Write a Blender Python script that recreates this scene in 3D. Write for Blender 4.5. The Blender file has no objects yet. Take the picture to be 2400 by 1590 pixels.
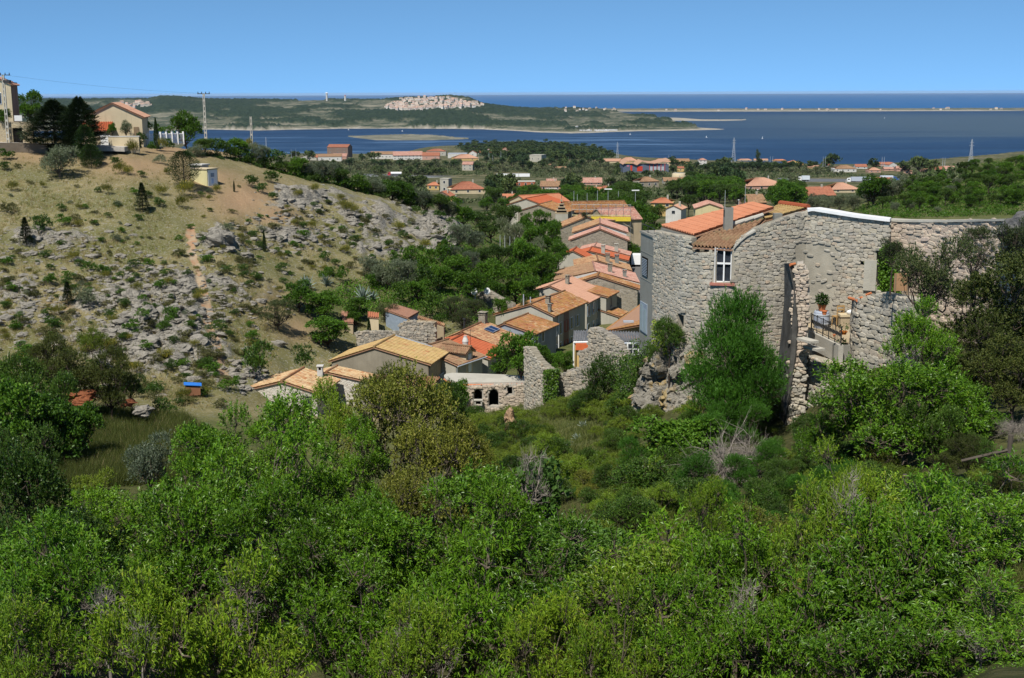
import bpy, math, random
import numpy as np
RNG = np.random.default_rng(7); random.seed(7)
S = bpy.context.scene; COL = S.collection
R_ = math.radians
# ---------------------------------------------------------------- camera
PITCH, ROLL, FPX = R_(11.26), R_(-0.22), 2897.0       # focal length in pixels of a 2400 px wide picture
Fw = np.array([0, math.cos(PITCH), -math.sin(PITCH)])
_r0 = np.array([1., 0, 0]); _u0 = np.array([0, math.sin(PITCH), math.cos(PITCH)])
Rt = _r0*math.cos(ROLL) + _u0*math.sin(ROLL)
Up = _u0*math.cos(ROLL) - _r0*math.sin(ROLL)
CAM = np.array([0., 0, 100.])
import mathutils
cd = bpy.data.cameras.new('camera'); cd.sensor_width = 36; cd.lens = 36*FPX/2400
cd.clip_start = .3; cd.clip_end = 200000
cam = bpy.data.objects.new('camera', cd); COL.objects.link(cam)
cam.matrix_world = mathutils.Matrix(((Rt[0], Up[0], -Fw[0], 0), (Rt[1], Up[1], -Fw[1], 0), (Rt[2], Up[2], -Fw[2], 100), (0, 0, 0, 1)))
S.camera = cam
# ---------------------------------------------------------------- sky, sun, exposure
SUN_EL, SUN_AZ = R_(56), R_(180+24)                   # azimuth from +Y towards +X: behind the camera, to its left
W = bpy.data.worlds.new('World'); S.world = W; W.use_nodes = True
SKYLIFT, SKYGAIN = .10, (1.82, 2.12, 1.68)
nt = W.node_tree; bg = nt.nodes['Background']
sky = nt.nodes.new('ShaderNodeTexSky'); sky.sky_type = 'NISHITA'; sky.sun_disc = False
sky.sun_elevation = SUN_EL; sky.sun_rotation = SUN_AZ; sky.altitude = 100
sky.air_density = 0.2; sky.dust_density = 0.0; sky.ozone_density = 6.0; sky.altitude = 0
# the pale band right at the horizon is kept narrow: look a little above the true elevation
tc = nt.nodes.new('ShaderNodeTexCoord'); sx = nt.nodes.new('ShaderNodeSeparateXYZ'); cx = nt.nodes.new('ShaderNodeCombineXYZ')
nt.links.new(tc.outputs['Generated'], sx.inputs[0])
z2 = nt.nodes.new('ShaderNodeMath'); z2.operation = 'MULTIPLY_ADD'; z2.inputs[1].default_value = .75; z2.inputs[2].default_value = SKYLIFT
nt.links.new(sx.outputs[2], z2.inputs[0]); nt.links.new(sx.outputs[0], cx.inputs[0]); nt.links.new(sx.outputs[1], cx.inputs[1]); nt.links.new(z2.outputs[0], cx.inputs[2]); nt.links.new(cx.outputs[0], sky.inputs[0])
gn = nt.nodes.new('ShaderNodeMixRGB'); gn.blend_type = 'MULTIPLY'; gn.inputs[0].default_value = 1; gn.inputs[2].default_value = (*SKYGAIN, 1)
nt.links.new(sky.outputs[0], gn.inputs[1]); nt.links.new(gn.outputs[0], bg.inputs[0]); bg.inputs[1].default_value = 0.118
sd = bpy.data.lights.new('sun', 'SUN'); sd.energy = 4.5; sd.angle = R_(.5); sd.color = (1, .95, .86)
sun = bpy.data.objects.new('sun', sd); COL.objects.link(sun)
sv = mathutils.Vector((math.sin(SUN_AZ)*math.cos(SUN_EL), math.cos(SUN_AZ)*math.cos(SUN_EL), math.sin(SUN_EL)))
sun.rotation_euler = sv.to_track_quat('Z', 'Y').to_euler(); sun.location = (-60, -60, 200)
vs = S.view_settings; vs.view_transform = 'Standard'; vs.look = 'None'; vs.exposure = 0.40; vs.gamma = 1
S.render.use_motion_blur = False
S.cycles.max_bounces = 5; S.cycles.diffuse_bounces = 2; S.cycles.glossy_bounces = 2
S.cycles.transmission_bounces = 3; S.cycles.transparent_max_bounces = 4; S.cycles.volume_bounces = 0
S.cycles.caustics_reflective = False; S.cycles.caustics_refractive = False
HAZE = 1.4e-5
# ---------------------------------------------------------------- pixel geometry of the survey
def ray(u, v):
    u = np.asarray(u, float); v = np.asarray(v, float)
    D = Fw*FPX + Rt*(u[..., None]-1200) - Up*(v[..., None]-795)
    return D/np.hypot(D[..., 0], D[..., 1])[..., None]
def P(u, v, d): return CAM + ray(u, v)*np.asarray(d, float)[..., None]
def proj(p):
    D = np.asarray(p, float)-CAM; w = D@Fw
    return 1200+FPX*(D@Rt)/w, 795-FPX*(D@Up)/w
# ---------------------------------------------------------------- noise
def _hash(i, j, s):
    h = (i.astype(np.int64)*374761393 + j.astype(np.int64)*668265263 + s*1274126177) & 0x7fffffff
    h = ((h ^ (h >> 13))*1274126177) & 0x7fffffff
    return ((h ^ (h >> 16)) & 0xffff)/65535.0
def vnoise(x, y, s=0):
    xi = np.floor(x); yi = np.floor(y); fx = x-xi; fy = y-yi
    fx = fx*fx*(3-2*fx); fy = fy*fy*(3-2*fy)
    a = _hash(xi, yi, s); b = _hash(xi+1, yi, s); c = _hash(xi, yi+1, s); d = _hash(xi+1, yi+1, s)
    return (a*(1-fx)+b*fx)*(1-fy)+(c*(1-fx)+d*fx)*fy
def fbm(x, y, s=0, o=4):
    t = 0; a = .5; k = 1.0
    for i in range(o): t = t+a*vnoise(x*k, y*k, s+i*17); a *= .5; k *= 2.03
    return t/(1-.5**o)
def sstep(a, b, x):
    t = np.clip((x-a)/(b-a), 0, 1); return t*t*(3-2*t)
# ---------------------------------------------------------------- mesh helpers
class MB:
    """collects vertices and faces, builds ONE mesh object"""
    def __init__(s): s.V = []; s.n = 0; s.F = []; s.M = []; s.UV = []
    def add(s, V, F, m=0, uv=None):
        V = np.asarray(V, float).reshape(-1, 3)
        F = [F] if isinstance(F, np.ndarray) else [np.asarray([f]) for f in F] if len(F) and np.ndim(F[0]) == 1 else F
        for a in F:
            s.F.append(np.asarray(a)+s.n); s.M.append(m)
            s.UV.append(None if uv is None else np.asarray(uv, float)[np.asarray(a)])
        s.V.append(V); s.n += len(V); return s
    def box(s, lo, hi, m=0):
        (a, b, c), (d, e, f) = lo, hi
        V = [(a, b, c), (d, b, c), (d, e, c), (a, e, c), (a, b, f), (d, b, f), (d, e, f), (a, e, f)]
        return s.add(V, np.array([(0, 3, 2, 1), (4, 5, 6, 7), (0, 1, 5, 4), (1, 2, 6, 5), (2, 3, 7, 6), (3, 0, 4, 7)]), m)
    def poly(s, pts, m=0):
        return s.add(pts, [list(range(len(pts)))], m)
    def prism(s, pts, vec, m=0):
        """extrude polygon along vec"""
        n = len(pts); a = np.asarray(pts, float); b = a+np.asarray(vec, float)
        V = np.vstack([a, b]); F = [list(range(n))[::-1], list(range(n, 2*n))]
        for i in range(n): j = (i+1) % n; F.append([i, j, n+j, n+i])
        return s.add(V, F, m)
    def tube(s, path, rad, k=6, m=0, cap=True):
        p = np.asarray(path, float); n = len(p); rad = np.broadcast_to(np.asarray(rad, float), (n,))
        t = np.gradient(p, axis=0); t /= np.linalg.norm(t, axis=1)[:, None]+1e-9
        up = np.where(np.abs(t[:, 2:3]) > .9, np.array([[1., 0, 0]]), np.array([[0, 0, 1.]]))
        a = np.cross(t, up); a /= np.linalg.norm(a, axis=1)[:, None]+1e-9; b = np.cross(t, a)
        an = np.arange(k)*2*math.pi/k
        V = p[:, None]+rad[:, None, None]*(a[:, None]*np.cos(an)[None, :, None]+b[:, None]*np.sin(an)[None, :, None])
        i = np.arange(n-1)[:, None]*k; j = np.arange(k)[None]; j2 = (j+1) % k
        Fq = np.stack([i+j, i+j2, i+k+j2, i+k+j], -1).reshape(-1, 4)
        s.add(V.reshape(-1, 3), Fq, m)
        if cap: s.F += [np.arange(k)[None]+s.n-k, np.arange(k)[::-1][None]+s.n-n*k]; s.M += [m, m]; s.UV += [None, None]
        return s
    def lathe(s, prof, k=16, c=(0, 0, 0), m=0):
        """profile [(r,z)]"""
        pr = np.asarray(prof, float); n = len(pr); an = np.arange(k)*2*math.pi/k
        V = np.stack([pr[:, None, 0]*np.cos(an)+c[0], pr[:, None, 0]*np.sin(an)+c[1], np.repeat(pr[:, 1:2], k, 1)+c[2]], -1)
        i = np.arange(n-1)[:, None]*k; j = np.arange(k)[None]; j2 = (j+1) % k
        s.add(V.reshape(-1, 3), np.stack([i+j, i+j2, i+k+j2, i+k+j], -1).reshape(-1, 4), m)
        s.F += [np.arange(k)[None]+s.n-k, np.arange(k)[::-1][None]+s.n-n*k]; s.M += [m, m]; s.UV += [None, None]
        return s
    def mesh(s, name, mats, smooth=False):
        me = bpy.data.meshes.new(name)
        V = np.vstack(s.V) if s.V else np.zeros((0, 3))
        me.vertices.add(len(V)); me.vertices.foreach_set('co', V.astype(np.float32).ravel())
        cnt = np.concatenate([np.full(len(a), a.shape[1]) for a in s.F]); loops = np.concatenate([a.ravel() for a in s.F])
        me.loops.add(len(loops)); me.loops.foreach_set('vertex_index', loops.astype(np.int32))
        me.polygons.add(len(cnt)); st = np.concatenate([[0], np.cumsum(cnt)[:-1]])
        me.polygons.foreach_set('loop_start', st.astype(np.int32))
        me.polygons.foreach_set('material_index', np.concatenate([np.full(len(a), m) for a, m in zip(s.F, s.M)]).astype(np.int32))
        me.polygons.foreach_set('use_smooth', np.full(len(cnt), smooth))
        if any(u is not None for u in s.UV):
            uvl = me.uv_layers.new(name='uv')
            uu = np.concatenate([np.zeros((a.size, 2)) if u is None else u.reshape(-1, 2) for a, u in zip(s.F, s.UV)])
            uvl.data.foreach_set('uv', uu.astype(np.float32).ravel())
        for m in (mats if isinstance(mats, (list, tuple)) else [mats]): me.materials.append(m)
        me.update(calc_edges=True); me.validate()
        return me
    def build(s, name, mats, parent=None, smooth=False, loc=None):
        o = bpy.data.objects.new(name, s.mesh(name, mats, smooth)); COL.objects.link(o)
        if parent is not None: o.parent = parent
        if loc is not None: o.location = loc
        return o
THINGS = []
def tag(o, label=None, cat=None, group=None, kind=None):
    if label: o['label'] = label
    if cat: o['category'] = cat
    if group: o['group'] = group
    if kind: o['kind'] = kind
    return o
def thing(name, label, cat, loc=(0, 0, 0), rz=0, group=None):
    o = bpy.data.objects.new(name, None); COL.objects.link(o); o.empty_display_size = .3
    o.location = [float(c) for c in loc]; o.rotation_euler = (0, 0, rz); return tag(o, label, cat, group)
def dup(root, loc, rz=0, sc=(1, 1, 1), label=None, cat=None, group=None):
    r = root.copy(); COL.objects.link(r); r.location = [float(c) for c in loc]; r.rotation_euler = (0, 0, rz); r.scale = sc
    for ch in list(root.children):
        c = ch.copy(); COL.objects.link(c); c.parent = r
        for g in list(ch.children):
            d = g.copy(); COL.objects.link(d); d.parent = c
    return tag(r, label, cat, group)
# ---------------------------------------------------------------- materials
class NB:
    def __init__(s, name, rough=.9, spec=.2):
        s.m = bpy.data.materials.new(name); s.m.use_nodes = True; s.t = s.m.node_tree
        s.p = s.t.nodes['Principled BSDF']; s.p.inputs['Roughness'].default_value = rough
        s.p.inputs['Specular IOR Level'].default_value = spec
    def n(s, typ, **kw):
        x = s.t.nodes.new('ShaderNode'+typ)
        for k, v in kw.items():
            if k in x.inputs: s.i(x.inputs[k], v)
            else: setattr(x, k, v)
        return x
    def i(s, sock, v):
        if isinstance(v, bpy.types.NodeSocket): s.t.links.new(v, sock)
        elif isinstance(v, bpy.types.Node): s.t.links.new(v.outputs[0], sock)
        else:
            if sock.type == 'RGBA' and len(v) == 3: v = (*v, 1)
            sock.default_value = v
    def pos(s): return s.n('NewGeometry').outputs['Position']
    def obj(s): return s.n('TexCoord').outputs['Object']
    def uv(s): return s.n('TexCoord').outputs['UV']
    def rnd(s): return s.n('NewGeometry').outputs['Random Per Island']
    def noise(s, vec, sc, det=3, rough=.55, dist=0):
        return s.n('TexNoise', Vector=vec, Scale=float(sc), Detail=float(det), Roughness=float(rough), Distortion=float(dist)).outputs[0]
    def ramp(s, fac, stops, interp='LINEAR'):
        r = s.n('ValToRGB'); s.i(r.inputs[0], fac); cr = r.color_ramp; cr.interpolation = interp
        while len(cr.elements) < len(stops): cr.elements.new(.5)
        for e, (p, c) in zip(cr.elements, stops): e.position = p; e.color = (*c, 1) if len(c) == 3 else c
        return r.outputs[0]
    def fac(s, fac, a, b): return s.ramp(fac, [(a, (0, 0, 0)), (b, (1, 1, 1))])
    def mix(s, f, a, b, mode='MIX'):
        x = s.n('MixRGB', blend_type=mode); s.i(x.inputs[0], f); s.i(x.inputs[1], a); s.i(x.inputs[2], b); return x.outputs[0]
    def math(s, op, a, b=0.0):
        x = s.n('Math', operation=op); s.i(x.inputs[0], a); s.i(x.inputs[1], b); return x.outputs[0]
    def vmul(s, vec, sc):
        x = s.n('VectorMath', operation='MULTIPLY'); s.i(x.inputs[0], vec); x.inputs[1].default_value = sc; return x.outputs[0]
    def attr(s, name): return s.n('Attribute', attribute_name=name).outputs['Fac']
    def bump(s, h, strength=.5, dist=.05):
        b = s.n('Bump', Height=h, Strength=strength, Distance=dist); s.t.links.new(b.outputs[0], s.p.inputs['Normal'])
    def out(s, col): s.i(s.p.inputs['Base Color'], col); return s.m
_MC = {}
def dk(c, k=.80): return tuple(x*k for x in c)
def plain(name, c, rough=.7, spec=.25, metal=0, var=.12):
    if name in _MC: return _MC[name]
    b = NB(name, rough, spec); b.p.inputs['Metallic'].default_value = metal
    n = b.noise(b.obj(), 3.0, 4)
    _MC[name] = b.out(b.mix(b.fac(n, .3, .75), tuple(x*(1-var) for x in c), tuple(min(1, x*(1+var)) for x in c))); return _MC[name]
def render_mat(name, c, stain=.35, sc=.6):
    """lime render: blotches, streaks running down, fine grain"""
    if name in _MC: return _MC[name]
    c = dk(c)
    b = NB(name, .92, .15); o = b.pos()
    n1 = b.noise(o, sc, 5, .6); st = b.noise(b.vmul(o, (3.0, 3.0, .25)), 1.0, 3); gr = b.noise(o, 14, 3)
    c2 = tuple(x*(1-stain) for x in c)
    col = b.mix(b.fac(n1, .35, .7), c2, c); col = b.mix(b.math('MULTIPLY', b.fac(st, .5, .75), .35), col, tuple(x*.6 for x in c))
    b.bump(gr, .35, .03); _MC[name] = b.out(col); return _MC[name]
def rubble_mat(name, mortar, stones, sc=3.2, thresh=.08, bumpd=.06):
    """stones in mortar as a texture, for walls too far to model stone by stone"""
    if name in _MC: return _MC[name]
    mortar = dk(mortar); stones = [dk(q) for q in stones]
    b = NB(name, .92, .15); o = b.vmul(b.pos(), (1, 1, 1.6))
    w = b.n('VectorMath', operation='ADD'); b.i(w.inputs[0], o)
    nz = b.n('TexNoise', Vector=o, Scale=2.5, Detail=2.0); b.i(w.inputs[1], b.vmul(nz.outputs['Color'], (.18, .18, .18)))
    vo = b.n('TexVoronoi', feature='F1', Vector=w.outputs[0], Scale=float(sc)); ve = b.n('TexVoronoi', feature='DISTANCE_TO_EDGE', Vector=w.outputs[0], Scale=float(sc))
    sep = b.n('SeparateColor', Color=vo.outputs['Color'])
    sc_ = b.ramp(sep.outputs[0], [(i/(len(stones)-1), c) for i, c in enumerate(stones)])
    m = b.fac(ve.outputs['Distance'], thresh*.5, thresh*1.3)
    col = b.mix(m, mortar, sc_); col = b.mix(b.math('MULTIPLY', b.fac(b.noise(b.pos(), .5, 4), .45, .7), .3), col, tuple(x*.55 for x in mortar))
    b.bump(m, .7, bumpd); _MC[name] = b.out(col); return _MC[name]
def tile_mat(name, cols, lichen=(.35, .17, .03), lam=0.0, tw=.24, th=.38, rough=.85):
    """barrel tiles: one colour per tile from the roof's own uv in metres, lichen in patches"""
    if name in _MC: return _MC[name]
    cols = [dk(q) for q in cols]; lichen = dk(lichen)
    b = NB(name, rough, .2); uv = b.uv()
    q = b.n('VectorMath', operation='DIVIDE'); b.i(q.inputs[0], uv); q.inputs[1].default_value = (tw, th, 1)
    fl = b.n('VectorMath', operation='FLOOR'); b.i(fl.inputs[0], q.outputs[0])
    wn = b.n('TexWhiteNoise', noise_dimensions='2D', Vector=fl.outputs[0]).outputs[0]
    big = b.noise(b.pos(), .55, 4)
    fc = b.math('ADD', b.math('MULTIPLY', wn, .6), b.math('MULTIPLY', b.fac(big, .3, .7), .4))
    col = b.ramp(fc, [(i/(len(cols)-1), c) for i, c in enumerate(cols)])
    if lam: col = b.mix(b.math('MULTIPLY', b.fac(b.noise(b.pos(), 1.3, 6, .7), .62-lam*.3, .70-lam*.2), .85), col, lichen)
    fr = b.n('VectorMath', operation='FRACTION'); b.i(fr.inputs[0], q.outputs[0]); sx = b.n('SeparateXYZ', Vector=fr.outputs[0])
    seam = b.fac(sx.outputs[1], .0, .14); col = b.mix(b.math('SUBTRACT', 1.0, b.math('ADD', seam, .55)), col, tuple(x*.45 for x in cols[0]))
    grime = b.fac(b.noise(b.pos(), 5, 3), .55, .8); col = b.mix(b.math('MULTIPLY', grime, .25), col, tuple(x*.5 for x in cols[0]))
    bl = b.noise(b.pos(), 1.1, 5, .7); col = b.mix(b.math('MULTIPLY', b.fac(bl, .46, .66), .5 if lam or len(cols) > 3 else .15), col, tuple(x*.5 for x in cols[0]))
    b.bump(seam, .5, .03); _MC[name] = b.out(col); return _MC[name]
def leaf_mat(name, c1, c2, c3=None, trans=.28, rough=.5, spec=.28, hv=.25):
    if name in _MC: return _MC[name]
    b = NB(name, rough-.04, spec*.7); r = b.rnd()
    stops = [(0, c1), (.8, c2)] + ([(1, c3)] if c3 else [])
    col = b.ramp(r, stops)
    n = b.noise(b.pos(), .35, 3); orr = b.n('ObjectInfo').outputs['Random']
    col = b.mix(b.math('MULTIPLY', b.fac(n, .35, .7), hv), col, tuple(x*.55 for x in c1))
    col = b.mix(b.math('MULTIPLY', orr, hv*.8), col, (c2[0]*1.25, c2[1]*1.05, c2[2]*.8))
    r2 = b.math('FRACT', b.math('MULTIPLY', orr, 7.31)); col = b.mix(1.0, col, b.ramp(r2, [(0, (.58, .62, .62)), (.5, (.95, .95, .95)), (1, (1.08, 1.06, 1.0))]), 'MULTIPLY')
    b.out(col)
    tr = b.n('BsdfTranslucent'); b.i(tr.inputs[0], b.mix(1.0, col, (1.25, 1.2, .55), 'MULTIPLY'))
    mx = b.n('MixShader'); mx.inputs[0].default_value = trans; b.i(mx.inputs[1], b.p.outputs[0]); b.i(mx.inputs[2], tr.outputs[0])
    b.t.links.new(mx.outputs[0], b.t.nodes['Material Output'].inputs[0]); _MC[name] = b.m; return b.m
def bark_mat(name, c):
    if name in _MC: return _MC[name]
    b = NB(name, .95, .1); o = b.obj(); n = b.noise(b.vmul(o, (9, 9, 2)), 1.5, 4)
    b.bump(n, .6, .03); _MC[name] = b.out(b.mix(b.fac(n, .35, .7), tuple(x*.5 for x in c), c)); return _MC[name]
def stone_mat(name, cols, lich=None):
    """one colour per modelled stone, mottled"""
    if name in _MC: return _MC[name]
    cols = [dk(q, .82) for q in cols]
    b = NB(name, .93, .12); col = b.ramp(b.rnd(), [(i/(len(cols)-1), c) for i, c in enumerate(cols)])
    n = b.noise(b.pos(), 9, 4, .65); col = b.mix(b.math('MULTIPLY', b.fac(n, .45, .7), .45), col, tuple(x*.5 for x in cols[0]))
    if lich: col = b.mix(b.math('MULTIPLY', b.fac(b.noise(b.pos(), 1.1, 5), .58, .68), .7), col, lich)
    st = b.noise(b.vmul(b.pos(), (.8, .8, .35)), 1.0, 5, .65); col = b.mix(b.math('MULTIPLY', b.fac(st, .50, .66), .55), col, tuple(x*.62 for x in cols[1])); wm = b.noise(b.pos(), .45, 4); col = b.mix(b.math('MULTIPLY', b.fac(wm, .46, .62), .3), col, (.36, .31, .24))
    b.bump(n, .5, .03); _MC[name] = b.out(col); return _MC[name]
def rock_mat(name, base=(.36, .35, .33), lich=None):
    if name in _MC: return _MC[name]
    base = dk(base, .9)
    b = NB(name, .93, .12); o = b.pos(); n1 = b.noise(o, 1.2, 6, .65); n2 = b.noise(b.vmul(o, (1, 1, 2.2)), 4.0, 5, .7, 1.2)
    col = b.ramp(n1, [(.25, tuple(x*.55 for x in base)), (.5, base), (.75, tuple(x*1.3 for x in base))])
    col = b.mix(b.math('MULTIPLY', b.fac(n2, .54, .64), .8), col, tuple(x*.28 for x in base))
    if lich: col = b.mix(b.math('MULTIPLY', b.fac(b.noise(o, .9, 5, .6), .55, .64), .75), col, lich)
    b.bump(n2, .8, .12); _MC[name] = b.out(col); return _MC[name]
TERRA = [(.30, .10, .045), (.42, .16, .075), (.50, .22, .11), (.46, .27, .16)]
T_old = tile_mat('tiles_weathered', [(.24, .11, .06), (.42, .22, .12), (.54, .36, .20), (.36, .15, .08), (.58, .46, .30)], (.42, .33, .17), .25)
T_pale = tile_mat('tiles_pale', [(.42, .17, .08), (.58, .38, .20), (.64, .50, .30), (.46, .22, .10), (.70, .58, .40)], (.50, .40, .22), .3)
T_ylw = tile_mat('tiles_straw', [(.46, .27, .10), (.50, .34, .15), (.55, .40, .20), (.46, .13, .055)], (.50, .36, .15), .6)
T_rust = tile_mat('tiles_rust_lichen', [(.22, .08, .04), (.42, .17, .075), (.48, .25, .11), (.30, .10, .055), (.56, .41, .25), (.46, .21, .09)], (.36, .20, .065), .6)
T_red = tile_mat('tiles_new_red', [(.42, .10, .045), (.50, .135, .06), (.46, .12, .055)])
T_redp = tile_mat('tiles_faded_red', [(.34, .13, .08), (.43, .18, .11), (.40, .15, .09), (.46, .22, .14)])
T_org = tile_mat('tiles_new_orange', [(.50, .19, .10), (.57, .24, .135), (.53, .21, .115)])
T_pink = tile_mat('tiles_pink', [(.50, .27, .18), (.57, .33, .23), (.54, .30, .20)])
T_brn = tile_mat('tiles_brown', [(.26, .14, .08), (.34, .20, .12), (.40, .25, .15), (.36, .18, .10)], (.33, .25, .14), .35)
T_rose = tile_mat('tiles_rose_mottled', [(.40, .16, .12), (.52, .27, .21), (.58, .38, .30), (.46, .20, .15)])
T_grey = tile_mat('tiles_grey', [(.16, .17, .19), (.22, .23, .25), (.28, .28, .29), (.20, .20, .21)])
M_cream = render_mat('render_cream', (.72, .60, .40), .12); M_white = render_mat('render_white', (.74, .72, .68), .15)
M_greyr = render_mat('render_grey', (.36, .32, .25), .3); M_lgrey = render_mat('render_light_grey', (.55, .52, .44), .22)
M_beige = render_mat('render_beige', (.52, .42, .28), .2); M_ochre = render_mat('render_ochre', (.68, .48, .20), .15)
M_brown = render_mat('render_brown', (.30, .21, .17), .25); M_blue = render_mat('render_blue_grey', (.36, .40, .46), .2)
M_conc = render_mat('concrete', (.33, .32, .28), .25); M_pconc = render_mat('pale_concrete', (.56, .53, .46), .18)
M_pinkr = render_mat('render_pink', (.62, .38, .30), .15)
M_rub = rubble_mat('rubble_texture', (.42, .36, .27), [(.24, .22, .19), (.38, .34, .27), (.46, .42, .36)], 3.4)
M_rubw = rubble_mat('white_pointed_rubble', (.70, .66, .58), [(.30, .24, .20), (.62, .57, .48), (.70, .66, .58), (.68, .62, .52), (.40, .32, .26)], 3.6, .11, .03)
M_rubp = rubble_mat('pink_rubble', (.60, .50, .40), [(.50, .38, .30), (.60, .48, .38), (.44, .36, .30)], 3.0)
M_glass = plain('dark_glass', (.03, .035, .045), .12, .6, var=0.3)
FARW = [plain('far_wall_'+n, c, .9, .05) for n, c in (('white', (.74, .70, .65)), ('cream', (.68, .62, .54)), ('pink', (.60, .52, .47)), ('buff', (.52, .47, .40)))]
FARR = [plain('far_roof_'+n, c, .9, .05) for n, c in (('rose', (.45, .31, .25)), ('tan', (.47, .36, .29)), ('salmon', (.47, .31, .24)), ('brown', (.34, .26, .21)))]
M_dark = plain('dark_interior', (.012, .011, .010), 1, 0)
M_wfr = plain('white_paint', (.74, .74, .73), .5, .3, var=.05); M_metal = plain('grey_metal', (.35, .37, .40), .4, .5, .6)
M_wood = plain('weathered_wood', (.22, .16, .10), .85, .1); M_dmet = plain('dark_iron', (.03, .03, .03), .6, .3)
M_zinc = plain('zinc', (.50, .53, .57), .45, .4, .3); M_shut = plain('blue_grey_shutter', (.25, .30, .36), .6, .2)
M_rshut = plain('dark_red_shutter', (.22, .04, .03), .6, .2)
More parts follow.
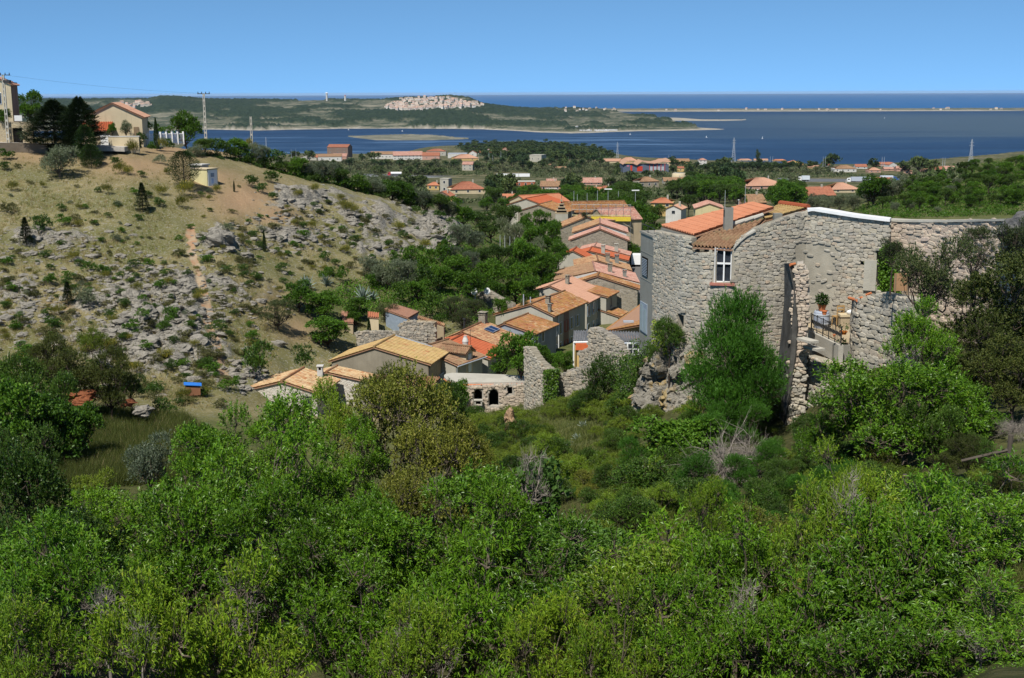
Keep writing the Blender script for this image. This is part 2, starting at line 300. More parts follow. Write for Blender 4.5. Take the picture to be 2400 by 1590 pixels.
# ---------------------------------------------------------------- terrain: survey columns (pixel column: (distance, height or pixel row))
NEAR_L = [(3, 98), (5, 97), (10, 93.5), (15, 90.5), (25, 87.5), (35, 84), (50, 80), (65, 77.5), (80, 76.3)]
COLS = {
 -350: [(3, 98), (5, 97), (10, 93.5), (15, 90.5), (25, 87.5), (35, 84.5), (50, 81), (65, 79), (80, 78), (95, 78), (110, 80), (125, 83), (140, 86.5), (160, 90.5), (182, 93), (200, 93.5), (230, 92), (300, 84), (500, 60), (900, 20), (1300, -4), (1500, -6), (2700, -6)],
 0: NEAR_L+[(95, 76), (108, 890), (125, 740), (140, 610), (155, 500), (168, 415), (180, 352), (186, 338), (200, 93.2), (225, 92.5), (300, 82), (500, 58), (900, 20), (1300, -4), (1500, -6), (2700, -6)],
 300: NEAR_L+[(95, 975), (108, 890), (125, 735), (140, 605), (153, 495), (163, 430), (172, 378), (179, 350), (190, 342), (210, 91.5), (240, 90), (300, 80), (500, 56), (900, 20), (1300, -4), (1500, -6), (2700, -6)],
 520: NEAR_L+[(92, 1000), (106, 905), (125, 735), (140, 610), (152, 525), (163, 458), (173, 410), (183, 378), (197, 352), (215, 89.5), (300, 78), (500, 55), (900, 24), (1300, 8), (1700, -2), (1800, -6), (2700, -6)],
 700: NEAR_L[:6]+[(50, 80.5), (65, 77.5), (80, 75.5), (95, 74), (105, 72.5), (115, 73), (124, 800), (135, 715), (148, 620), (160, 535), (172, 470), (183, 428), (197, 400), (215, 86), (260, 80), (340, 70), (500, 58), (900, 38), (1100, 31), (1400, 28), (1800, 10), (2050, -2), (2700, -6)],
 900: [(3, 98), (5, 97), (10, 93.5), (15, 90.5), (25, 88), (40, 83.5), (60, 79), (80, 76), (95, 73.5), (105, 72), (118, 72), (128, 820), (138, 735), (150, 650), (161, 585), (172, 530), (185, 487), (200, 462), (225, 81), (260, 75), (340, 67), (500, 57), (800, 44), (900, 36.5), (1000, 30.5), (1110, 26), (1160, 25), (1240, 25.2), (1400, 27.5), (1700, 15), (2050, .5), (2200, -3), (2700, -6)],
 1080: [(3, 98), (5, 97), (10, 93.5), (15, 90.5), (25, 88), (40, 84), (60, 80), (80, 77.5), (95, 74.5), (110, 72), (128, 71), (138, 755), (150, 680), (162, 620), (175, 580), (190, 552), (205, 535), (235, 76), (280, 69), (350, 65), (420, 60), (600, 52), (800, 44), (900, 36.5), (1000, 30.5), (1110, 26), (1160, 25), (1240, 25.2), (1400, 28), (1700, 17), (2000, 5), (2400, 1.5), (2520, -3), (2700, -6)],
 1250: [(3, 98), (5, 97), (10, 93.5), (15, 90.5), (25, 88.8), (40, 84.5), (60, 1090), (80, 965), (95, 76), (110, 72), (135, 70.3), (165, 70), (200, 70), (250, 69), (320, 65), (420, 60), (600, 52), (800, 44), (900, 36.5), (1000, 30.5), (1110, 26), (1160, 25), (1240, 25.2), (1400, 28), (1700, 17), (2000, 9), (2500, 5), (2700, -4)],
 1400: [(3, 98), (5, 97), (10, 93.5), (15, 90.7), (25, 89.6), (40, 85), (60, 1030), (72, 960), (82, 80.5), (92, 77), (105, 72), (135, 70.3), (165, 70), (220, 70), (250, 69), (320, 65), (420, 60), (600, 52), (800, 44), (900, 36.5), (1000, 30.5), (1110, 26), (1160, 25), (1240, 25.2), (1400, 27), (1700, 14), (2050, 3), (2300, -1), (2450, -5), (2700, -6)],
 1500: [(3, 98), (5, 97), (10, 94), (15, 91), (25, 90), (40, 86.5), (58, 84.5), (68, 84), (78, 82.5), (88, 79), (105, 72.5), (150, 71), (220, 70), (300, 66), (420, 60), (600, 52), (800, 44), (900, 36.5), (1000, 30.5), (1110, 26), (1160, 25), (1240, 25.2), (1400, 26), (1700, 12), (1950, 1), (2050, -2), (2700, -6)],
 1650: [(3, 98), (5, 97), (10, 94), (15, 91), (25, 90), (40, 87), (54, 85.5), (60, 86.5), (75, 86), (90, 80), (110, 74), (150, 72), (220, 70), (300, 66), (420, 60), (600, 52), (800, 44), (900, 36.5), (1000, 30.5), (1110, 26), (1160, 25), (1240, 25.2), (1400, 23), (1700, 9), (1850, 1.5), (1950, -2), (2700, -6)],
 1850: [(3, 98), (5, 97), (10, 94), (15, 91), (25, 90.3), (40, 87.5), (52, 85.3), (58, 87.2), (75, 87.5), (95, 81), (130, 75), (220, 70), (300, 67), (420, 62), (600, 53), (800, 44), (900, 36.5), (1000, 30.5), (1110, 26), (1160, 25), (1240, 25.2), (1400, 18), (1700, 5), (1830, -2), (2700, -6)],
 2050: [(3, 98.2), (5, 97.3), (10, 94.5), (15, 92), (25, 90.8), (40, 88.3), (55, 88.6), (75, 88), (95, 83), (140, 77), (230, 505), (330, 455), (420, 64), (600, 53), (800, 44), (900, 36.5), (1000, 30.5), (1110, 26), (1160, 25), (1240, 25.2), (1400, 16), (1650, 4), (1790, -2), (2700, -6)],
 2330: [(3, 98.3), (5, 97.5), (10, 95), (15, 93), (25, 91.5), (35, 90), (50, 89.5), (75, 88), (100, 84), (150, 80), (200, 79), (230, 495), (330, 375), (390, 80), (500, 70), (700, 55), (900, 36.5), (1000, 30.5), (1110, 26), (1160, 25), (1240, 25.2), (1400, 14), (1600, 4), (1730, -2), (2700, -6)],
 2760: [(3, 98.3), (5, 97.5), (10, 95), (15, 93), (25, 91.8), (35, 90.5), (50, 90), (75, 88.5), (100, 85), (150, 82), (200, 81), (230, 80), (340, 88), (410, 86), (500, 76), (700, 58), (900, 36.5), (1000, 30.5), (1110, 26), (1160, 25), (1240, 25.2), (1400, 12), (1550, 3), (1680, -2), (2700, -6)]}
NT, NR = 560, 900
AZ = np.linspace(R_(-31), R_(31), NT); LR = np.linspace(math.log(3), math.log(2700), NR); RR = np.exp(LR)
def build_grid():
    caz, cz = [], []
    for u, pts in sorted(COLS.items()):
        a, z, l = [], [], []
        for d, q in pts:
            v = q if q > 150 else 795+FPX*math.tan(math.atan2(100-q, d)-PITCH)
            rr = ray(u, v); a.append(math.atan2(rr[0], rr[1])); l.append(math.log(d)); z.append(100+rr[2]*d)
        caz.append(np.interp(LR, l, a)); cz.append(np.interp(LR, l, z))
    caz = np.array(caz); cz = np.array(cz)
    Z = np.stack([np.interp(AZ, caz[:, j], cz[:, j]) for j in range(NR)], 1)
    k = np.array([.06, .24, .4, .24, .06])
    for _ in range(3):
        Zp = np.pad(Z, ((2, 2), (2, 2)), 'edge'); Z = sum(w*Zp[i:i+NT, 2:-2] for i, w in enumerate(k))
        Zp = np.pad(Z, ((2, 2), (2, 2)), 'edge'); Z = sum(w*Zp[2:-2, i:i+NR] for i, w in enumerate(k))
    return Z
Z0 = build_grid()
X0 = np.sin(AZ)[:, None]*RR[None]; Y0 = np.cos(AZ)[:, None]*RR[None]
_u, _v = proj(np.stack([X0, Y0, Z0], -1).reshape(-1, 3)); PU = _u.reshape(NT, NR); PV = _v.reshape(NT, NR)
RG = np.broadcast_to(RR[None], (NT, NR))
def blob(u, v, ru, rv): return np.exp(-(((PU-u)/ru)**2+((PV-v)/rv)**2)*1.2)
hill = sstep(95, 112, RG)*(1-sstep(225, 260, RG))*(1-sstep(1060, 1150, PU))           # the dry slope on the left
wob = fbm(X0/9, Y0/9, 3)-.5
SOIL = np.zeros((NT, NR)); ROCK = np.zeros((NT, NR)); GREEN = np.zeros((NT, NR)); PATH = np.zeros((NT, NR))
for u, v, a, b, w in [(570, 470, 110, 60, 1), (430, 350, 150, 28, .9), (320, 390, 150, 40, .8), (500, 420, 90, 30, .8), (100, 370, 160, 25, .7), (640, 510, 70, 30, .9), (700, 770, 60, 40, .8), (60, 345, 200, 12, .6), (640, 720, 60, 50, .5), (150, 720, 60, 20, .6)]:
    SOIL = np.maximum(SOIL, w*blob(u, v, a, b))
for u, v, a, b, w in [(330, 790, 260, 110, 1), (520, 560, 90, 40, .8), (720, 470, 120, 40, .9), (860, 520, 140, 50, .9), (1030, 540, 70, 45, 1.2), (110, 560, 170, 35, .7), (430, 690, 220, 60, .8), (650, 560, 150, 30, .7), (900, 590, 130, 30, .7), (560, 900, 90, 60, .7), (60, 700, 120, 60, .6)]:
    ROCK = np.maximum(ROCK, w*blob(u, v, a, b))
ROCK *= hill; SOIL *= hill
GREEN = np.maximum(np.maximum(blob(300, 1040, 220, 90), .8*blob(1500, 1390, 250, 110)), (1-sstep(90, 100, RG))*.95)
GREEN = np.maximum(GREEN, sstep(225, 270, RG)*.9); GREEN = np.maximum(GREEN, .8*sstep(1040, 1150, PU)*sstep(100, 120, RG)); GREEN = np.maximum(GREEN, .9*np.maximum(blob(1000, 690, 150, 80), blob(820, 720, 130, 60)))
THICKET_SHADE = (1-sstep(58, 82, RG))*(1-blob(1530, 1390, 150, 80))*(1-blob(2390, 1040, 60, 60))*(1-np.minimum(1, 1.3*blob(1290, 1030, 240, 110)))  # mask for tree shade painted into the ground colour of the near thicket
px = np.array([445, 450, 452, 470, 482, 490, 503, 515, 532]); pv = np.array([520, 560, 600, 660, 720, 765, 800, 840, 900])
du = np.abs(PU-np.interp(PV, pv, px))*RG/FPX
du = np.maximum(0, du-(fbm(X0/1.1, Y0/1.1, 61, 3)-.5)*.9); PATH = np.exp(-(du/.62)**2)*sstep(500, 540, PV)*(1-sstep(890, 910, PV))*hill
ridge = 1-np.abs(2*fbm(X0/4.2, Y0/5.5, 11, 4)-1)
ledge = np.clip(ridge-.62, 0, 1)*3.0
Zt = Z0 + hill*(wob*.9+(fbm(X0/1.3, Y0/1.3, 5, 3)-.5)*.35) + hill*ROCK*(ledge*1.5+(fbm(X0/1.6, Y0/1.6, 71, 3)-.5)*1.1) - PATH*.12
Zt = Zt + (1-hill)*sstep(6, 20, RG)*(1-sstep(80, 600, RG)*.5)*(fbm(X0/6, Y0/6, 9)-.5)*.5
ROCKM = np.clip(ROCK*(.35+ledge*1.1), 0, 1)
def zgrid(x, y, Z=None):
    Z = Zt if Z is None else Z
    x = np.asarray(x, float); y = np.asarray(y, float)
    t = (np.arctan2(x, y)-AZ[0])/(AZ[1]-AZ[0]); l = (np.log(np.maximum(np.hypot(x, y), 3.01))-LR[0])/(LR[1]-LR[0])
    i = np.clip(t.astype(int), 0, NT-2); j = np.clip(l.astype(int), 0, NR-2); a = np.clip(t-i, 0, 1); b = np.clip(l-j, 0, 1)
    return (Z[i, j]*(1-a)+Z[i+1, j]*a)*(1-b)+(Z[i, j+1]*(1-a)+Z[i+1, j+1]*a)*b
def gz(x, y): return float(zgrid(np.array([x]), np.array([y]))[0])
def G(u, v, dmin=4.0):
    """where the ray through a pixel of the survey photograph meets the ground"""
    rr = ray(np.atleast_1d(u), np.atleast_1d(v)); out = np.zeros((len(rr), 3))
    js = np.where(RR >= dmin)[0]
    for k0 in range(0, len(rr), 2000):
        r = rr[k0:k0+2000]; az = np.arctan2(r[:, 0], r[:, 1])
        t = np.clip((az-AZ[0])/(AZ[1]-AZ[0]), 0, NT-1.001); i = t.astype(int); a = (t-i)[:, None]
        zz = Zt[i][:, js]*(1-a)+Zt[i+1][:, js]*a; rz = 100+r[:, 2:3]*RR[None, js]
        hit = zz >= rz; n = np.argmax(hit, 1); n[~hit.any(1)] = len(js)-1; n = np.maximum(n, 1)
        q = np.arange(len(r)); d0 = (rz-zz)[q, n-1]; d1 = (zz-rz)[q, n]
        w = np.clip(d0/(d0+d1+1e-9), 0, 1); d = RR[js][n-1]*(1-w)+RR[js][n]*w
        out[k0:k0+2000] = CAM+r*d[:, None]; out[k0:k0+2000, 2] = zgrid(out[k0:k0+2000, 0], out[k0:k0+2000, 1])
    return out if np.ndim(u) else out[0]
def grid_mesh(name, X, Y, Z, mat, attrs=None):
    n, m = X.shape; mb = MB(); i = np.arange(n-1)[:, None]*m; j = np.arange(m-1)[None]
    F = np.stack([i+j, i+j+1, i+m+j+1, i+m+j], -1).reshape(-1, 4)
    mb.add(np.stack([X, Y, Z], -1).reshape(-1, 3), F[:, ::-1]); o = mb.build(name, mat, smooth=True)
    for k, a in (attrs or {}).items():
        at = o.data.attributes.new(k, 'FLOAT', 'POINT'); at.data.foreach_set('value', a.astype(np.float32).ravel())
    return tag(o, kind='structure')
def ground_material():
    b = NB('dry_hillside_ground', .97, .08); o = b.pos()
    nL = b.noise(o, .09, 4, .6); nM = b.noise(o, .55, 5, .65); nS = b.noise(o, 3.2, 5, .7); nF = b.noise(o, 11, 3, .6)
    grass = b.mix(b.fac(nM, .38, .62), (.165, .150, .062), (.24, .205, .105))
    grass = b.mix(b.math('MULTIPLY', b.fac(nL, .42, .56), .85), grass, (.125, .125, .048))
    grass = b.mix(b.math('MULTIPLY', b.fac(nS, .52, .66), .55), grass, (.085, .08, .038))
    soil = b.mix(b.fac(nS, .35, .7), (.27, .175, .10), (.35, .24, .145))
    soil = b.mix(b.fac(nF, .62, .70), soil, (.42, .37, .30))
    rock = b.mix(b.fac(nS, .38, .60), (.085, .08, .068), (.32, .295, .25)); rock = b.mix(b.fac(nF, .30, .5), (.20, .19, .17), rock)
    green = b.mix(b.fac(nM, .35, .65), (.060, .080, .024), (.12, .125, .045)); green = b.mix(b.math('MULTIPLY', b.fac(nS, .5, .65), .6), green, (.05, .065, .022))
    peb = b.math('MULTIPLY', b.fac(b.noise(o, 4.5, 3, .6), .55, .62), 1.3)
    col = b.mix(b.math('MULTIPLY', peb, .55), grass, (.28, .265, .23))
    col = b.mix(b.attr('soil'), col, soil); col = b.mix(b.attr('green'), col, green)
    gap_shade = b.mix(b.fac(nS, .4, .62), (.035, .042, .014), (.085, .080, .034)); col = b.mix(b.math('MULTIPLY', b.attr('thicket_shade'), .85), col, gap_shade)  # dark gaps under the trees: shade put into the ground colour
    pl = b.mix(b.fac(b.noise(o, .03, 5, .65), .42, .58), (.060, .068, .028), (.165, .145, .085)); pl = b.mix(b.fac(b.noise(o, .18, 4, .7), .48, .62), pl, (.042, .052, .022)); col = b.mix(b.attr('plain'), col, pl)
    rk = b.math('ADD', b.attr('rock'), b.math('MULTIPLY', b.math('SUBTRACT', nM, .5), 1.1)); col = b.mix(b.fac(rk, .40, .62), col, rock)
    pth = b.math('ADD', b.attr('path'), b.math('MULTIPLY', b.math('SUBTRACT', nS, .5), .8)); col = b.mix(b.fac(pth, .45, .7), col, b.mix(b.fac(nM, .4, .6), (.34, .20, .115), (.36, .29, .20)))
    h = b.math('ADD', b.math('MULTIPLY', nS, 1.0), b.math('MULTIPLY', nF, .35)); b.bump(h, .75, .22)
    return b.out(col)
ground = grid_mesh('ground', X0, Y0, Zt, ground_material(), dict(soil=SOIL, rock=ROCKM, green=GREEN, path=PATH, thicket_shade=THICKET_SHADE, plain=sstep(290, 380, RG)))
# ---------------------------------------------------------------- sea and lagoon
def water_material(name, far):
    b = NB(name, .45, .12); o = b.pos()
    sx = b.n('SeparateXYZ', Vector=o); x, y = sx.outputs[0], sx.outputs[1]
    st = b.noise(b.vmul(o, (.0009, .0055, 1)), 1.0, 4, .55, .4)
    if far:
        col = b.mix(b.fac(st, .35, .7), (.008, .075, .215), (.012, .092, .25))
    else:
        col = b.mix(b.fac(st, .35, .62), (.006, .022, .062), (.012, .037, .088))
        # muddy shoal water out in the middle towards the right
        w = b.math('ADD', y, b.math('MULTIPLY', st, 1500)); band = b.math('MULTIPLY', b.fac(b.math('DIVIDE', w, 10000.0), .335, .375), b.math('SUBTRACT', 1.0, b.fac(b.math('DIVIDE', w, 10000.0), .58, .68)))
        side = b.fac(b.math('ADD', b.math('DIVIDE', x, 4000.0), b.math('MULTIPLY', st, .25)), .17, .42)
        col = b.mix(b.math('MULTIPLY', b.math('MULTIPLY', band, side), .9), col, (.048, .072, .092))
        s2 = b.noise(b.vmul(o, (.0022, .016, 1)), 1.0, 5, .65, 1.0)
        near = b.math('MULTIPLY', b.math('MULTIPLY', b.fac(b.math('DIVIDE', y, 10000.0), .20, .215), b.math('SUBTRACT', 1.0, b.fac(b.math('DIVIDE', y, 10000.0), .27, .32))), b.math('SUBTRACT', 1.0, b.fac(b.math('DIVIDE', x, 1000.0), .30, .55)))
        col = b.mix(b.math('MULTIPLY', b.math('MULTIPLY', near, b.fac(s2, .52, .64)), .7), col, (.13, .22, .36))
    wv = b.noise(b.vmul(o, (.04, .09, .05)), 1.0, 5, .7); b.bump(wv, .5, 1.5)
    col = b.mix(b.math('MULTIPLY', b.fac(wv, .45, .7), .22), col, (.035, .085, .17) if not far else (.03, .14, .36))
    return b.out(col)
def disc_sector(name, r0, r1, z, mat, nr, na=160):
    a = np.linspace(R_(-60), R_(60), na); r = np.exp(np.linspace(math.log(r0), math.log(r1), nr))
    return grid_mesh(name, np.sin(a)[:, None]*r[None], np.cos(a)[:, None]*r[None], np.full((na, nr), float(z)), mat)
disc_sector('lagoon', 1100, 7600, 0.0, water_material('lagoon_water', False), 60)
disc_sector('sea', 7600, 70000, 0.0, water_material('sea_water', True), 80)
# ---------------------------------------------------------------- far shore: peninsula, spit, low island
FA = np.linspace(R_(-31), R_(31), 900); FR = np.concatenate([np.arange(2400, 6400, 26.0), np.arange(6400, 8400, 60.0)])
FX = np.sin(FA)[:, None]*FR[None]; FY = np.cos(FA)[:, None]*FR[None]
def azu(u): r = ray(np.asarray(u, float), np.full(np.shape(u), 260.)); return np.arctan2(r[..., 0], r[..., 1])
def dist0(u, v, z=0.0): r = ray(u, v); return (z-100)/r[..., 2]
def band(us, vsh, vtop, dtop, back, prof=1.0, beach=1.2):
    us = np.asarray(us, float); a = azu(us); d1 = dist0(us, np.asarray(vsh, float))
    dt = np.maximum(np.asarray(dtop, float), d1+30); zt = 100+ray(us, np.asarray(vtop, float))[:, 2]*dt
    D1 = np.interp(FA, a, d1, left=1e9, right=1e9)[:, None]; DT = np.interp(FA, a, dt)[:, None]; ZT = np.interp(FA, a, zt)[:, None]; BK = np.interp(FA, a, np.broadcast_to(np.asarray(back, float), us.shape))[:, None]
    r = FR[None]; jit = (fbm(FX/160, FY/160, 21, 3)-.5)*90; t = np.clip((r+jit-D1)/(DT-D1), 0, 1)
    z = -3+4.5*sstep(-60, 40, r+jit-D1)+(ZT-1.5)*(t**prof); z = np.where(r > DT, ZT-(ZT+3)*sstep(0, 1, (r-DT)/BK), z)
    return np.where(D1 > 1e8, -3, z)
U1 = [-300, 0, 200, 350, 380, 400, 440, 490, 600, 700, 800, 900, 950, 1000, 1060, 1100, 1130, 1200, 1250, 1340, 1400, 1500, 1560, 1600, 1640, 1690, 1706]
V1 = [310, 308, 307, 306, 306, 306, 305, 304, 306, 304, 302, 302, 302, 302, 302, 303, 303.5, 307, 310, 313, 311, 307.5, 306.5, 306, 305.5, 304.5, 303]
T1 = [240, 238, 236.5, 234.5, 230, 229, 233, 237, 239, 237.5, 235, 235, 234, 231, 229.5, 234, 247, 254.5, 256, 257.5, 258.5, 270, 279, 291, 300, 303, 302.5]
D1 = [6000, 6000, 6000, 6000, 5900, 5900, 5900, 6000, 6000, 6000, 6000, 5900, 5800, 5600, 5500, 5500, 5500, 5700, 5900, 5800, 5600, 4800, 4200, 3750, 3540, 3500, 3480]
FZ = band(U1, V1, T1, D1, np.where(np.array(D1) > 5000, 900, 200), .8)
FZ = np.maximum(FZ, band([1560, 1590, 1650, 1700, 1740, 1752], [283, 283, 283.5, 283.5, 282.5, 281], [276, 277, 279, 279.5, 280, 280], [5000, 5000, 4900, 4850, 4800, 4760], 250))
FZ = np.maximum(FZ, band([1200, 1440, 1700, 2000, 2300, 2700], [266, 262.5, 262, 261.5, 260.5, 259], [255.4, 255.2, 255, 254.6, 253.8, 252], [7500]*6, 300, .5))
FZ = np.maximum(FZ, band([812, 840, 880, 940, 1010, 1060, 1100], [320.5, 324, 329.5, 330.5, 330, 328, 326], [319, 319, 317, 316, 317.5, 322, 324], [2900, 2960, 3000, 3000, 2900, 2800, 2750], 150))
forest = sstep(.45, .50, .65*fbm(FX/230, FY/420, 31, 5)+.35*fbm(FX/60, FY/150, 35, 3))*(FZ > 3)
spit = FR[None] > 6800
forest = forest*np.where(spit, .15, 1)
isl = (FR[None] < 3200) & np.broadcast_to(FA[:, None] < azu(1150), FX.shape); forest = np.where(isl, 0, forest)
FZ = FZ+np.where(FZ > 3, (fbm(FX/240, FY/240, 41, 4)-.5)*np.clip(FZ, 0, 40)*.35, 0)+forest*(4+RNG.random(FX.shape)*7)+np.where(FZ > 3, RNG.random(FX.shape)*1.6, 0)*np.where(spit, .6, 1)
def far_material():
    b = NB('far_scrubland', .97, .05); o = b.pos()
    n1 = b.noise(b.vmul(o, (.020, .014, .02)), 1.0, 6, .7); n2 = b.noise(b.vmul(o, (.05, .05, .05)), 1.0, 4, .7); n3 = b.noise(b.vmul(o, (.004, .010, .004)), 1.0, 4)
    scrub = b.mix(b.fac(n1, .46, .56), (.040, .054, .034), (.15, .145, .105)); scrub = b.mix(b.fac(n2, .5, .62), scrub, (.055, .07, .042))
    scrub = b.mix(b.math('MULTIPLY', b.fac(n3, .56, .64), .8), scrub, (.22, .205, .155))
    wood = b.mix(b.fac(n2, .38, .62), (.012, .024, .016), (.034, .052, .030))
    col = b.mix(b.attr('wood'), scrub, wood); sx = b.n('SeparateXYZ', Vector=o)
    col = b.mix(b.attr('beach'), col, b.mix(b.fac(n2, .4, .6), (.27, .245, .20), (.37, .34, .29)))
    return b.out(col)
keep = FZ
farland = grid_mesh('far_shore_land', FX, FY, FZ, far_material(), dict(wood=np.clip(forest*1.2, 0, 1), beach=np.where(spit, np.where(FR[None]+0*FZ < 6990, .8, .12), np.where(isl, .30, (1-sstep(1.6, 3.0, FZ))*.9))))
def FGZ(u, v):
    """far land under a pixel"""
    r = ray(u, v); az = math.atan2(r[0], r[1]); i = int(np.clip((az-FA[0])/(FA[1]-FA[0]), 0, 898)); col = FZ[i]; h = np.where(col >= 100+r[2]*FR)[0]
    h = h[h > 8]
    if len(h) == 0: return None
    d = FR[h[0]]; p = CAM+r*d; p[2] = col[h[0]]-2; return p
# ---------------------------------------------------------------- building helpers
def slope(mb, A, B, C, D, m=0, tw=.24, th=.38, amp=.06, uv0=0.0, thick=.06, under=1, fine=True):
    """one roof slope of barrel tiles: ridge A-B, eave D-C (D below A); a slab below carries it"""
    A, B, C, D = [np.asarray(p, float) for p in (A, B, C, D)]
    Lr = (np.linalg.norm(B-A)+np.linalg.norm(C-D))/2; Ls = (np.linalg.norm(D-A)+np.linalg.norm(C-B))/2
    N = np.cross(B-A, D-A); N /= np.linalg.norm(N); N = N if N[2] > 0 else -N
    nc = max(2, int(round(Lr/tw))); nr = max(1, int(round(Ls/th)))
    if not fine: nr = max(1, nr//3)
    a = np.linspace(0, 1, nc*(6 if fine else 4)+1); wave = amp*np.cos(a*nc*2*math.pi)
    b = np.repeat(np.arange(nr+1)/nr, 2)[1:-1]; off = np.tile([0, .03], nr)
    top = A[None]+(B-A)[None]*a[:, None]; bot = D[None]+(C-D)[None]*a[:, None]
    V = top[None]*(1-b)[:, None, None]+bot[None]*b[:, None, None]+N*(wave[None, :, None]+off[:, None, None])
    uvs = np.stack([np.broadcast_to(a*nc*tw+uv0, (len(b), len(a))), np.broadcast_to(((b*nr)*th+np.tile([.01, -.01], nr))[:, None]+uv0*3.7, (len(b), len(a)))], -1)
    i = np.arange(len(b)-1)[:, None]*len(a); j = np.arange(len(a)-1)[None]
    F = np.stack([i+j, i+j+1, i+len(a)+j+1, i+len(a)+j], -1).reshape(-1, 4)
    mb.add(V.reshape(-1, 3), F, m, uvs.reshape(-1, 2))
    q = np.array([A, B, C, D])-N*(amp+.01); mb.prism(q-N*thick, N*thick, under)
M_eave = plain('tile_underside', (.34, .20, .13), .9, .1)
def ridge_tiles(mb, A, B, m=0, r=.13):
    A = np.asarray(A, float); B = np.asarray(B, float); n = max(2, int(np.linalg.norm(B-A)/.4))
    for i in range(n):
        p = A+(B-A)*i/n; q = A+(B-A)*(i+1.1)/n
        mb.tube([p+[0, 0, .02], q+[0, 0, .05]], [r, r*.85], 8, m)
class Hs: pass
def frame_of(A, B_):
    k = np.asarray(B_)-np.asarray(A); L = math.hypot(k[0], k[1]); k = np.array([k[0]/L, k[1]/L, 0]); return k, np.array([k[1], -k[0], 0]), L
def on_level(u, v, z): r = ray(u, v); return CAM+r*((z-100)/r[2])
def gable(label, A, d, B=None, RF=None, LF=None, zb=None, yaw=None, L=None, WR=None, dR=None, WL=None, dL=None, wall=None, roof=None, roofL=None, ov=.35, vg=.15, cat='house', name='stone_house', group=None, ridge=True, chim=(), fine=True, hip=False):
    """house from a surveyed gable: apex pixel and distance, ridge end, eave ends; or given in metres"""
    h = Hs(); A_ = P(*A, d)
    if B is not None: h.k, h.n, h.L = frame_of(A_, on_level(*B, A_[2])); h.L = L or h.L
    else: h.k = np.array([math.sin(yaw), math.cos(yaw), 0]); h.n = np.array([h.k[1], -h.k[0], 0]); h.L = L
    def eave(px, W0, d0):
        if px is None: return W0, d0
        r = ray(*px); t = ((A_-CAM)@h.k)/(r@h.k); e = CAM+r*t; return abs((e-A_)@h.n), A_[2]-e[2]
    wr, dr = eave(RF, WR, dR); wl, dl = eave(LF, WL, dL)
    if wr is None: wr, dr = wl, dl
    if wl is None: wl, dl = wr, dr
    h.A = A_; zb = zb if zb is not None else gz(A_[0], A_[1])-.5; h.H = A_[2]-zb; H = h.H; L = h.L; h.zb = zb
    yawa = math.atan2(h.k[0], h.k[1]); h.root = thing(name, label, cat, (A_[0], A_[1], zb), -yawa, group)
    h.wr = wr-ov; h.wl = wl-ov; h.hr = H-dr*(h.wr/wr)-.17; h.hl = H-dl*(h.wl/wl)-.17
    w = MB(); w.prism([(-h.wl, vg, -3), (h.wr, vg, -3), (h.wr, vg, h.hr), (0, vg, H-.17), (-h.wl, vg, h.hl)], (0, L-2*vg, 0))
    w.build('wall', wall, h.root)
    r = MB(); s0 = random.random()*50
    slope(r, (0, L, H), (0, 0, H), (wr, 0, H-dr), (wr, L, H-dr), uv0=s0, fine=fine)
    slope(r, (0, 0, H), (0, L, H), (-wl, L, H-dl), (-wl, 0, H-dl), m=2 if roofL else 0, uv0=s0+9, fine=fine)
    if ridge: ridge_tiles(r, (0, 0, H+.03), (0, L, H+.03))
    h.roof = r.build('roof', [roof, M_eave]+([roofL] if roofL else []), h.root)
    h.wr_, h.dr_, h.wl_, h.dl_ = wr, dr, wl, dl
    for (cx, cy, cw, ch, mm) in chim: chimney(h, cx, cy, cw, ch, mm)
    return h
def chimney(h, cx, cy, w, ht, mat, name='chimney'):
    """chimney at local x (right of ridge positive), y, standing out of the roof"""
    zr = h.H-(h.dr_/h.wr_*cx if cx > 0 else -h.dl_/h.wl_*cx); m = MB(); w2 = w/2
    m.box((cx-w2, cy-w2, zr-.4), (cx+w2, cy+w2, zr+ht)); m.box((cx-w2-.06, cy-w2-.06, zr+ht), (cx+w2+.06, cy+w2+.06, zr+ht+.08))
    for sx in (-1, 1):
        for sy in (-1, 1): m.box((cx+sx*w2*.7-.04, cy+sy*w2*.7-.04, zr+ht+.08), (cx+sx*w2*.7+.04, cy+sy*w2*.7+.04, zr+ht+.26))
    m.box((cx-w2-.08, cy-w2-.08, zr+ht+.26), (cx+w2+.08, cy+w2+.08, zr+ht+.32))
    return m.build(name, mat, h.roof)
def loc_face(h, face, u, v):
    """pixel -> (s,z) on a wall of the house"""
    r = ray(u, v); org = h.A.copy(); org[2] = h.zb
    if face == 'f': nrm, o = h.k, org+h.k*.15
    elif face == 'r': nrm, o = h.n, org+h.n*h.wr
    else: nrm, o = h.n, org-h.n*h.wl
    t = ((o-CAM)@nrm)/(r@nrm); p = CAM+r*t-org
    return (p@h.n if face == 'f' else p@h.k), p[2]
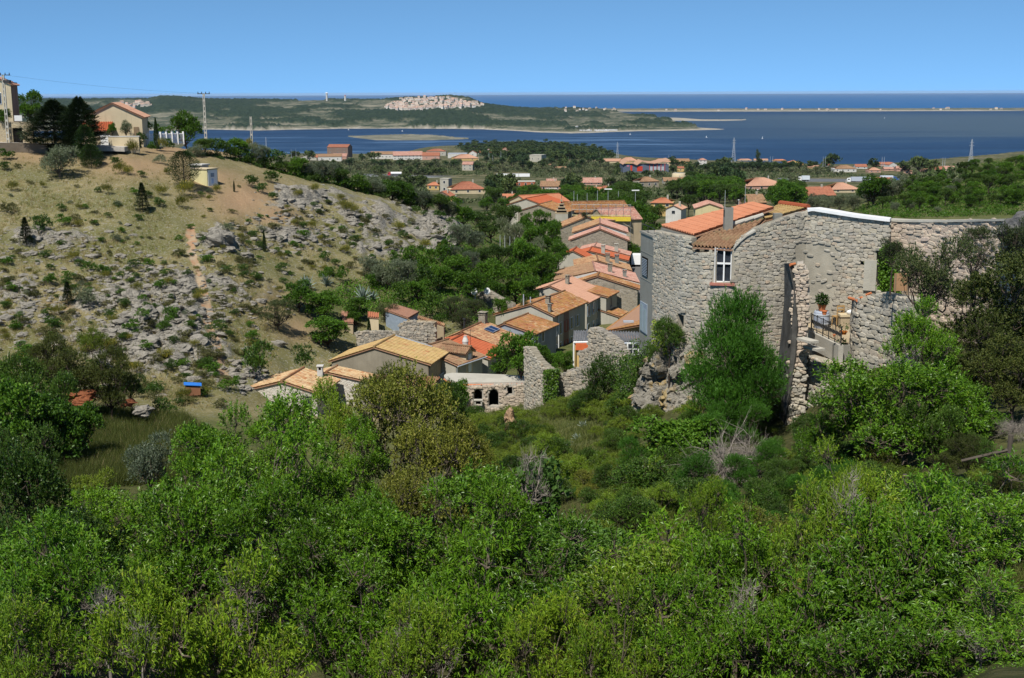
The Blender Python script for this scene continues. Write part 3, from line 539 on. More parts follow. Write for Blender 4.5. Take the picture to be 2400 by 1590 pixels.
def opening(h, face, s, z, w, ht, style='pane', fm=None, parent=None, nm='window'):
    """a window or door: frame proud of the wall, recessed dark pane, optional open shutters"""
    root = parent or h.root
    def T(a, b, c):                                   # a along wall, b outwards, c up
        if face == 'f': return (a, .15-b, c)
        if face == 'r': return (h.wr+b, a, c)
        return (-h.wl-b, a, c)
    def bx(m, a0, a1, b0, b1, c0, c1, mi=0):
        p, q = np.array(T(a0, b0, c0)), np.array(T(a1, b1, c1)); m.box(np.minimum(p, q), np.maximum(p, q), mi)
    t = min(.09, w*.12); f = MB()
    bx(f, s-w/2-t, s-w/2, -.02, .05, z-t, z+ht+t); bx(f, s+w/2, s+w/2+t, -.02, .05, z-t, z+ht+t)
    bx(f, s-w/2, s+w/2, -.02, .05, z+ht, z+ht+t); bx(f, s-w/2, s+w/2, -.02, .09, z-t, z)
    if style in ('cross',): bx(f, s-.03, s+.03, .012, .04, z, z+ht); bx(f, s-w/2, s+w/2, .012, .036, z+ht*.5-.03, z+ht*.5+.03)
    o = f.build(nm, fm or M_wfr, root)
    g = MB(); bx(g, s-w/2, s+w/2, -.02, .010, z, z+ht); g.build('pane', M_dark if style == 'hole' else M_glass, o)
    if style == 'shut':
        for sg in (-1, 1):
            sm = MB(); c = s+sg*(w/2+t+w*.24); bx(sm, c-w*.23, c+w*.23, .0, .06, z, z+ht)
            for q in range(5): bx(sm, c-w*.20, c+w*.20, .06, .075, z+ht*(.08+q*.18), z+ht*(.18+q*.18))
            sm.build('shutter', M_shut if fm is None else fm, root)
    return o
def wpx(h, face, u, v, wp, hp, style='pane', fm=None, nm='window'):
    """window whose lower centre sits at a pixel; size in metres"""
    s, z = loc_face(h, face, u, v); return opening(h, face, s, z, wp, hp, style, fm, nm=nm)
# ---------------------------------------------------------------- the village street
VZ = 70.0
h = gable('white pointed rubble house with pale tiled roof at the valley foot', (659.5, 894), 105, (712, 863), (750, 923), (526, 926), 70.5, wall=M_rubw, roof=T_pale)
wpx(h, 'f', 585, 975, .5, .62, 'pane'); wpx(h, 'f', 723, 950, .55, .75, 'pane', M_conc)
h1 = h
m = MB(); c = on_level(751, 884, 75.5); c = P(751, 884, 108.5); z0 = c[2]-.9
t = thing('chimney_stack', 'white chimney stack with open cap between the two pale roofs', 'chimney', (c[0], c[1], z0-.45)); t['group'] = 'chimneys of the old houses'
m.box((-.24, -.24, 0), (.24, .24, 2.0)); m.build('shaft', M_white, t); q = MB()
for sx in (-1, 1):
    for sy in (-1, 1): q.box((sx*.17-.06, sy*.17-.06, 2.0), (sx*.17+.06, sy*.17+.06, 2.32))
q.box((-.3, -.3, 2.32), (.3, .3, 2.42)); q.build('cap', M_white, t); qq = MB(); qq.box((-.14, -.14, 2.0), (.14, .14, 2.31)); qq.build('flue', M_dark, t)
h = gable('lower rubble house with pale roof tucked behind the white stone house', (765, 873), 109.5, (790, 859), (872, 897), (735, 879), 70.5, wall=M_rubw, roof=T_pale)
h = gable('grey rendered barn with straw coloured roof and wide blank gable', (876, 814), 118, (924.5, 787), (1010, 855), (768, 848), 69.5, wall=M_greyr, roof=T_ylw)
barn = h
fl = MB(); fl.box((.15, h.L-.2, h.H-.02), (h.wr_*.72, h.L-.05, h.H+.12)); fz = fl.build('flashing', M_zinc, h.roof)
fz.rotation_euler = (0, math.atan2(h.dr_, h.wr_), 0); fz.location = (h.H*math.sin(-math.atan2(h.dr_, h.wr_)), 0, h.H*(1-math.cos(math.atan2(h.dr_, h.wr_))))
for s, w_ in ((1.3, 1.3), (3.4, 1.3)):
    z = h.hr-2.5; opening(h, 'r', s, z, w_, 2.0, 'hole', M_beige, nm='loggia_opening')
    b = MB()
    for i in range(9): x = s-w_/2+w_*i/8; b.box((h.wr+.30, x-.02, z), (h.wr+.34, x+.02, z+.9))
    b.box((h.wr+.28, s-w_/2-.05, z+.9), (h.wr+.36, s+w_/2+.05, z+.95)); b.box((h.wr, s-w_/2-.05, z-.1), (h.wr+.38, s+w_/2+.05, z)); b.build('balcony_railing', M_shut, h.root)
sp = MB(); sp.box((h.wr+.004, .2, 0), (h.wr+.03, h.L-.2, h.hr-.05)); sp.build('side_render', M_beige, h.root)
dp = MB(); dp.tube([(h.wr+.1, .25, 0), (h.wr+.1, .25, h.hr-.1)], .05, 8); dp.build('downpipe', M_dmet, h.root)
# house with the dormer
h = gable('pale rendered house with dormer and white shuttered hatch under brown tiles', (983, 817), 121.6, yaw=R_(31), L=5.2, WR=4.6, dR=1.25, WL=3.2, dL=.9, zb=69.2, wall=M_lgrey, roof=T_brn)
dm = MB(); y0 = 2.6; zt = h.hr+1.35
dm.prism([(h.wr+.02, y0-.62, h.hr-1.2), (h.wr+.02, y0+.62, h.hr-1.2), (h.wr+.02, y0+.62, zt-.35), (h.wr+.02, y0, zt), (h.wr+.02, y0-.62, zt-.35)], (-3.0, 0, 0)); dmo = dm.build('dormer', M_cream, h.root)
dr = MB(); slope(dr, (h.wr-3.2, y0, zt+.12), (h.wr+.25, y0, zt+.12), (h.wr+.25, y0-.95, zt-.45), (h.wr-3.2, y0-.95, zt-.45)); slope(dr, (h.wr-3.2, y0, zt+.12), (h.wr+.25, y0, zt+.12), (h.wr+.25, y0+.95, zt-.45), (h.wr-3.2, y0+.95, zt-.45)); ridge_tiles(dr, (h.wr-3.2, y0, zt+.15), (h.wr+.25, y0, zt+.15)); dr.build('dormer_roof', [T_brn, M_eave], dmo)
dw = MB(); dw.box((h.wr+.03, y0-.28, h.hr-1.1), (h.wr+.09, y0+.28, h.hr+.75)); dw.build('hatch_shutter', M_wfr, dmo)
gt = MB(); gt.tube([(h.wr_+.05, -.1, h.hr-.02), (h.wr_+.05, h.L+.1, h.hr-.02)], .07, 8); gt.tube([(h.wr+.1, .2, 0), (h.wr+.1, .2, h.hr)], .045, 8); gt.build('gutter', M_zinc, h.root)
opening(h, 'r', 4.2, .9, .7, 1.2, 'pane', M_rshut)
h = gable('house with bright new orange red roof beside the dormer house', (1043, 806), 126, (1085, 785), (1150, 842), None, 69.5, wall=M_lgrey, roof=T_red)
v = MB(); v.lathe([(.30, 0), (.30, .5), (.34, .7), (.24, 1.0), (.17, 1.15), (.2, 1.25)], 16, c=(1.8, 1.2, h.H-.55)); v.build('chimney', M_white, h.roof)
tv = MB(); tv.tube([(2.6, .6, h.H-.9), (2.6, .6, h.H+1.6)], .02, 6); tv.tube([(2.2, .6, h.H+1.4), (3.1, .6, h.H+1.4)], .012, 5)
for i in range(6): tv.tube([(2.25+i*.15, .35, h.H+1.4), (2.25+i*.15, .85, h.H+1.4)], .008, 4)
tv.build('aerial', M_dmet, h.roof)
h = gable('long brown tiled roof house carrying a blue solar panel', (1080, 778.5), 131, (1135.5, 753), (1200, 826), (1020, 803), 69.5, wall=M_greyr, roof=T_old, chim=[(.1, 6.2, .8, .9, M_rub)])
sp_ = MB(); sl = math.atan2(h.dr_, h.wr_); sp_.box((-.55, -1.1, 0), (.55, 1.1, .06)); pn = sp_.build('solar_panel', plain('solar_blue', (.012, .025, .08), .15, .6, var=.1), h.root)
pn.location = (1.8, 4.6, h.H-1.8*math.tan(sl)+.12); pn.rotation_euler = (0, sl, 0)
pf = MB()
for y in (-1.12, -.02, 1.1): pf.box((-.58, y-.02, .06), (.58, y+.02, .08))
for x in (-.58, .56): pf.box((x-.02, -1.12, .06), (x+.02, 1.12, .08))
pf.build('panel_frame', M_zinc, pn)
fl = MB(); fl.tube([(-.6, 2.4, h.H-.4), (-.6, 2.4, h.H+.9)], .11, 10); fl.tube([(-.6, 2.4, h.H+.9), (-.6, 2.4, h.H+1.05)], .17, 10); fl.build('metal_flue', M_dmet, h.roof)
h = gable('narrow house with rusty lichened roof and blue grey street wall', (1181, 758), 136, None, (1257, 784), (1150, 772), 69.3, yaw=R_(25), L=6.6, wall=M_blue, roof=T_rust)
for s in (.9, 2.6):
    for z in (.8, 3.2): opening(h, 'r', s, z, .6, 1.2, 'shut')
h = gable('tall grey house with broad orange lichened roof above the street', (1243, 714), 143, None, (1301, 742), (1154, 738), 68.5, yaw=R_(24), L=11.0, wall=M_lgrey, roof=T_rust, chim=[(1.0, 3.0, .5, .8, M_rub), (2.2, .6, .35, .7, M_conc)])
for i, s in enumerate((.9, 2.6, 4.4, 6.2, 8.2)):
    for z in (1.0, 3.4): opening(h, 'r', s, z, .62, 1.35, 'shut', M_rshut if i == 2 else None)
vp = MB()
for x, y, a in ((-1.0, .3, 1.5), (-.2, .5, 1.2)): vp.tube([(x, y, h.H-1), (x, y, h.H+a-.4)], .07, 8)
vp.build('vent_pipe', M_zinc, h.roof); pl = MB(); pl.box((h.wr+.01, 3.6, -.5), (h.wr+.05, 5.2, h.hr-.1)); pl.build('brown_facade', M_brown, h.root); pp = MB(); pp.tube([(h.wr+.12, 1.7, 0), (h.wr+.12, 1.7, h.hr)], .06, 8); pp.build('downpipe', M_wfr, h.root)
h = gable('house with pale pink new tiles next up the street', (1287, 670.5), 157, yaw=R_(21), L=9.0, WR=5.4, dR=1.9, WL=4.2, dL=1.5, zb=68.5, wall=M_lgrey, roof=T_pink, chim=[(1.0, 4.4, .45, .9, M_rub)])
for s in (1.0, 3.0, 5.0, 7.0):
    for z in (1.0, 3.4): opening(h, 'r', s, z, .65, 1.4, 'shut')
h = gable('slim house with lichen orange roof and pale front facing the street bend', (1340, 675), 161, None, (1426, 697), (1310, 684), 68.3, yaw=R_(22), wall=M_lgrey, roof=T_rust, L=5.0)
opening(h, 'r', 2.2, 4.0, .6, 1.1, 'pane', M_conc); opening(h, 'r', 2.2, 1.2, .7, 1.6, 'shut')
lt = MB(); lt.tube([(h.wr, 3.4, 2.6), (h.wr+.7, 3.4, 2.9)], .03, 6); lt.lathe([(.08, 0), (.18, .1), (.14, .45), (.03, .55)], 8, c=(h.wr+.75, 3.4, 2.45)); lt.build('wall_lantern', M_dmet, h.root)
h = gable('low red roofed annex between pink tiled house and slim pale house', (1392, 722), 160, yaw=R_(20), L=4.0, WR=3.6, dR=1.0, WL=2, dL=.6, zb=68.5, wall=M_lgrey, roof=T_rust)
h = gable('big stone gabled house with white verge and orange edge tiles', (1400, 647), 165, yaw=R_(9), L=3.2, WR=5.75, dR=1.72, WL=4.3, dL=1.4, zb=68.5, wall=M_rub, roof=T_rust)
h = gable('long house with mottled brown roof behind white verge band', (1395, 636), 170, (1389, 614), (1500, 664), (1298.5, 658), 68.5, wall=M_rub, roof=T_rose, roofL=T_brn, chim=[(2.2, 3.0, .6, 1.0, M_rub), (4.2, 2.0, .5, .8, M_conc)])
vb = MB(); vb.prism([(-5.7, -.02, h.H-h.dl_-.45), (0, -.02, h.H-.5), (h.wr_, -.02, h.H-h.dr_-.45), (h.wr_, -.02, h.H-h.dr_-.1), (0, -.02, h.H-.12), (-5.7, -.02, h.H-h.dl_-.1)], (0, .16, 0)); vb.build('white_verge', M_white, h.root)
h = gable('house with orange brown roof and two stacks halfway up the street', (1402, 612), 184, (1398, 598), (1482, 636), (1345, 624), 68.5, wall=M_lgrey, roof=T_old, chim=[(1.5, 2.0, .6, 1.1, M_rub), (3.0, 4.0, .6, 1.1, M_conc)])
h = gable('small grey gabled house with brick red roof at the garden edge', (1342, 588), 195, (1351, 580), (1392, 613), (1300, 604), 68.5, wall=M_pconc, roof=T_red)
h = gable('house with red strip roof behind the small grey gable', (1381, 589), 200, yaw=R_(8), L=6, WR=6.4, dR=1.5, WL=3, dL=.7, zb=68.5, wall=M_lgrey, roof=T_red, chim=[(2.2, 1, .6, 1.2, M_lgrey)])
h = gable('house with faded rose roof below the double stone gable', (1393, 578), 205, yaw=R_(8), L=5, WR=6.0, dR=1.5, WL=2.5, dL=.6, zb=68.5, wall=M_pconc, roof=T_rose, chim=[(3.6, 1, .6, 1.0, M_lgrey)])
h = gable('bare stone gable house with pink roof edge', (1406, 537), 210, yaw=R_(4), L=5, WR=5.05, dR=2.0, WL=5.35, dL=2.0, zb=67.5, wall=M_rub, roof=T_rose)
h = gable('white gabled house standing over the bare stone gable', (1406, 524), 216, yaw=R_(4), L=9, WR=5.0, dR=1.65, WL=4.9, dL=1.7, zb=67.5, wall=M_white, roof=T_rose, roofL=T_old)
h = gable('house with brown lichened roof left of the white gable', (1376.5, 508), 240, (1359, 503), (1412, 525), (1308, 536), 67, wall=M_rub, roof=T_old)
h = gable('grey gabled house with orange lichen roof and white rendered edge', (1262, 480), 262, yaw=R_(20), L=9, WR=5.5, dR=1.7, WL=5, dL=1.6, zb=66, wall=M_greyr, roof=T_rust)
h = gable('brick red roofed house at the far left end of the old street', (1232, 466), 285, yaw=R_(25), L=12, WR=7, dR=2.1, WL=5, dL=1.6, zb=64, wall=M_lgrey, roof=T_red, roofL=T_org)
h = gable('orange roofed house behind the trees at the top of the old street', (1215, 459), 310, yaw=R_(60), L=12, WR=6, dR=1.8, WL=5, dL=1.6, zb=63, wall=M_cream, roof=T_org)
h = gable('house with straw yellow roof behind the louvred stack', (1320, 474), 275, yaw=R_(80), L=14, WR=6, dR=1.8, WL=5, dL=1.5, zb=66, wall=M_greyr, roof=T_rust)
# pagoda like louvred stack
c = P(1316, 502, 258); t = thing('louvred_stack', 'big pyramid shaped louvred stack standing among the upper roofs', 'chimney', (c[0], c[1], c[2]-2)); m = MB()
m.box((-1.3, -1.1, -1), (1.3, 1.1, 2.1)); m.build('base', M_lgrey, t); m = MB()
for i in range(4): w_ = 1.35-i*.3; m.prism([(-w_, -w_*.8, 2.15+i*.62), (w_, -w_*.8, 2.15+i*.62), (w_, w_*.8, 2.15+i*.62), (-w_, w_*.8, 2.15+i*.62)], (0, 0, .22)); m.box((-w_+.35, -w_*.8+.3, 2.37+i*.62), (w_-.35, w_*.8-.3, 2.80+i*.62), 1)
m.prism([(-.35, -.3, 4.62), (.35, -.3, 4.62), (0, -.3, 5.2)], (0, .6, 0)); m.build('louvres', [M_beige, M_dark], t); m = MB(); m.tube([(0, 0, 5.2), (0, 0, 5.9)], .05, 6); m.build('finial', M_dmet, t)
# scaffolded house
h = gable('house wrapped in scaffolding with pale pink hipped roof', (1398, 489), 250, yaw=R_(75), L=8, WR=5.2, dR=1.9, WL=5, dL=1.8, zb=66.5, wall=M_beige, roof=T_rose)
c = P(1428, 521, 246); t = thing('scaffolding', 'galvanised scaffolding with yellow boards round the pink roofed house', 'scaffolding', (c[0], c[1], c[2]-4), R_(-8)); m = MB()
xs = np.linspace(-7.5, 4.2, 9)
for x in xs:
    for y in (0, .9): m.tube([(x, y, 0), (x, y, 7.6)], .026, 6)
for z in (1.4, 3.4, 5.3, 6.4, 7.4):
    for y in (0, .9): m.tube([(xs[0], y, z), (xs[-1], y, z)], .022, 6)
for i in range(8): m.tube([(xs[i], 0, 5.3), (xs[i+1], 0, 7.4)], .025, 5)
m.build('poles', plain('dull_steel', (.22, .23, .24), .5, .3, .3), t); m = MB(); m.box((-3.6, -.05, 4.2), (4.2, -.01, 5.1)); m.box((-7.5, .05, 5.25), (4.2, .85, 5.3)); m.box((4.21, -.05, 4.2), (4.25, .9, 5.1)); m.build('yellow_boards', plain('yellow_board', (.62, .47, .05), .7), t)
# right of the street
def quad_roof(label, pts, zb, wall, roof, name='stone_house', cat='house', fine=True):
    """lean-to or single visible slope: ridge A,B then eave C (below B), D (below A), each (u,v,d)"""
    A, B, C, D = [P(u, v, d) for u, v, d in pts]; c = (A+B+C+D)/4; t = thing(name, label, cat, (c[0], c[1], zb)); o = np.array([c[0], c[1], zb])
    r = MB(); slope(r, A-o, B-o, C-o, D-o, uv0=random.random()*40, fine=fine); r.build('roof', [roof, M_eave], t)
    q = [A-o, B-o, C-o, D-o]; cen = sum(q)/4; w = MB(); top = [cen+(p-cen)*np.array([.93, .93, 1])-[0, 0, .2] for p in q]; bot = [np.array([p[0], p[1], -4]) for p in top]
    V = top+bot; w.add(V, [[0, 1, 2, 3], [7, 6, 5, 4], [0, 4, 5, 1], [1, 5, 6, 2], [2, 6, 7, 3], [3, 7, 4, 0]]); w.build('wall', wall, t); return t, o
t, o = quad_roof('long orange lichened roof on the right side of the street', [(1535, 690, 150), (1560, 752, 112), (1413, 778, 116), (1462, 742, 150)], 68.5, M_rub, T_rust)
sk = MB(); c = P(1473, 757, 118)-o; sk.box(c-[.5, .25, -.05], c+[.5, .25, .2]); sk.build('skylight', M_zinc, t)
t, o = quad_roof('cream house with grey tiles and white cross window below the tower', [(1424, 776, 101), (1545, 780, 98), (1538, 803, 94), (1440, 802, 96.5)], 72.5, M_beige, T_grey)
m = MB(); m.tube([P(1440, 805, 96.2)-o, P(1538, 806, 93.8)-o], .1, 8); m.build('gutter', M_zinc, t)
cw = P(1483, 831, 95.0)-o; m = MB(); m.box(cw+[-.48, -.06, -.05], cw+[.48, -.012, .95]); w_ = m.build('window', M_wfr, t); m = MB()
for i in (0, 1):
    for j in (0, 1): m.box(cw+[-.37+i*.40, -.075, .06+j*.43], cw+[-.03+i*.40, -.061, .41+j*.43])
m.build('pane', M_glass, w_)
t, o = quad_roof('grey tiled porch roof with orange lintel behind the ruined wall', [(1345, 775, 104), (1392, 775, 103), (1388, 800, 98.5), (1343, 801, 99.5)], 71.5, M_ochre, T_grey)
m = MB(); c = P(1345, 803, 99); m.tube([c-o, P(1388, 802, 98)-o], .09, 8); m.tube([c-o, c-o-[0, 0, 3.6]], .07, 8); m.build('gutter', M_wfr, t); m = MB(); a = P(1352, 812, 98.2)-o; m.box(a+[-.1, -.1, -.3], a+[1.25, .02, .25]); m.build('lintel', plain('orange_paint', (.6, .14, .05)), t)
# ---------------------------------------------------------------- rubble masonry, stone by stone
def ico(sub=1):
    t = (1+5**.5)/2; V = [(-1, t, 0), (1, t, 0), (-1, -t, 0), (1, -t, 0), (0, -1, t), (0, 1, t), (0, -1, -t), (0, 1, -t), (t, 0, -1), (t, 0, 1), (-t, 0, -1), (-t, 0, 1)]
    F = [(0, 11, 5), (0, 5, 1), (0, 1, 7), (0, 7, 10), (0, 10, 11), (1, 5, 9), (5, 11, 4), (11, 10, 2), (10, 7, 6), (7, 1, 8), (3, 9, 4), (3, 4, 2), (3, 2, 6), (3, 6, 8), (3, 8, 9), (4, 9, 5), (2, 4, 11), (6, 2, 10), (8, 6, 7), (9, 8, 1)]
    V = [np.array(v, float)/np.linalg.norm(v) for v in V]
    for _ in range(sub):
        c = {}; G_ = []
        def mid(a, b):
            k = (min(a, b), max(a, b))
            if k not in c: p = V[a]+V[b]; V.append(p/np.linalg.norm(p)); c[k] = len(V)-1
            return c[k]
        for a, b, d in F: x, y, z = mid(a, b), mid(b, d), mid(d, a); G_ += [(a, x, z), (b, y, x), (d, z, y), (x, y, z)]
        F = G_
    return np.array(V), np.array(F)
ICO1 = ico(1); ICO2 = ico(2); ICO3 = ico(3)
_bx = np.sign(ICO1[0])*np.abs(ICO1[0])**np.array([.55, .34, .55]); _bx /= np.abs(_bx).max()
class Path:
    """a wall line in plan with its outward side towards the camera"""
    def __init__(s, pts):
        p = np.array([P(u, 700, d)[:2] for u, d in pts]); s.us = np.array([u for u, d in pts], float); s.p = p
        s.cum = np.concatenate([[0], np.cumsum(np.linalg.norm(np.diff(p, axis=0), axis=1))]); s.L = s.cum[-1]
    def xy(s, q): return np.stack([np.interp(q, s.cum, s.p[:, 0]), np.interp(q, s.cum, s.p[:, 1])], -1)
    def frame(s, q):
        a = s.xy(np.maximum(q-.25, 0)); b = s.xy(np.minimum(q+.25, s.L)); t = (b-a)/np.linalg.norm(b-a, axis=-1)[..., None]
        n = np.stack([t[..., 1], -t[..., 0]], -1); n = np.where((n*(-s.xy(q))).sum(-1)[..., None] < 0, -n, n); return t, n
    def pix(s, u, v):
        """height on the wall of a pixel; also position along it"""
        q = np.interp(u, s.us, s.cum); xy = s.xy(q); d = np.hypot(xy[..., 0], xy[..., 1]); return q, 100+ray(u, v)[..., 2]*d
def masonry(path, o, zlo, zhi, mask=None, sh=.2, sw=.36, depth=.13, seed=1, proud=0.0, course=True, jit=1.0):
    """stones on a wall face; zlo/zhi functions of q; returns MB in coordinates relative to o"""
    g = np.random.default_rng(seed); Q, Zc, Wd, Hh = [], [], [], []
    zmin = min(zlo(q) for q in np.linspace(0, path.L, 60)); zmax = max(zhi(q) for q in np.linspace(0, path.L, 60)); z = zmin
    while z < zmax:
        h = sh*g.uniform(.7, 1.35); q = g.uniform(-.3, 0)
        while q < path.L:
            w = sw*g.uniform(.55, 1.55)
            qc = q+w/2; zc = z+h/2+g.normal(0, .022*jit)+.06*math.sin(qc*1.3+z*.7)
            if 0 <= qc <= path.L and zlo(qc) < zc < zhi(qc) and (mask is None or not mask(qc, zc)):
                Q.append(qc); Zc.append(zc); Wd.append(w); Hh.append(h)
            q += w
        z += h*.96
    Q, Zc, Wd, Hh = map(np.array, (Q, Zc, Wd, Hh)); n = len(Q); xy = path.xy(Q); t, nn = path.frame(Q)
    B = np.broadcast_to(_bx, (n,)+_bx.shape)*g.uniform(.86, 1.1, (n,)+_bx.shape)
    a = g.normal(0, .13*jit, n)[:, None]; bx, by, bz = B[..., 0]*Wd[:, None]*.53, B[..., 1]*depth*g.uniform(.8, 1.25, (n, 1)), B[..., 2]*Hh[:, None]*.545
    x2 = bx*np.cos(a)-bz*np.sin(a); z2 = bx*np.sin(a)+bz*np.cos(a)
    off = (by+proud+g.normal(0, min(.018, depth*.22)*jit, (n, 1)))
    V = np.stack([xy[:, None, 0]+t[:, None, 0]*x2+nn[:, None, 0]*off-o[0], xy[:, None, 1]+t[:, None, 1]*x2+nn[:, None, 1]*off-o[1], Zc[:, None]+z2-o[2]], -1)
    F = (ICO1[1][None]+(np.arange(n)*len(_bx))[:, None, None]).reshape(-1, 3)
    return MB().add(V.reshape(-1, 3), F)
def core(path, o, zlo, zhi, thick=.55, mask=None, step=.12, back=.05, rag=.0, seed=3):
    """mortar body of the wall behind the stones, as columns so that openings stay open"""
    g = np.random.default_rng(seed); mb = MB(); n = max(2, int(path.L/step)); qs = np.linspace(0, path.L, n+1)
    for a, b in zip(qs[:-1], qs[1:]):
        c = (a+b)/2; lo, hi = zlo(c), zhi(c)-.05+g.normal(0, rag); ivs = [(lo, hi)]
        if mask is not None:
            zs = np.linspace(lo, hi, 120); ok = np.array([not mask(c, z) for z in zs]); ivs = []; s0 = None
            for z, k in zip(zs, ok):
                if k and s0 is None: s0 = z
                if not k and s0 is not None: ivs.append((s0, z)); s0 = None
            if s0 is not None: ivs.append((s0, hi))
        pa, pb = path.xy(a), path.xy(b); _, na = path.frame(np.array(a)); _, nb = path.frame(np.array(b))
        for l, h_ in ivs:
            if h_-l < .02: continue
            V = [(*(pa-na*back), l), (*(pb-nb*back), l), (*(pb-nb*(back+thick)), l), (*(pa-na*(back+thick)), l)]; V += [(x, y, h_) for x, y, _ in V]
            mb.add(np.array(V)-o, np.array([(0, 3, 2, 1), (4, 5, 6, 7), (0, 1, 5, 4), (1, 2, 6, 5), (2, 3, 7, 6), (3, 0, 4, 7)]))
    return mb
STONE_G = stone_mat('limestone_rubble', [(.34, .32, .27), (.47, .435, .365), (.53, .49, .415), (.57, .515, .41), (.48, .43, .33), (.42, .395, .345), (.56, .44, .32)])
STONE_P = stone_mat('pinkish_rubble', [(.46, .38, .30), (.58, .47, .37), (.66, .55, .43), (.50, .42, .34), (.62, .50, .42)])
STONE_R = stone_mat('ruin_rubble', [(.26, .24, .21), (.38, .35, .29), (.48, .43, .35), (.52, .44, .34), (.34, .32, .28)])
MORT = render_mat('old_mortar', (.50, .455, .365), .3, 1.2); MORTL = render_mat('light_mortar', (.55, .50, .43), .3)
# ---------------------------------------------------------------- the big house on the old rampart
tp = Path([(1530, 60.5), (1560, 59), (1600, 57.6), (1650, 56.8), (1700, 56.6), (1760, 56.8), (1820, 57.3), (1868, 57.9), (1884, 58.1), (1905, 57.9), (1960, 57.4), (2020, 57.1), (2068, 56.9), (2076, 56.9)])
tu = [1530, 1600, 1611, 1613, 1622, 1624, 1676, 1712, 1718, 1730, 1745, 1770, 1800, 1850, 1885, 1900, 1950, 2000, 2076]
tv_ = [541, 553, 557, 574, 594, 590, 588, 586, 576, 562, 549, 534, 522, 505, 494, 492, 500, 508, 517]
tq, tz = tp.pix(np.array(tu, float), np.array(tv_, float))
o_t = np.array([*tp.xy(tp.L/2), 86.0])
big = thing('rampart_house', 'big grey stone house on the rampart with patched orange tiled roof', 'house', o_t)
T_hi = lambda q: float(np.interp(q, tq, tz)); T_lo = lambda q: 85.6 if q < 9 else 87.6
def hole(u0, v0, u1, v1):
    q0, za = tp.pix(np.array(float(u0)), np.array(float(v1))); q1, zb = tp.pix(np.array(float(u1)), np.array(float(v0))); return float(q0), float(za), float(q1), float(zb)
WIN = hole(1675, 583, 1713, 662); SLIT = hole(1590, 742, 1602, 790); DOOR = hole(2052, 588, 2067, 682); GAP1 = hole(2013, 615, 2022, 623); GAP2 = hole(2022, 675, 2029, 685)
def t_mask(q, z):
    for k, (a, b, c, d) in enumerate((WIN, SLIT, DOOR, GAP1, GAP2)):
        if k == 2:
            if z < d and z > b and q > a+ (z-b)/(d-b)*-.05 and q < c: return True
        elif a < q < c and b < z < d: return True
    return False
def m_mask(q, z):
    for a, b, c, d in (WIN, SLIT, DOOR, GAP1, GAP2):
        if a-.1 < q < c+.1 and b-.08 < z < d+.08: return True
    # the plastered strip round the inner corner keeps few stones showing
    u = np.interp(q, tp.cum, tp.us)
    if 1858 < u < 1955 and z < 93.2: return (math.sin(q*37.1+z*91.7)*43758.5) % 1 < .93
    return False
core(tp, o_t, T_lo, T_hi, .55, t_mask, .1, .012).build('wall_core', MORT, big)
masonry(tp, o_t, T_lo, T_hi, m_mask, .135, .245, .034, 5).build('rubble_face', STONE_G, big)
# coping and the plastered edge by the window
def ribbon(path, u0, u1, zf, w0, w1, th, n=40):
    mb = MB(); us = np.linspace(u0, u1, n); V = []
    for u in us:
        q = float(np.interp(u, path.us, path.cum)); xy = path.xy(q); _, nn = path.frame(np.array(q)); z = zf(q)
        for w, dz in ((w0, 0), (w0, th), (-w1, th), (-w1, 0)): V.append((*(xy+nn*w), z+dz))
    i = np.arange(n-1)[:, None]*4; j = np.arange(4)[None]; mb.add(np.array(V)-o_t, np.stack([i+j, i+(j+1) % 4, i+4+(j+1) % 4, i+4+j], -1).reshape(-1, 4))
    mb.F += [np.array([[0, 1, 2, 3]]), np.array([[4*n-1, 4*n-2, 4*n-3, 4*n-4]])]; mb.M += [0, 0]; mb.UV += [None, None]; return mb
ribbon(tp, 1884, 2076, lambda q: T_hi(q)-.04, .16, .5, .13).build('coping', M_wfr, big)
ribbon(tp, 1716, 1764, lambda q: T_hi(q)-.10, .10, .3, .08).build('verge_mortar', M_pconc, big)
# window with white timber cross
def on_path(q, b): xy = tp.xy(q); _, nn = tp.frame(np.array(float(q))); return np.array([*(xy+nn*b), 0])
def tb(mb, q0, q1, b0, b1, z0, z1, m=0):
    A, B, C, D = on_path(q0, b0), on_path(q1, b0), on_path(q1, b1), on_path(q0, b1); V = [p+[0, 0, z0] for p in (A, B, C, D)]+[p+[0, 0, z1] for p in (A, B, C, D)]
    return mb.add(np.array(V)-o_t, np.array([(0, 3, 2, 1), (4, 5, 6, 7), (0, 1, 5, 4), (1, 2, 6, 5), (2, 3, 7, 6), (3, 0, 4, 7)]), m)
a, b, c, d = WIN; f = MB(); e = .042
tb(f, a, a+e, -.22, -.10, b, d); tb(f, c-e, c, -.22, -.10, b, d); tb(f, a+e, c-e, -.22, -.10, b, b+e); tb(f, a+e, c-e, -.22, -.10, d-e, d)
mq = (a+c)/2; mz = b+(d-b)*.55; tb(f, mq-.035, mq+.035, -.21, -.09, b+e, d-e); tb(f, a+e, c-e, -.205, -.08, mz-.035, mz+.035)
wf = f.build('window', M_wfr, big); g_ = MB(); tb(g_, a+e, c-e, -.20, -.18, b+e, d-e); g_.build('pane', M_glass, wf)
f = MB(); tb(f, a-.06, a, -.3, .03, b-.05, d+.02); f.build('plaster_reveal', M_white, big)
f = MB(); tb(f, a-.22, c+.12, -.3, .16, b-.13, b-.02); f.build('window_sill', plain('brick_sill', (.40, .16, .12)), big)
f = MB(); tb(f, SLIT[0], SLIT[2], -.55, -.35, SLIT[1]-.2, SLIT[3]); f.build('blocked_slit', M_lgrey, big)
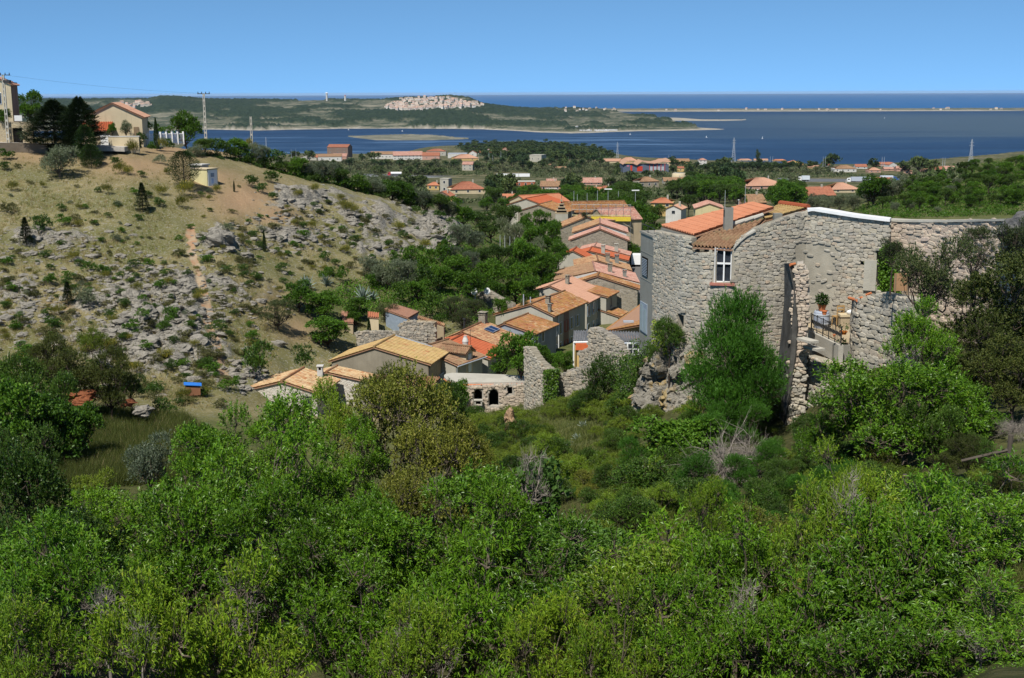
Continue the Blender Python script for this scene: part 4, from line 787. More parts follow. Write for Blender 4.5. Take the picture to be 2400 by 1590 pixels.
f = MB(); tb(f, DOOR[0]-.4, DOOR[2]+.0, -1.6, -1.2, DOOR[1]-.3, DOOR[3]+.4); tb(f, DOOR[2], DOOR[2]+.04, -1.6, -.6, DOOR[1]-.3, DOOR[3]+.3); f.build('doorway_shade', M_dark, big)
f = MB(); tb(f, DOOR[0]-.1, DOOR[2]+.1, -.5, .08, DOOR[3], DOOR[3]+.1); f.build('lintel', M_conc, big)
f = MB(); tb(f, DOOR[0]-.55, DOOR[0], -.56, .10, DOOR[1], DOOR[3]-.45); f.build('plaster_jamb', M_lgrey, big)
# roofs
r = MB(); W3 = lambda u, v, d: P(u, v, d)-o_t
slope(r, W3(1766, 475, 64.2), W3(1814, 487, 60.6), W3(1628, 551.5, 58.6), W3(1551, 529.5, 64.0), tw=.23, th=.40, amp=.055); r.build('new_tile_roof', [T_org, M_eave], big)
r = MB(); slope(r, W3(1829, 479, 64.5), W3(1893, 488, 62.3), W3(1795, 515, 59.4), W3(1786, 503, 62.0), tw=.25, th=.42, amp=.05); r.build('yellow_tile_roof', [T_ylw, M_eave], big)
r = MB(); ridge_tiles(r, W3(1829, 478, 64.5), W3(1893, 487, 62.3), 0, .15); r.build('ridge_tiles', T_red, big)
r = MB(); slope(r, W3(1656, 548, 58.7), W3(1796, 512, 59.6), W3(1715, 583, 56.6), W3(1622, 577, 57.0), tw=.22, th=.40, amp=.06); r.build('old_tile_roof', [T_brn, M_eave], big)
r = MB(); ridge_tiles(r, W3(1700, 533, 59.0), W3(1786, 507, 59.8), 0, .12); r.build('mortar_seam', M_pconc, big)
body = MB(); pts = [W3(1556, 533, 63.6), W3(1630, 553, 59.2), W3(1700, 590, 57.4), W3(1800, 520, 60.0), W3(1885, 500, 62.6), W3(1826, 480, 66)]
for p in pts: p[2] = 0
zt = 93.05-o_t[2]; body.prism([np.array([p[0], p[1], -2]) for p in pts[:2]]+[np.array([p[0], p[1], -2]) for p in pts[2:]], (0, 0, zt+2)); body.build('house_body', M_greyr, big)
fas = MB(); A, B = W3(1551, 531.5, 64.0), W3(1628, 553.5, 58.5); k = (B-A)/np.linalg.norm(B-A); nn = np.array([k[1], -k[0], 0])*.05
fas.prism([A+[0, 0, -.05], B+[0, 0, -.05], B+[0, 0, -.75], A+[0, 0, -.55]], nn); fas.build('fascia', M_conc, big)
ch = MB(); c = W3(1706, 536, 58.9); ch.box(c+[-.2, -.2, -.6], c+[.2, .2, 1.0]); cho = ch.build('chimney', M_conc, big); q = MB(); q.box(c+[-.202, -.13, .55], c+[-.19, .13, .88]); q.box(c+[-.12, -.12, 1.0], c+[.12, .12, 1.012]); q.build('flue_opening', M_dark, cho)
ch = MB(); c = W3(1822, 516, 59.7); ch.box(c+[-.19, -.19, -.4], c+[.19, .19, .32]); ch.build('low_chimney', M_conc, big)
# plain concrete stair tower at the left edge
c = P(1502, 560, 63.5); c2 = P(1531, 560, 61.2); t = thing('stair_tower', 'smooth grey concrete stair tower with louvre and tall glazed door beside the stone house', 'tower', (c[0], c[1], 84)); k = (c2-c); k[2] = 0; Lk = np.linalg.norm(k); k /= Lk; n_ = np.array([k[1], -k[0], 0]); zt = 100+ray(1515, 551)[2]*62.4-84
def sbx(mb, s0, s1, b0, b1, z0, z1):
    V = [k*s+n_*b+[0, 0, z] for z in (z0, z1) for s, b in ((s0, b0), (s1, b0), (s1, b1), (s0, b1))]; mb.add(V, np.array([(0, 3, 2, 1), (4, 5, 6, 7), (0, 1, 5, 4), (1, 2, 6, 5), (2, 3, 7, 6), (3, 0, 4, 7)])); return mb
m = sbx(MB(), 0, Lk+.1, -3, 0, -8, zt)
for z in (zt-.6*1.55, zt-3.2*.72): sbx(m, -.02, Lk+.1, -.5, .015, z, z+.03)
m.build('wall', M_conc, t); m = sbx(MB(), -.05, Lk+.1, -3.05, .05, zt, zt+.1); m.build('cap_slab', M_conc, t)
zz = lambda v: 100+ray(1512, v)[2]*62.5-84; sl = Lk/29
m = MB(); sbx(m, 5*sl, 18*sl, 0, .03, zz(648), zz(604)); lv = m.build('louvre', M_dark, t); m = MB()
for i in range(11): z = zz(646)+(zz(606)-zz(646))*i/11; sbx(m, 6*sl, 17*sl, .03, .06, z, z+.03)
m.build('slats', M_shut, lv); m = MB(); sbx(m, 3*sl, 19*sl, .0, .05, zz(780), zz(711)); dd = m.build('door', M_shut, t); m = MB(); sbx(m, 4.5*sl, 10*sl, .05, .06, zz(778), zz(716)); sbx(m, 12*sl, 17.5*sl, .05, .06, zz(778), zz(724)); m.build('pane', plain('pale_glass', (.32, .40, .44), .15, .5, var=.05), dd)
m = MB(); e = .05
for s in (0, .5, 1): p = k*Lk*s+n_*-.05; m.tube([p+[0, 0, zt+.1], p+[0, 0, zt+.45]], .02, 5)
m.tube([n_*-.05+[0, 0, zt+.45], k*Lk+n_*-.05+[0, 0, zt+.45]], .02, 5); m.build('handrail', M_dmet, t)
# cream wall on the right with its white coping
cp = Path([(2074, 57.6), (2110, 57.4), (2180, 56.5), (2260, 55), (2350, 52.5)]); cq, cz = cp.pix(np.array([2074, 2110, 2180, 2260, 2350.]), np.array([517, 519, 519.5, 518, 516.]))
t = thing('boundary_wall', 'long cream pink rubble wall with pale coping behind the trees', 'wall', o_t); C_hi = lambda q: float(np.interp(q, cq, cz)); m = core(cp, o_t, lambda q: 87.5, C_hi, .5, None, .5, .0); m.build('wall', M_rubp, t)
masonry(cp, o_t, lambda q: 88.0, C_hi, lambda q, z: (math.sin(q*37.1+z*91.7)*43758.5) % 1 < .45, .16, .3, .05, 8).build('stones', STONE_P, t)
_tp = tp; tp = cp; mb = MB()
us = np.linspace(2074, 2350, 30); V = []
for u in us:
    q = float(np.interp(u, cp.us, cp.cum)); xy = cp.xy(q); _, nn = cp.frame(np.array(q))
    for w, dz in ((.07, 0), (.07, .09), (-.55, .09), (-.55, 0)): V.append((*(xy+nn*w), C_hi(q)-.03+dz))
i = np.arange(29)[:, None]*4; j = np.arange(4)[None]; mb.add(np.array(V)-o_t, np.stack([i+j, i+(j+1) % 4, i+4+(j+1) % 4, i+4+j], -1).reshape(-1, 4)); mb.build('coping', M_pconc, t); tp = _tp
pnl = P(2112, 682, 55.0); t = thing('rusty_panel', 'brown square panel leaning at the foot of the cream wall', 'panel', pnl); m = MB(); m.box((-.32, -.03, 0), (.32, .03, .75)); m.build('sheet', plain('brown_sheet', (.36, .21, .11), .7), t)
for x in (-.30, .22): m = MB(); m.box((x, -.05, -.2), (x+.06, -.031, .75)); m.build('batten', M_wood, t)
# ---------------------------------------------------------------- terrace in front
TZ = 89.55
tr = thing('terrace', 'small sunny terrace with concrete ledge between buttress and stone pillar', 'terrace', (*P(1940, 760, 55)[:2], 88.0)); o = np.array([*P(1940, 760, 55)[:2], 88.0])
def floor_poly(px, z0, z1, base=o): return [np.array([*on_level(u, v, z1)[:2], z1])-base for u, v in px]
m = MB(); m.prism(floor_poly([(1878, 742), (1900, 775), (1935, 800), (1990, 802), (2003, 760), (1998, 722), (1930, 716), (1895, 722)], 0, TZ), (0, 0, -2.2)); m.build('floor', M_beige, tr)
m = MB(); A, B = P(1897, 747, 55.2), P(1966, 800, 52.2); kk = (B-A); kk[2] = 0; kk /= np.linalg.norm(kk); n2 = np.array([kk[1], -kk[0], 0])
zA = TZ+.10; A[2] = B[2] = zA; m.prism([A-o, B-o, B-o-n2*.22, A-o-n2*.22], (0, 0, -.75)); m.build('parapet', M_pconc, tr)
m = MB(); m.prism(floor_poly([(1876, 766), (1902, 766), (1952, 800), (1935, 818), (1905, 806)], 0, TZ-.45), (0, 0, -.5)); m.build('ledge', M_conc, tr)
uw = Path([(1893, 53.4), (1935, 52.5), (1966, 52.0), (2000, 51.9)]); U_hi = lambda q: TZ-.62; core(uw, o, lambda q: 85, U_hi, .5, None, .1, .02).build('retaining_core', MORT, tr); masonry(uw, o, lambda q: 85, U_hi, None, .14, .24, .07, 31, jit=1.4).build('retaining_stones', STONE_G, tr)
# railing
rl = thing('iron_railing', 'dark wrought iron railing running along the terrace parapet', 'railing', A); Lr = np.linalg.norm((B-A)[:2]); m = MB()
for i in range(6): p = kk*Lr*i/5-n2*.1; m.tube([p, p+[0, 0, .80]], .022, 6)
m.build('post', M_dmet, rl); m = MB()
for z in (.12, .74): m.tube([kk*0-n2*.1+[0, 0, z], kk*Lr-n2*.1+[0, 0, z]], .017, 6)
m.build('rail', M_dmet, rl); m = MB(); nb = 22
for i in range(nb):
    p = kk*Lr*(i+.5)/nb-n2*.1; m.tube([p+[0, 0, .12], p+[0, 0, .74]], .011, 5)
    a_ = np.linspace(0, 2*math.pi, 11); ring = np.stack([p+kk*.055*math.cos(x)+np.array([0, 0, .43+.10*math.sin(x)]) for x in a_]); m.tube(ring, .012, 4, cap=False)
m.build('baluster', M_dmet, rl)
M_terra = plain('terracotta', (.50, .17, .07), .8, .15); M_leafp = leaf_mat('pot_leaf', (.03, .07, .015), (.07, .14, .03))
def leaf_sphere(n, c, r, ll, lw, g=RNG):
    """loose tuft of leaves: returns MB"""
    p = g.normal(0, 1, (n, 3)); p /= np.linalg.norm(p, axis=1)[:, None]; d = p*1.0; p = p*r*g.uniform(.4, 1, (n, 1)); p[:, 2] *= .8; return leaves(p+np.asarray(c), d+g.normal(0, .5, (n, 3)), ll, lw, g)
def leaves(pos, dirs, ll, lw, g=RNG, droop=.0, mb=None):
    """rhombic leaves folded on the midrib"""
    n = len(pos); d = dirs/(np.linalg.norm(dirs, axis=1)[:, None]+1e-9); L = ll*g.uniform(.65, 1.25, (n, 1)); w = lw*g.uniform(.7, 1.2, (n, 1))
    up = np.array([0, 0, 1.])+g.normal(0, .55, (n, 3)); s = np.cross(d, up); s /= np.linalg.norm(s, axis=1)[:, None]+1e-9; nn = np.cross(s, d)
    b = pos; t = pos+d*L-np.array([0, 0, 1.])*L*droop; mpt = pos+d*L*.45+nn*w*.12
    V = np.stack([b, mpt-s*w*.5-nn*w*.15, t, mpt+s*w*.5-nn*w*.15], 1).reshape(-1, 3); i = np.arange(n)[:, None]*4
    F = np.concatenate([i+np.array([[0, 1, 2]]), i+np.array([[0, 2, 3]])], 1).reshape(-1, 3)
    mb = mb or MB(); return mb.add(V, F)
def pot(name, label, p, r, hgt, plant=True, mat=None, pl=None):
    t = thing(name, label, 'flower pot' if 'pot' in name else 'planter', p); m = MB(); m.lathe([(r*.68, 0), (r*.95, hgt*.82), (r*1.08, hgt*.82), (r*1.08, hgt), (r*.9, hgt), (r*.88, hgt*.9)], 18); m.build('bowl', mat or M_terra, t)
    if plant: leaf_sphere(pl or 160, (0, 0, hgt+r*1.0), r*1.5, r*.8, r*.35).build('foliage', M_leafp, t)
    return t
bp = P(1925, 752, 56.6); bp[2] = TZ
t = thing('barrel', 'blue grey cut barrel standing behind the terrace railing', 'barrel', bp); m = MB(); m.lathe([(.30, 0), (.36, .35), (.34, .72), (.31, .78), (.27, .76)], 24); m.build('body', plain('blue_grey_barrel', (.34, .38, .46), .5), t)
for z in (.18, .58): m = MB(); m.lathe([(.352 if z > .5 else .345, z), (.368, z+.01), (.368, z+.06), (.352, z+.07)], 24); m.build('hoop', M_zinc, t)
pot('flower_pot', 'orange pot with a bushy plant standing on the grey barrel', bp+[.0, -.02, .78], .19, .30, True, pl=420)['group'] = 'terracotta pots on the terrace'
pot('flower_pot', 'small empty orange pot in front of the grey barrel', P(1932, 738, 55.4)+[0, 0, 0], .12, .18, False)['group'] = 'terracotta pots on the terrace'
pot('flower_pot', 'wide bright orange bowl on the grey planter corner', P(1977, 784, 52.6), .15, .13, True, plain('orange_bowl', (.75, .20, .03), .5), 60)['group'] = 'terracotta pots on the terrace'
pot('flower_pot', 'tiny orange pot at the end of the parapet', P(1955, 789, 52.3), .06, .09, False)['group'] = 'terracotta pots on the terrace'
c = P(1968, 800, 52.8); t = thing('grey_planter', 'grey concrete planter box at the front corner of the terrace', 'planter', (c[0], c[1], TZ-.35)); m = MB(); m.box((-.28, -.2, -.3), (.4, .25, .38)); m.build('box', M_conc, t); m = MB(); m.box((-.22, -.14, .35), (.34, .19, .385)); m.build('soil', M_dark, t); leaf_sphere(80, (.1, 0, .48), .16, .12, .06).build('foliage', M_leafp, t)
M_chair = plain('ochre_wood', (.40, .25, .10), .6)
def chair(label, p, rz):
    t = thing('wooden_chair', label, 'chair', p, rz, 'wooden chairs on the terrace'); m = MB(); m.box((-.2, -.2, .42), (.2, .2, .46)); m.build('seat', M_chair, t)
    for x in (-.18, .18):
        for y in (-.18, .18): m = MB(); m.tube([(x, y, 0), (x, y, .95 if y > 0 else .42)], .022, 6); m.build('leg', M_chair, t)
    m = MB()
    for z in (.58, .74, .9): m.box((-.18, .165, z), (.18, .195, z+.07))
    m.build('backrest', M_chair, t)
chair('ochre wooden chair just right of the grey barrel', on_level(1949, 752, TZ)*[1, 1, 0]+[0, 0, TZ], R_(-20)); chair('ochre wooden chair nearer the table, in front of the other chair', on_level(1963, 764, TZ)*[1, 1, 0]+[0, 0, TZ], R_(200))
c = on_level(1984, 770, TZ); t = thing('stone_bench', 'cream stone bench beside the dark pillar edge', 'bench', (c[0], c[1], TZ)); m = MB(); m.box((-.35, -.2, .55), (.3, .3, .65)); m.build('top', M_cream, t); m = MB(); m.box((-.32, -.15, 0), (.28, .25, .55)); m.build('base', M_beige, t)
t = thing('white_bundle', 'crumpled white cloth lying on the cream bench', 'cloth', (c[0]+.12, c[1]-.05, TZ+.65)); m = MB(); V, F = ICO2; m.add(V*np.array([.15, .12, .10])*(1+.25*vnoise(V[:, 0]*3+5, V[:, 1]*3+V[:, 2]*4)[:, None])+[0, 0, .1], F); m.build('folds', M_wfr, t, smooth=True)
for i, (u, v) in enumerate(((1893, 798), (1908, 816))):
    c = P(u, v, 51.9); t = thing('concrete_beam', ['upper', 'lower'][i]+' white beam stub jutting from the rubble below the terrace', 'beam', c, R_(25), 'beam stubs below the terrace'); m = MB(); m.box((-.22, -.45, -.05), (.22, .45, .05)); m.build('beam', M_pconc, t)
# buttress with the pale end wall
bt = thing('buttress', 'tall buttress wall, dark with stain and painted-in shade, tapering upward between bush and terrace', 'buttress', P(1845, 1000, 52.5)); o = P(1845, 1000, 52.5)
left = [(1838, 618), (1838, 700), (1833, 760), (1820, 880), (1806, 1000), (1802, 1040)]; right = [(1848, 618), (1862, 690), (1868, 760), (1864, 830), (1852, 920), (1842, 1000), (1842, 1040)]
b_l = render_mat('black_stain_shade_render', (.15, .145, .135), .6, 1.6)  # dark stain, with the shade of the left-hand faces also in the colour
m = MB(); Vl = [P(u, v, 54.6)-o for u, v in left]; Vr = [P(u, v, 52.6)-o for u, v in right]; m.prism(Vl+Vr[::-1], (.25, .22, 0)); m.build('stain_shade_face', b_l, bt)
ep = Path([(1858, 52.75), (1897, 52.75)]); e1 = ep.pix(np.array([1858, 1866, 1878, 1890, 1897.]), np.array([640, 622, 620, 640, 700.]))
E_hi = lambda q: float(np.interp(q, *e1)); core(ep, o, lambda q: 85, E_hi, 1.6, None, .06, .03, .02).build('end_wall', MORTL, bt); masonry(ep, o, lambda q: 88.55, E_hi, None, .13, .22, .08, 9).build('end_stones', STONE_P, bt)
masonry(ep, o, lambda q: 85, lambda q: 88.55, None, .13, .22, .09, 10, jit=1.6).build('lower_stones', STONE_G, bt)
c = P(1857, 621, 52.7); t = thing('cap_tile', 'single orange tile capping the top of the dark buttress', 'roof tile', c, R_(30)); m = MB(); m.tube([(-.14, 0, 0), (.2, .05, .02)], .06, 8); m.build('tile', M_terra, t)
# pillar and the dry stone wall at the right
pp_ = Path([(1998, 53.6), (2008, 52.2), (2030, 52.0), (2060, 51.6), (2095, 51.0), (2140, 49.8)]); p1 = pp_.pix(np.array([1998, 2008, 2030, 2046, 2060, 2095, 2140.]), np.array([703, 704, 701, 690, 684, 690, 700.]))
t = thing('garden_wall', 'coarse grey stone wall with dark edged pillar right of the terrace', 'wall', o_t); P_hi = lambda q: float(np.interp(q, *p1)); core(pp_, o_t, lambda q: 86, P_hi, .5, None, .1, .05).build('wall_core', MORT, t); masonry(pp_, o_t, lambda q: 86.5, P_hi, None, .17, .31, .05, 12).build('stones', STONE_G, t)
m = MB(); A, B = P(1997, 705, 53.7)-o_t, P(2006.5, 706, 52.15)-o_t; m.prism([A, B, B*[1, 1, 0]+[0, 0, 1.2], A*[1, 1, 0]+[0, 0, 1.2]], (.02, .12, 0)); m.build('shade_edge', b_l, t)  # the pillar's shadowed side: its shade is put into the black colour
m = MB(); m.tube([P(1990, 699, 53.2)-o_t, P(2010, 705, 52.1)-o_t], .07, 8); m.tube([P(2010, 701, 52.6)-o_t, P(2020, 698, 52.2)-o_t], .06, 8); m.tube([P(2030, 692, 52.0)-o_t, P(2042, 687, 51.9)-o_t], .05, 8); m.build('cap_tiles', M_terra, t)
# ---------------------------------------------------------------- ruined walls, arches
def ruin(label, pts, top, bot, name='ruined_wall', st=STONE_R, mort=MORTL, sh=.16, sw=.26, seed=20, mask=None, thick=.6, dep=.06):
    pa = Path(pts); q1, z1 = pa.pix(np.array([x for x, _ in top], float), np.array([y for _, y in top], float)); q0, z0 = pa.pix(np.array([x for x, _ in bot], float), np.array([y for _, y in bot], float))
    hi = lambda q: float(np.interp(q, q1, z1)); lo = lambda q: float(np.interp(q, q0, z0))-.8; c = pa.xy(pa.L/2); o = np.array([c[0], c[1], lo(pa.L/2)]); t = thing(name, label, 'wall', o)
    mk = None if mask is None else mask(pa)
    core(pa, o, lo, hi, thick, mk, .1, .04, .03).build('wall_core', mort, t); masonry(pa, o, lo, hi, None if mk is None else (lambda q, z: any(mk(q+a, z+b) for a in (-.13, 0, .13) for b in (-.09, 0, .09))), sh, sw, dep, seed, jit=1.3).build('stones', st, t); return t, pa, o, hi
ruin('broken rubble wall with a jagged peak above the ivy slope', [(1306, 84.5), (1345, 84), (1372, 83.4), (1400, 82.6), (1432, 81.6), (1466, 80.6)],
     [(1306, 880), (1340, 868), (1358, 862), (1359, 823), (1378, 815), (1380, 770), (1392, 767), (1410, 776), (1430, 788), (1446, 801), (1466, 830)], [(1306, 955), (1340, 943), (1365, 928), (1400, 900), (1445, 868), (1466, 855)], seed=21)
ruin('leaning grey wall fragment rising to a point beside the flat roof', [(1229, 88.5), (1236, 86.9), (1260, 85.6), (1292, 84.2)], [(1229, 816), (1238, 813), (1252, 835), (1265, 850), (1280, 862), (1292, 868)], [(1229, 940), (1292, 952)], seed=22, st=STONE_G, mort=MORT, sh=.16, sw=.24)
AR = [(1107, 952, 1129, 914), (1144, 953, 1167, 914), (1188, 926, 1201, 908)]
def arch_mask(pa):
    H_ = []
    for u0, v1, u1, v0 in AR:
        qa, za = pa.pix(np.array(float(u0)), np.array(float(v1))); qb, zb = pa.pix(np.array(float(u1)), np.array(float(v0))); H_.append((float(qa), float(za), float(qb), float(zb)))
    def mk(q, z):
        for k, (a, b, c, d) in enumerate(H_):
            if a < q < c and b < z < d:
                r = (c-a)/2
                if k == 2 or z < d-r or (q-(a+c)/2)**2+(z-(d-r))**2 < r*r: return True
        return False
    return mk
t, pa, o, hi = ruin('low rubble building with two dark arches under a flat pale concrete roof', [(1046, 97.6), (1070, 96.2), (1100, 95.6), (1180, 95.2), (1236, 95.2)], [(1046, 893), (1092, 902), (1236, 900)], [(1046, 975), (1100, 965), (1180, 952), (1236, 945)], 'arcaded_outhouse', STONE_P, MORTL, .17, .27, 23, arch_mask)
t['category'] = 'outhouse'
zf = hi(2.0)+.02; m = MB(); rp = [on_level(u, v, zf) for u, v in [(1041, 888), (1046, 893), (1060, 897.5), (1092, 901.5), (1150, 901), (1236, 899), (1236, 886), (1180, 882.5), (1120, 880), (1060, 878.5), (1046, 880.5), (1041, 884)]]
m.prism([p-o for p in rp], (0, 0, .16)); m.build('flat_roof', M_pconc, t); m = MB(); band = [p-o for p in rp[:6]]
for a, b in zip(band[:-1], band[1:]): m.tube([a-[0, .06, .03], b-[0, .06, .03]], .07, 6)
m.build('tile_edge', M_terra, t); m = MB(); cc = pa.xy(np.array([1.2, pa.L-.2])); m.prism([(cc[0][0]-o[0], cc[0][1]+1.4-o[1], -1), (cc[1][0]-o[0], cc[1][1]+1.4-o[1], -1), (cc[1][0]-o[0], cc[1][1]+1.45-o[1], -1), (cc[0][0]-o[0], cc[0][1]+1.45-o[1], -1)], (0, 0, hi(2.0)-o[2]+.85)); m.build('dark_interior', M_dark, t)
c = P(1121, 950, 95.1); t = thing('stone_bench', 'small pale bench in front of the left dark arch', 'bench', c); m = MB(); m.box((-.35, -.2, .38), (.35, .2, .46)); m.build('top', M_pconc, t)
for x in (-.25, .25): m = MB(); m.box((x-.05, -.15, 0), (x+.05, .15, .38)); m.build('leg', M_pconc, t)
t, _ = quad_roof('low tiled annex roof half hidden by trees in front of the barn', [(888, 878, 106.5), (1035, 884, 103.5), (1004, 917, 100), (858, 909, 103.5)], 72, M_beige, T_old, 'annex', 'annex')
# gardens behind the barn
ruin('grey garden retaining wall behind the barn roof', [(832, 127), (870, 126), (930, 125.5), (1000, 125)], [(832, 778), (870, 776), (930, 777), (1000, 783)], [(832, 815), (1000, 815)], 'retaining_wall', STONE_R, MORT, .22, .36, 24)
ruin('tall beige rendered garden wall above the retaining wall', [(934, 128.5), (960, 128), (1018, 127)], [(934, 760), (952, 752), (1018, 754)], [(934, 785), (1018, 800)], 'garden_wall', STONE_R, M_beige, .22, .36, 25, mask=None)
t, _ = quad_roof('garden shed with pink sheet roof and blue front among trees', [(923, 712, 137), (983, 731, 134), (957, 746, 131.5), (901, 726, 134.5)], 74.5, M_shut, T_pink, 'garden_shed', 'shed')
t, _ = quad_roof('small lean-to with orange tile edge right of the garden shed', [(981, 739, 131.5), (1044, 758, 129), (1042, 764, 128.5), (978, 745, 131)], 75, M_beige, T_old, 'garden_shed', 'shed')
t, _ = quad_roof('orange topped terrace hut at the left of the garden', [(797, 728, 136), (830, 732, 135), (828, 757, 130), (805, 755, 131)], 74, M_beige, T_pink, 'garden_shed', 'shed')
t, _ = quad_roof('little cream walled patio shelter beside the dark cypress', [(862, 730, 134), (888, 733, 133.5), (888, 745, 131), (862, 743, 131.5)], 74.5, M_cream, T_org, 'garden_shed', 'shed')
ruin('old stone hut ruin wall with satellite dishes among the trees', [(1118, 152), (1150, 150), (1200, 147)], [(1118, 690), (1140, 680), (1165, 694), (1200, 712)], [(1118, 722), (1200, 735)], 'ruined_wall', STONE_R, MORT, .24, .4, 26)
for i, (u, v, d) in enumerate(((1113, 690, 148), (1143, 690, 149))):
    c = P(u, v, d); t = thing('satellite_dish', ['white satellite dish at the left end', 'white satellite dish on top'][i]+' of the stone hut', 'dish', c, R_(-30), 'satellite dishes on the stone hut'); m = MB(); m.lathe([(.02, .0), (.25, .05), (.42, .14), (.44, .16)], 18); dsh = m.build('reflector', M_wfr, t); dsh.rotation_euler = (R_(75), 0, 0); dsh.location = (0, 0, .35); m = MB(); m.tube([(0, .05, -.8), (0, .05, .35)], .03, 6); m.build('mast', M_zinc, t)
# ---------------------------------------------------------------- houses on the left crest
def boxhouse(label, u0, u1, vb, vt, d=None, yaw=0.0, depth=9.0, wall=None, roof=None, kind='gable', ridge='x', wins=2, name='house', cat='house', rise=None, storeys=1, group=None, chim=False, sink=3.0, wmat=None, z=None, stag=0, winh=1.2):
    """free standing house whose front lower edge covers pixels u0..u1 at row vb; vt is the row of its top"""
    uc = (u0+u1)/2
    if d is None or d > 450: p = G(uc, vb, 205.0); d = math.hypot(p[0], p[1])
    p = P(uc, vb, d); w = (u1-u0)*d/FPX; H = (vb-vt)*d/FPX
    if kind == 'flat': rs = 0
    else: rs = rise if rise is not None else min(H*.42, (depth if ridge == 'x' else w)*.5*.36)
    base = thing(name, label, cat, p, -yaw, group); e = H-rs
    W_, D_ = w/2, depth
    m = MB()
    if kind == 'gable' and ridge == 'y': m.prism([(-W_, 0, -sink), (W_, 0, -sink), (W_, 0, e-.1), (0, 0, H-.15), (-W_, 0, e-.1)], (0, D_, 0))
    elif kind == 'gable': m.prism([(-W_, 0, -sink), (-W_, 0, e-.1), (-W_, D_/2, H-.15), (-W_, D_, e-.1), (-W_, D_, -sink)], (2*W_, 0, 0))
    else: m.box((-W_, 0, -sink), (W_, D_, e-(0 if kind == 'flat' else .1)))
    m.build('wall', wall, base); o = .35 if w < 30 else .6; r = MB(); s0 = random.random()*40
    fine = False; kw = dict(tw=.5 if d > 450 else .3, th=.6, fine=fine)
    if kind == 'gable' and ridge == 'y':
        dz = rs*o/W_; slope(r, (0, -.2, H), (0, D_+.2, H), (W_+o, D_+.2, e-dz), (W_+o, -.2, e-dz), uv0=s0, **kw); slope(r, (0, -.2, H), (0, D_+.2, H), (-W_-o, D_+.2, e-dz), (-W_-o, -.2, e-dz), uv0=s0, **kw)
    elif kind == 'gable':
        dz = rs*o/(D_/2); slope(r, (-W_-.2, D_/2, H), (W_+.2, D_/2, H), (W_+.2, -o, e-dz), (-W_-.2, -o, e-dz), uv0=s0, **kw); slope(r, (-W_-.2, D_/2, H), (W_+.2, D_/2, H), (W_+.2, D_+o, e-dz), (-W_-.2, D_+o, e-dz), uv0=s0, **kw)
    elif kind == 'hip':
        i = min(D_/2, W_*.8); A, B = (-W_+i, D_/2, H), (W_-i, D_/2, H); c = [(-W_-o, -o, e), (W_+o, -o, e), (W_+o, D_+o, e), (-W_-o, D_+o, e)]
        slope(r, A, B, c[1], c[0], uv0=s0, **kw); slope(r, A, B, c[2], c[3], uv0=s0, **kw); slope(r, A, A, c[0], c[3], uv0=s0, **kw); slope(r, B, B, c[1], c[2], uv0=s0, **kw)
    else: r.box((-W_-.15, -.15, e), (W_+.15, D_+.15, e+.18))
    ro = r.build('roof', [roof, M_eave] if kind != 'flat' else roof, base)
    fl = storeys; fh = e/fl
    for k in range(fl):
        for i in range(wins):
            x = -W_+(i+.5)*2*W_/wins+(stag if k else 0); ww = min(1.0, 2*W_/wins*.45); z0 = k*fh+fh*.36; hh = min(winh, fh*.42)
            f = MB(); f.box((x-ww/2-.08, -.05, z0-.08), (x+ww/2+.08, .02, z0+hh+.08)); fo = f.build('window', wmat or M_wfr, base); g = MB(); g.box((x-ww/2, -.065, z0), (x+ww/2, -.051, z0+hh)); g.build('pane', M_glass, fo)
    if chim: m = MB(); m.box((W_*.35, D_*.45, H-.9), (W_*.35+.6, D_*.45+.6, H+.9)); m.build('chimney', M_lgrey, ro)
    return base, d, w, H
def zrow(v, d): return 100+float(ray(1200., float(v))[2])*d
t, d, w, H = boxhouse('cream bungalow with hipped red tiled roof on the left hill crest', 208, 330, 342, 249, 186, R_(-12), 12, M_cream, T_pink, 'gable', 'y', 0, rise=1.9)
gw = MB(); gw.box((-w/2+.1, -3.2, -2), (w/2-4.2, -.02, 2.15)); gw.build('garage_wing', M_cream, t); gr = MB(); slope(gr, (-w/2-.3, .1, 3.4), (w/2-4.0, .1, 3.4), (w/2-3.8, -3.6, 2.2), (-w/2-.3, -3.6, 2.2), tw=.3); gr.build('garage_roof', [T_red, M_eave], t)
dd_ = MB(); dd_.box((-w/2+2.4, -3.28, .2), (-w/2+3.7, -3.19, 1.6)); dd_.build('curtained_window', M_wfr, t); dp = MB(); dp.box((w/2-1.2, -.12, .2), (w/2-.5, .0, 2.6)); dp.build('door', M_wood, t)
gw_ = P(285, 341, 178); t = thing('garden_wall', 'low cream garden wall in front of the bungalow', 'wall', gw_, R_(2)); m = MB(); m.box((-1.7, -.15, -1), (2.4, .15, 1.15)); m.build('wall', M_cream, t); m = MB(); m.box((-1.8, -.2, 1.15), (2.5, .2, 1.25)); m.build('coping', M_white, t)
t, d, w, H = boxhouse('tall salmon house with outside stair cut by the left edge of the photo', -74, 27, 336, 188, 188, R_(-16), 9, M_cream, T_rose, 'gable', 'y', 0, storeys=2, rise=1.5)
for z0, x, ww, hh in ((5.3, 1.0, .9, 1.6), (2.6, 2.1, .8, 1.2)):
    f = MB(); f.box((w/2-1.9-x*.3, -.05, z0), (w/2-1.9-x*.3+ww, .02, z0+hh)); fo = f.build('window', M_wfr, t); g = MB(); g.box((w/2-1.85-x*.3+.05, -.065, z0+.08), (w/2-1.95-x*.3+ww, -.051, z0+hh-.08)); g.build('pane', M_glass, fo)
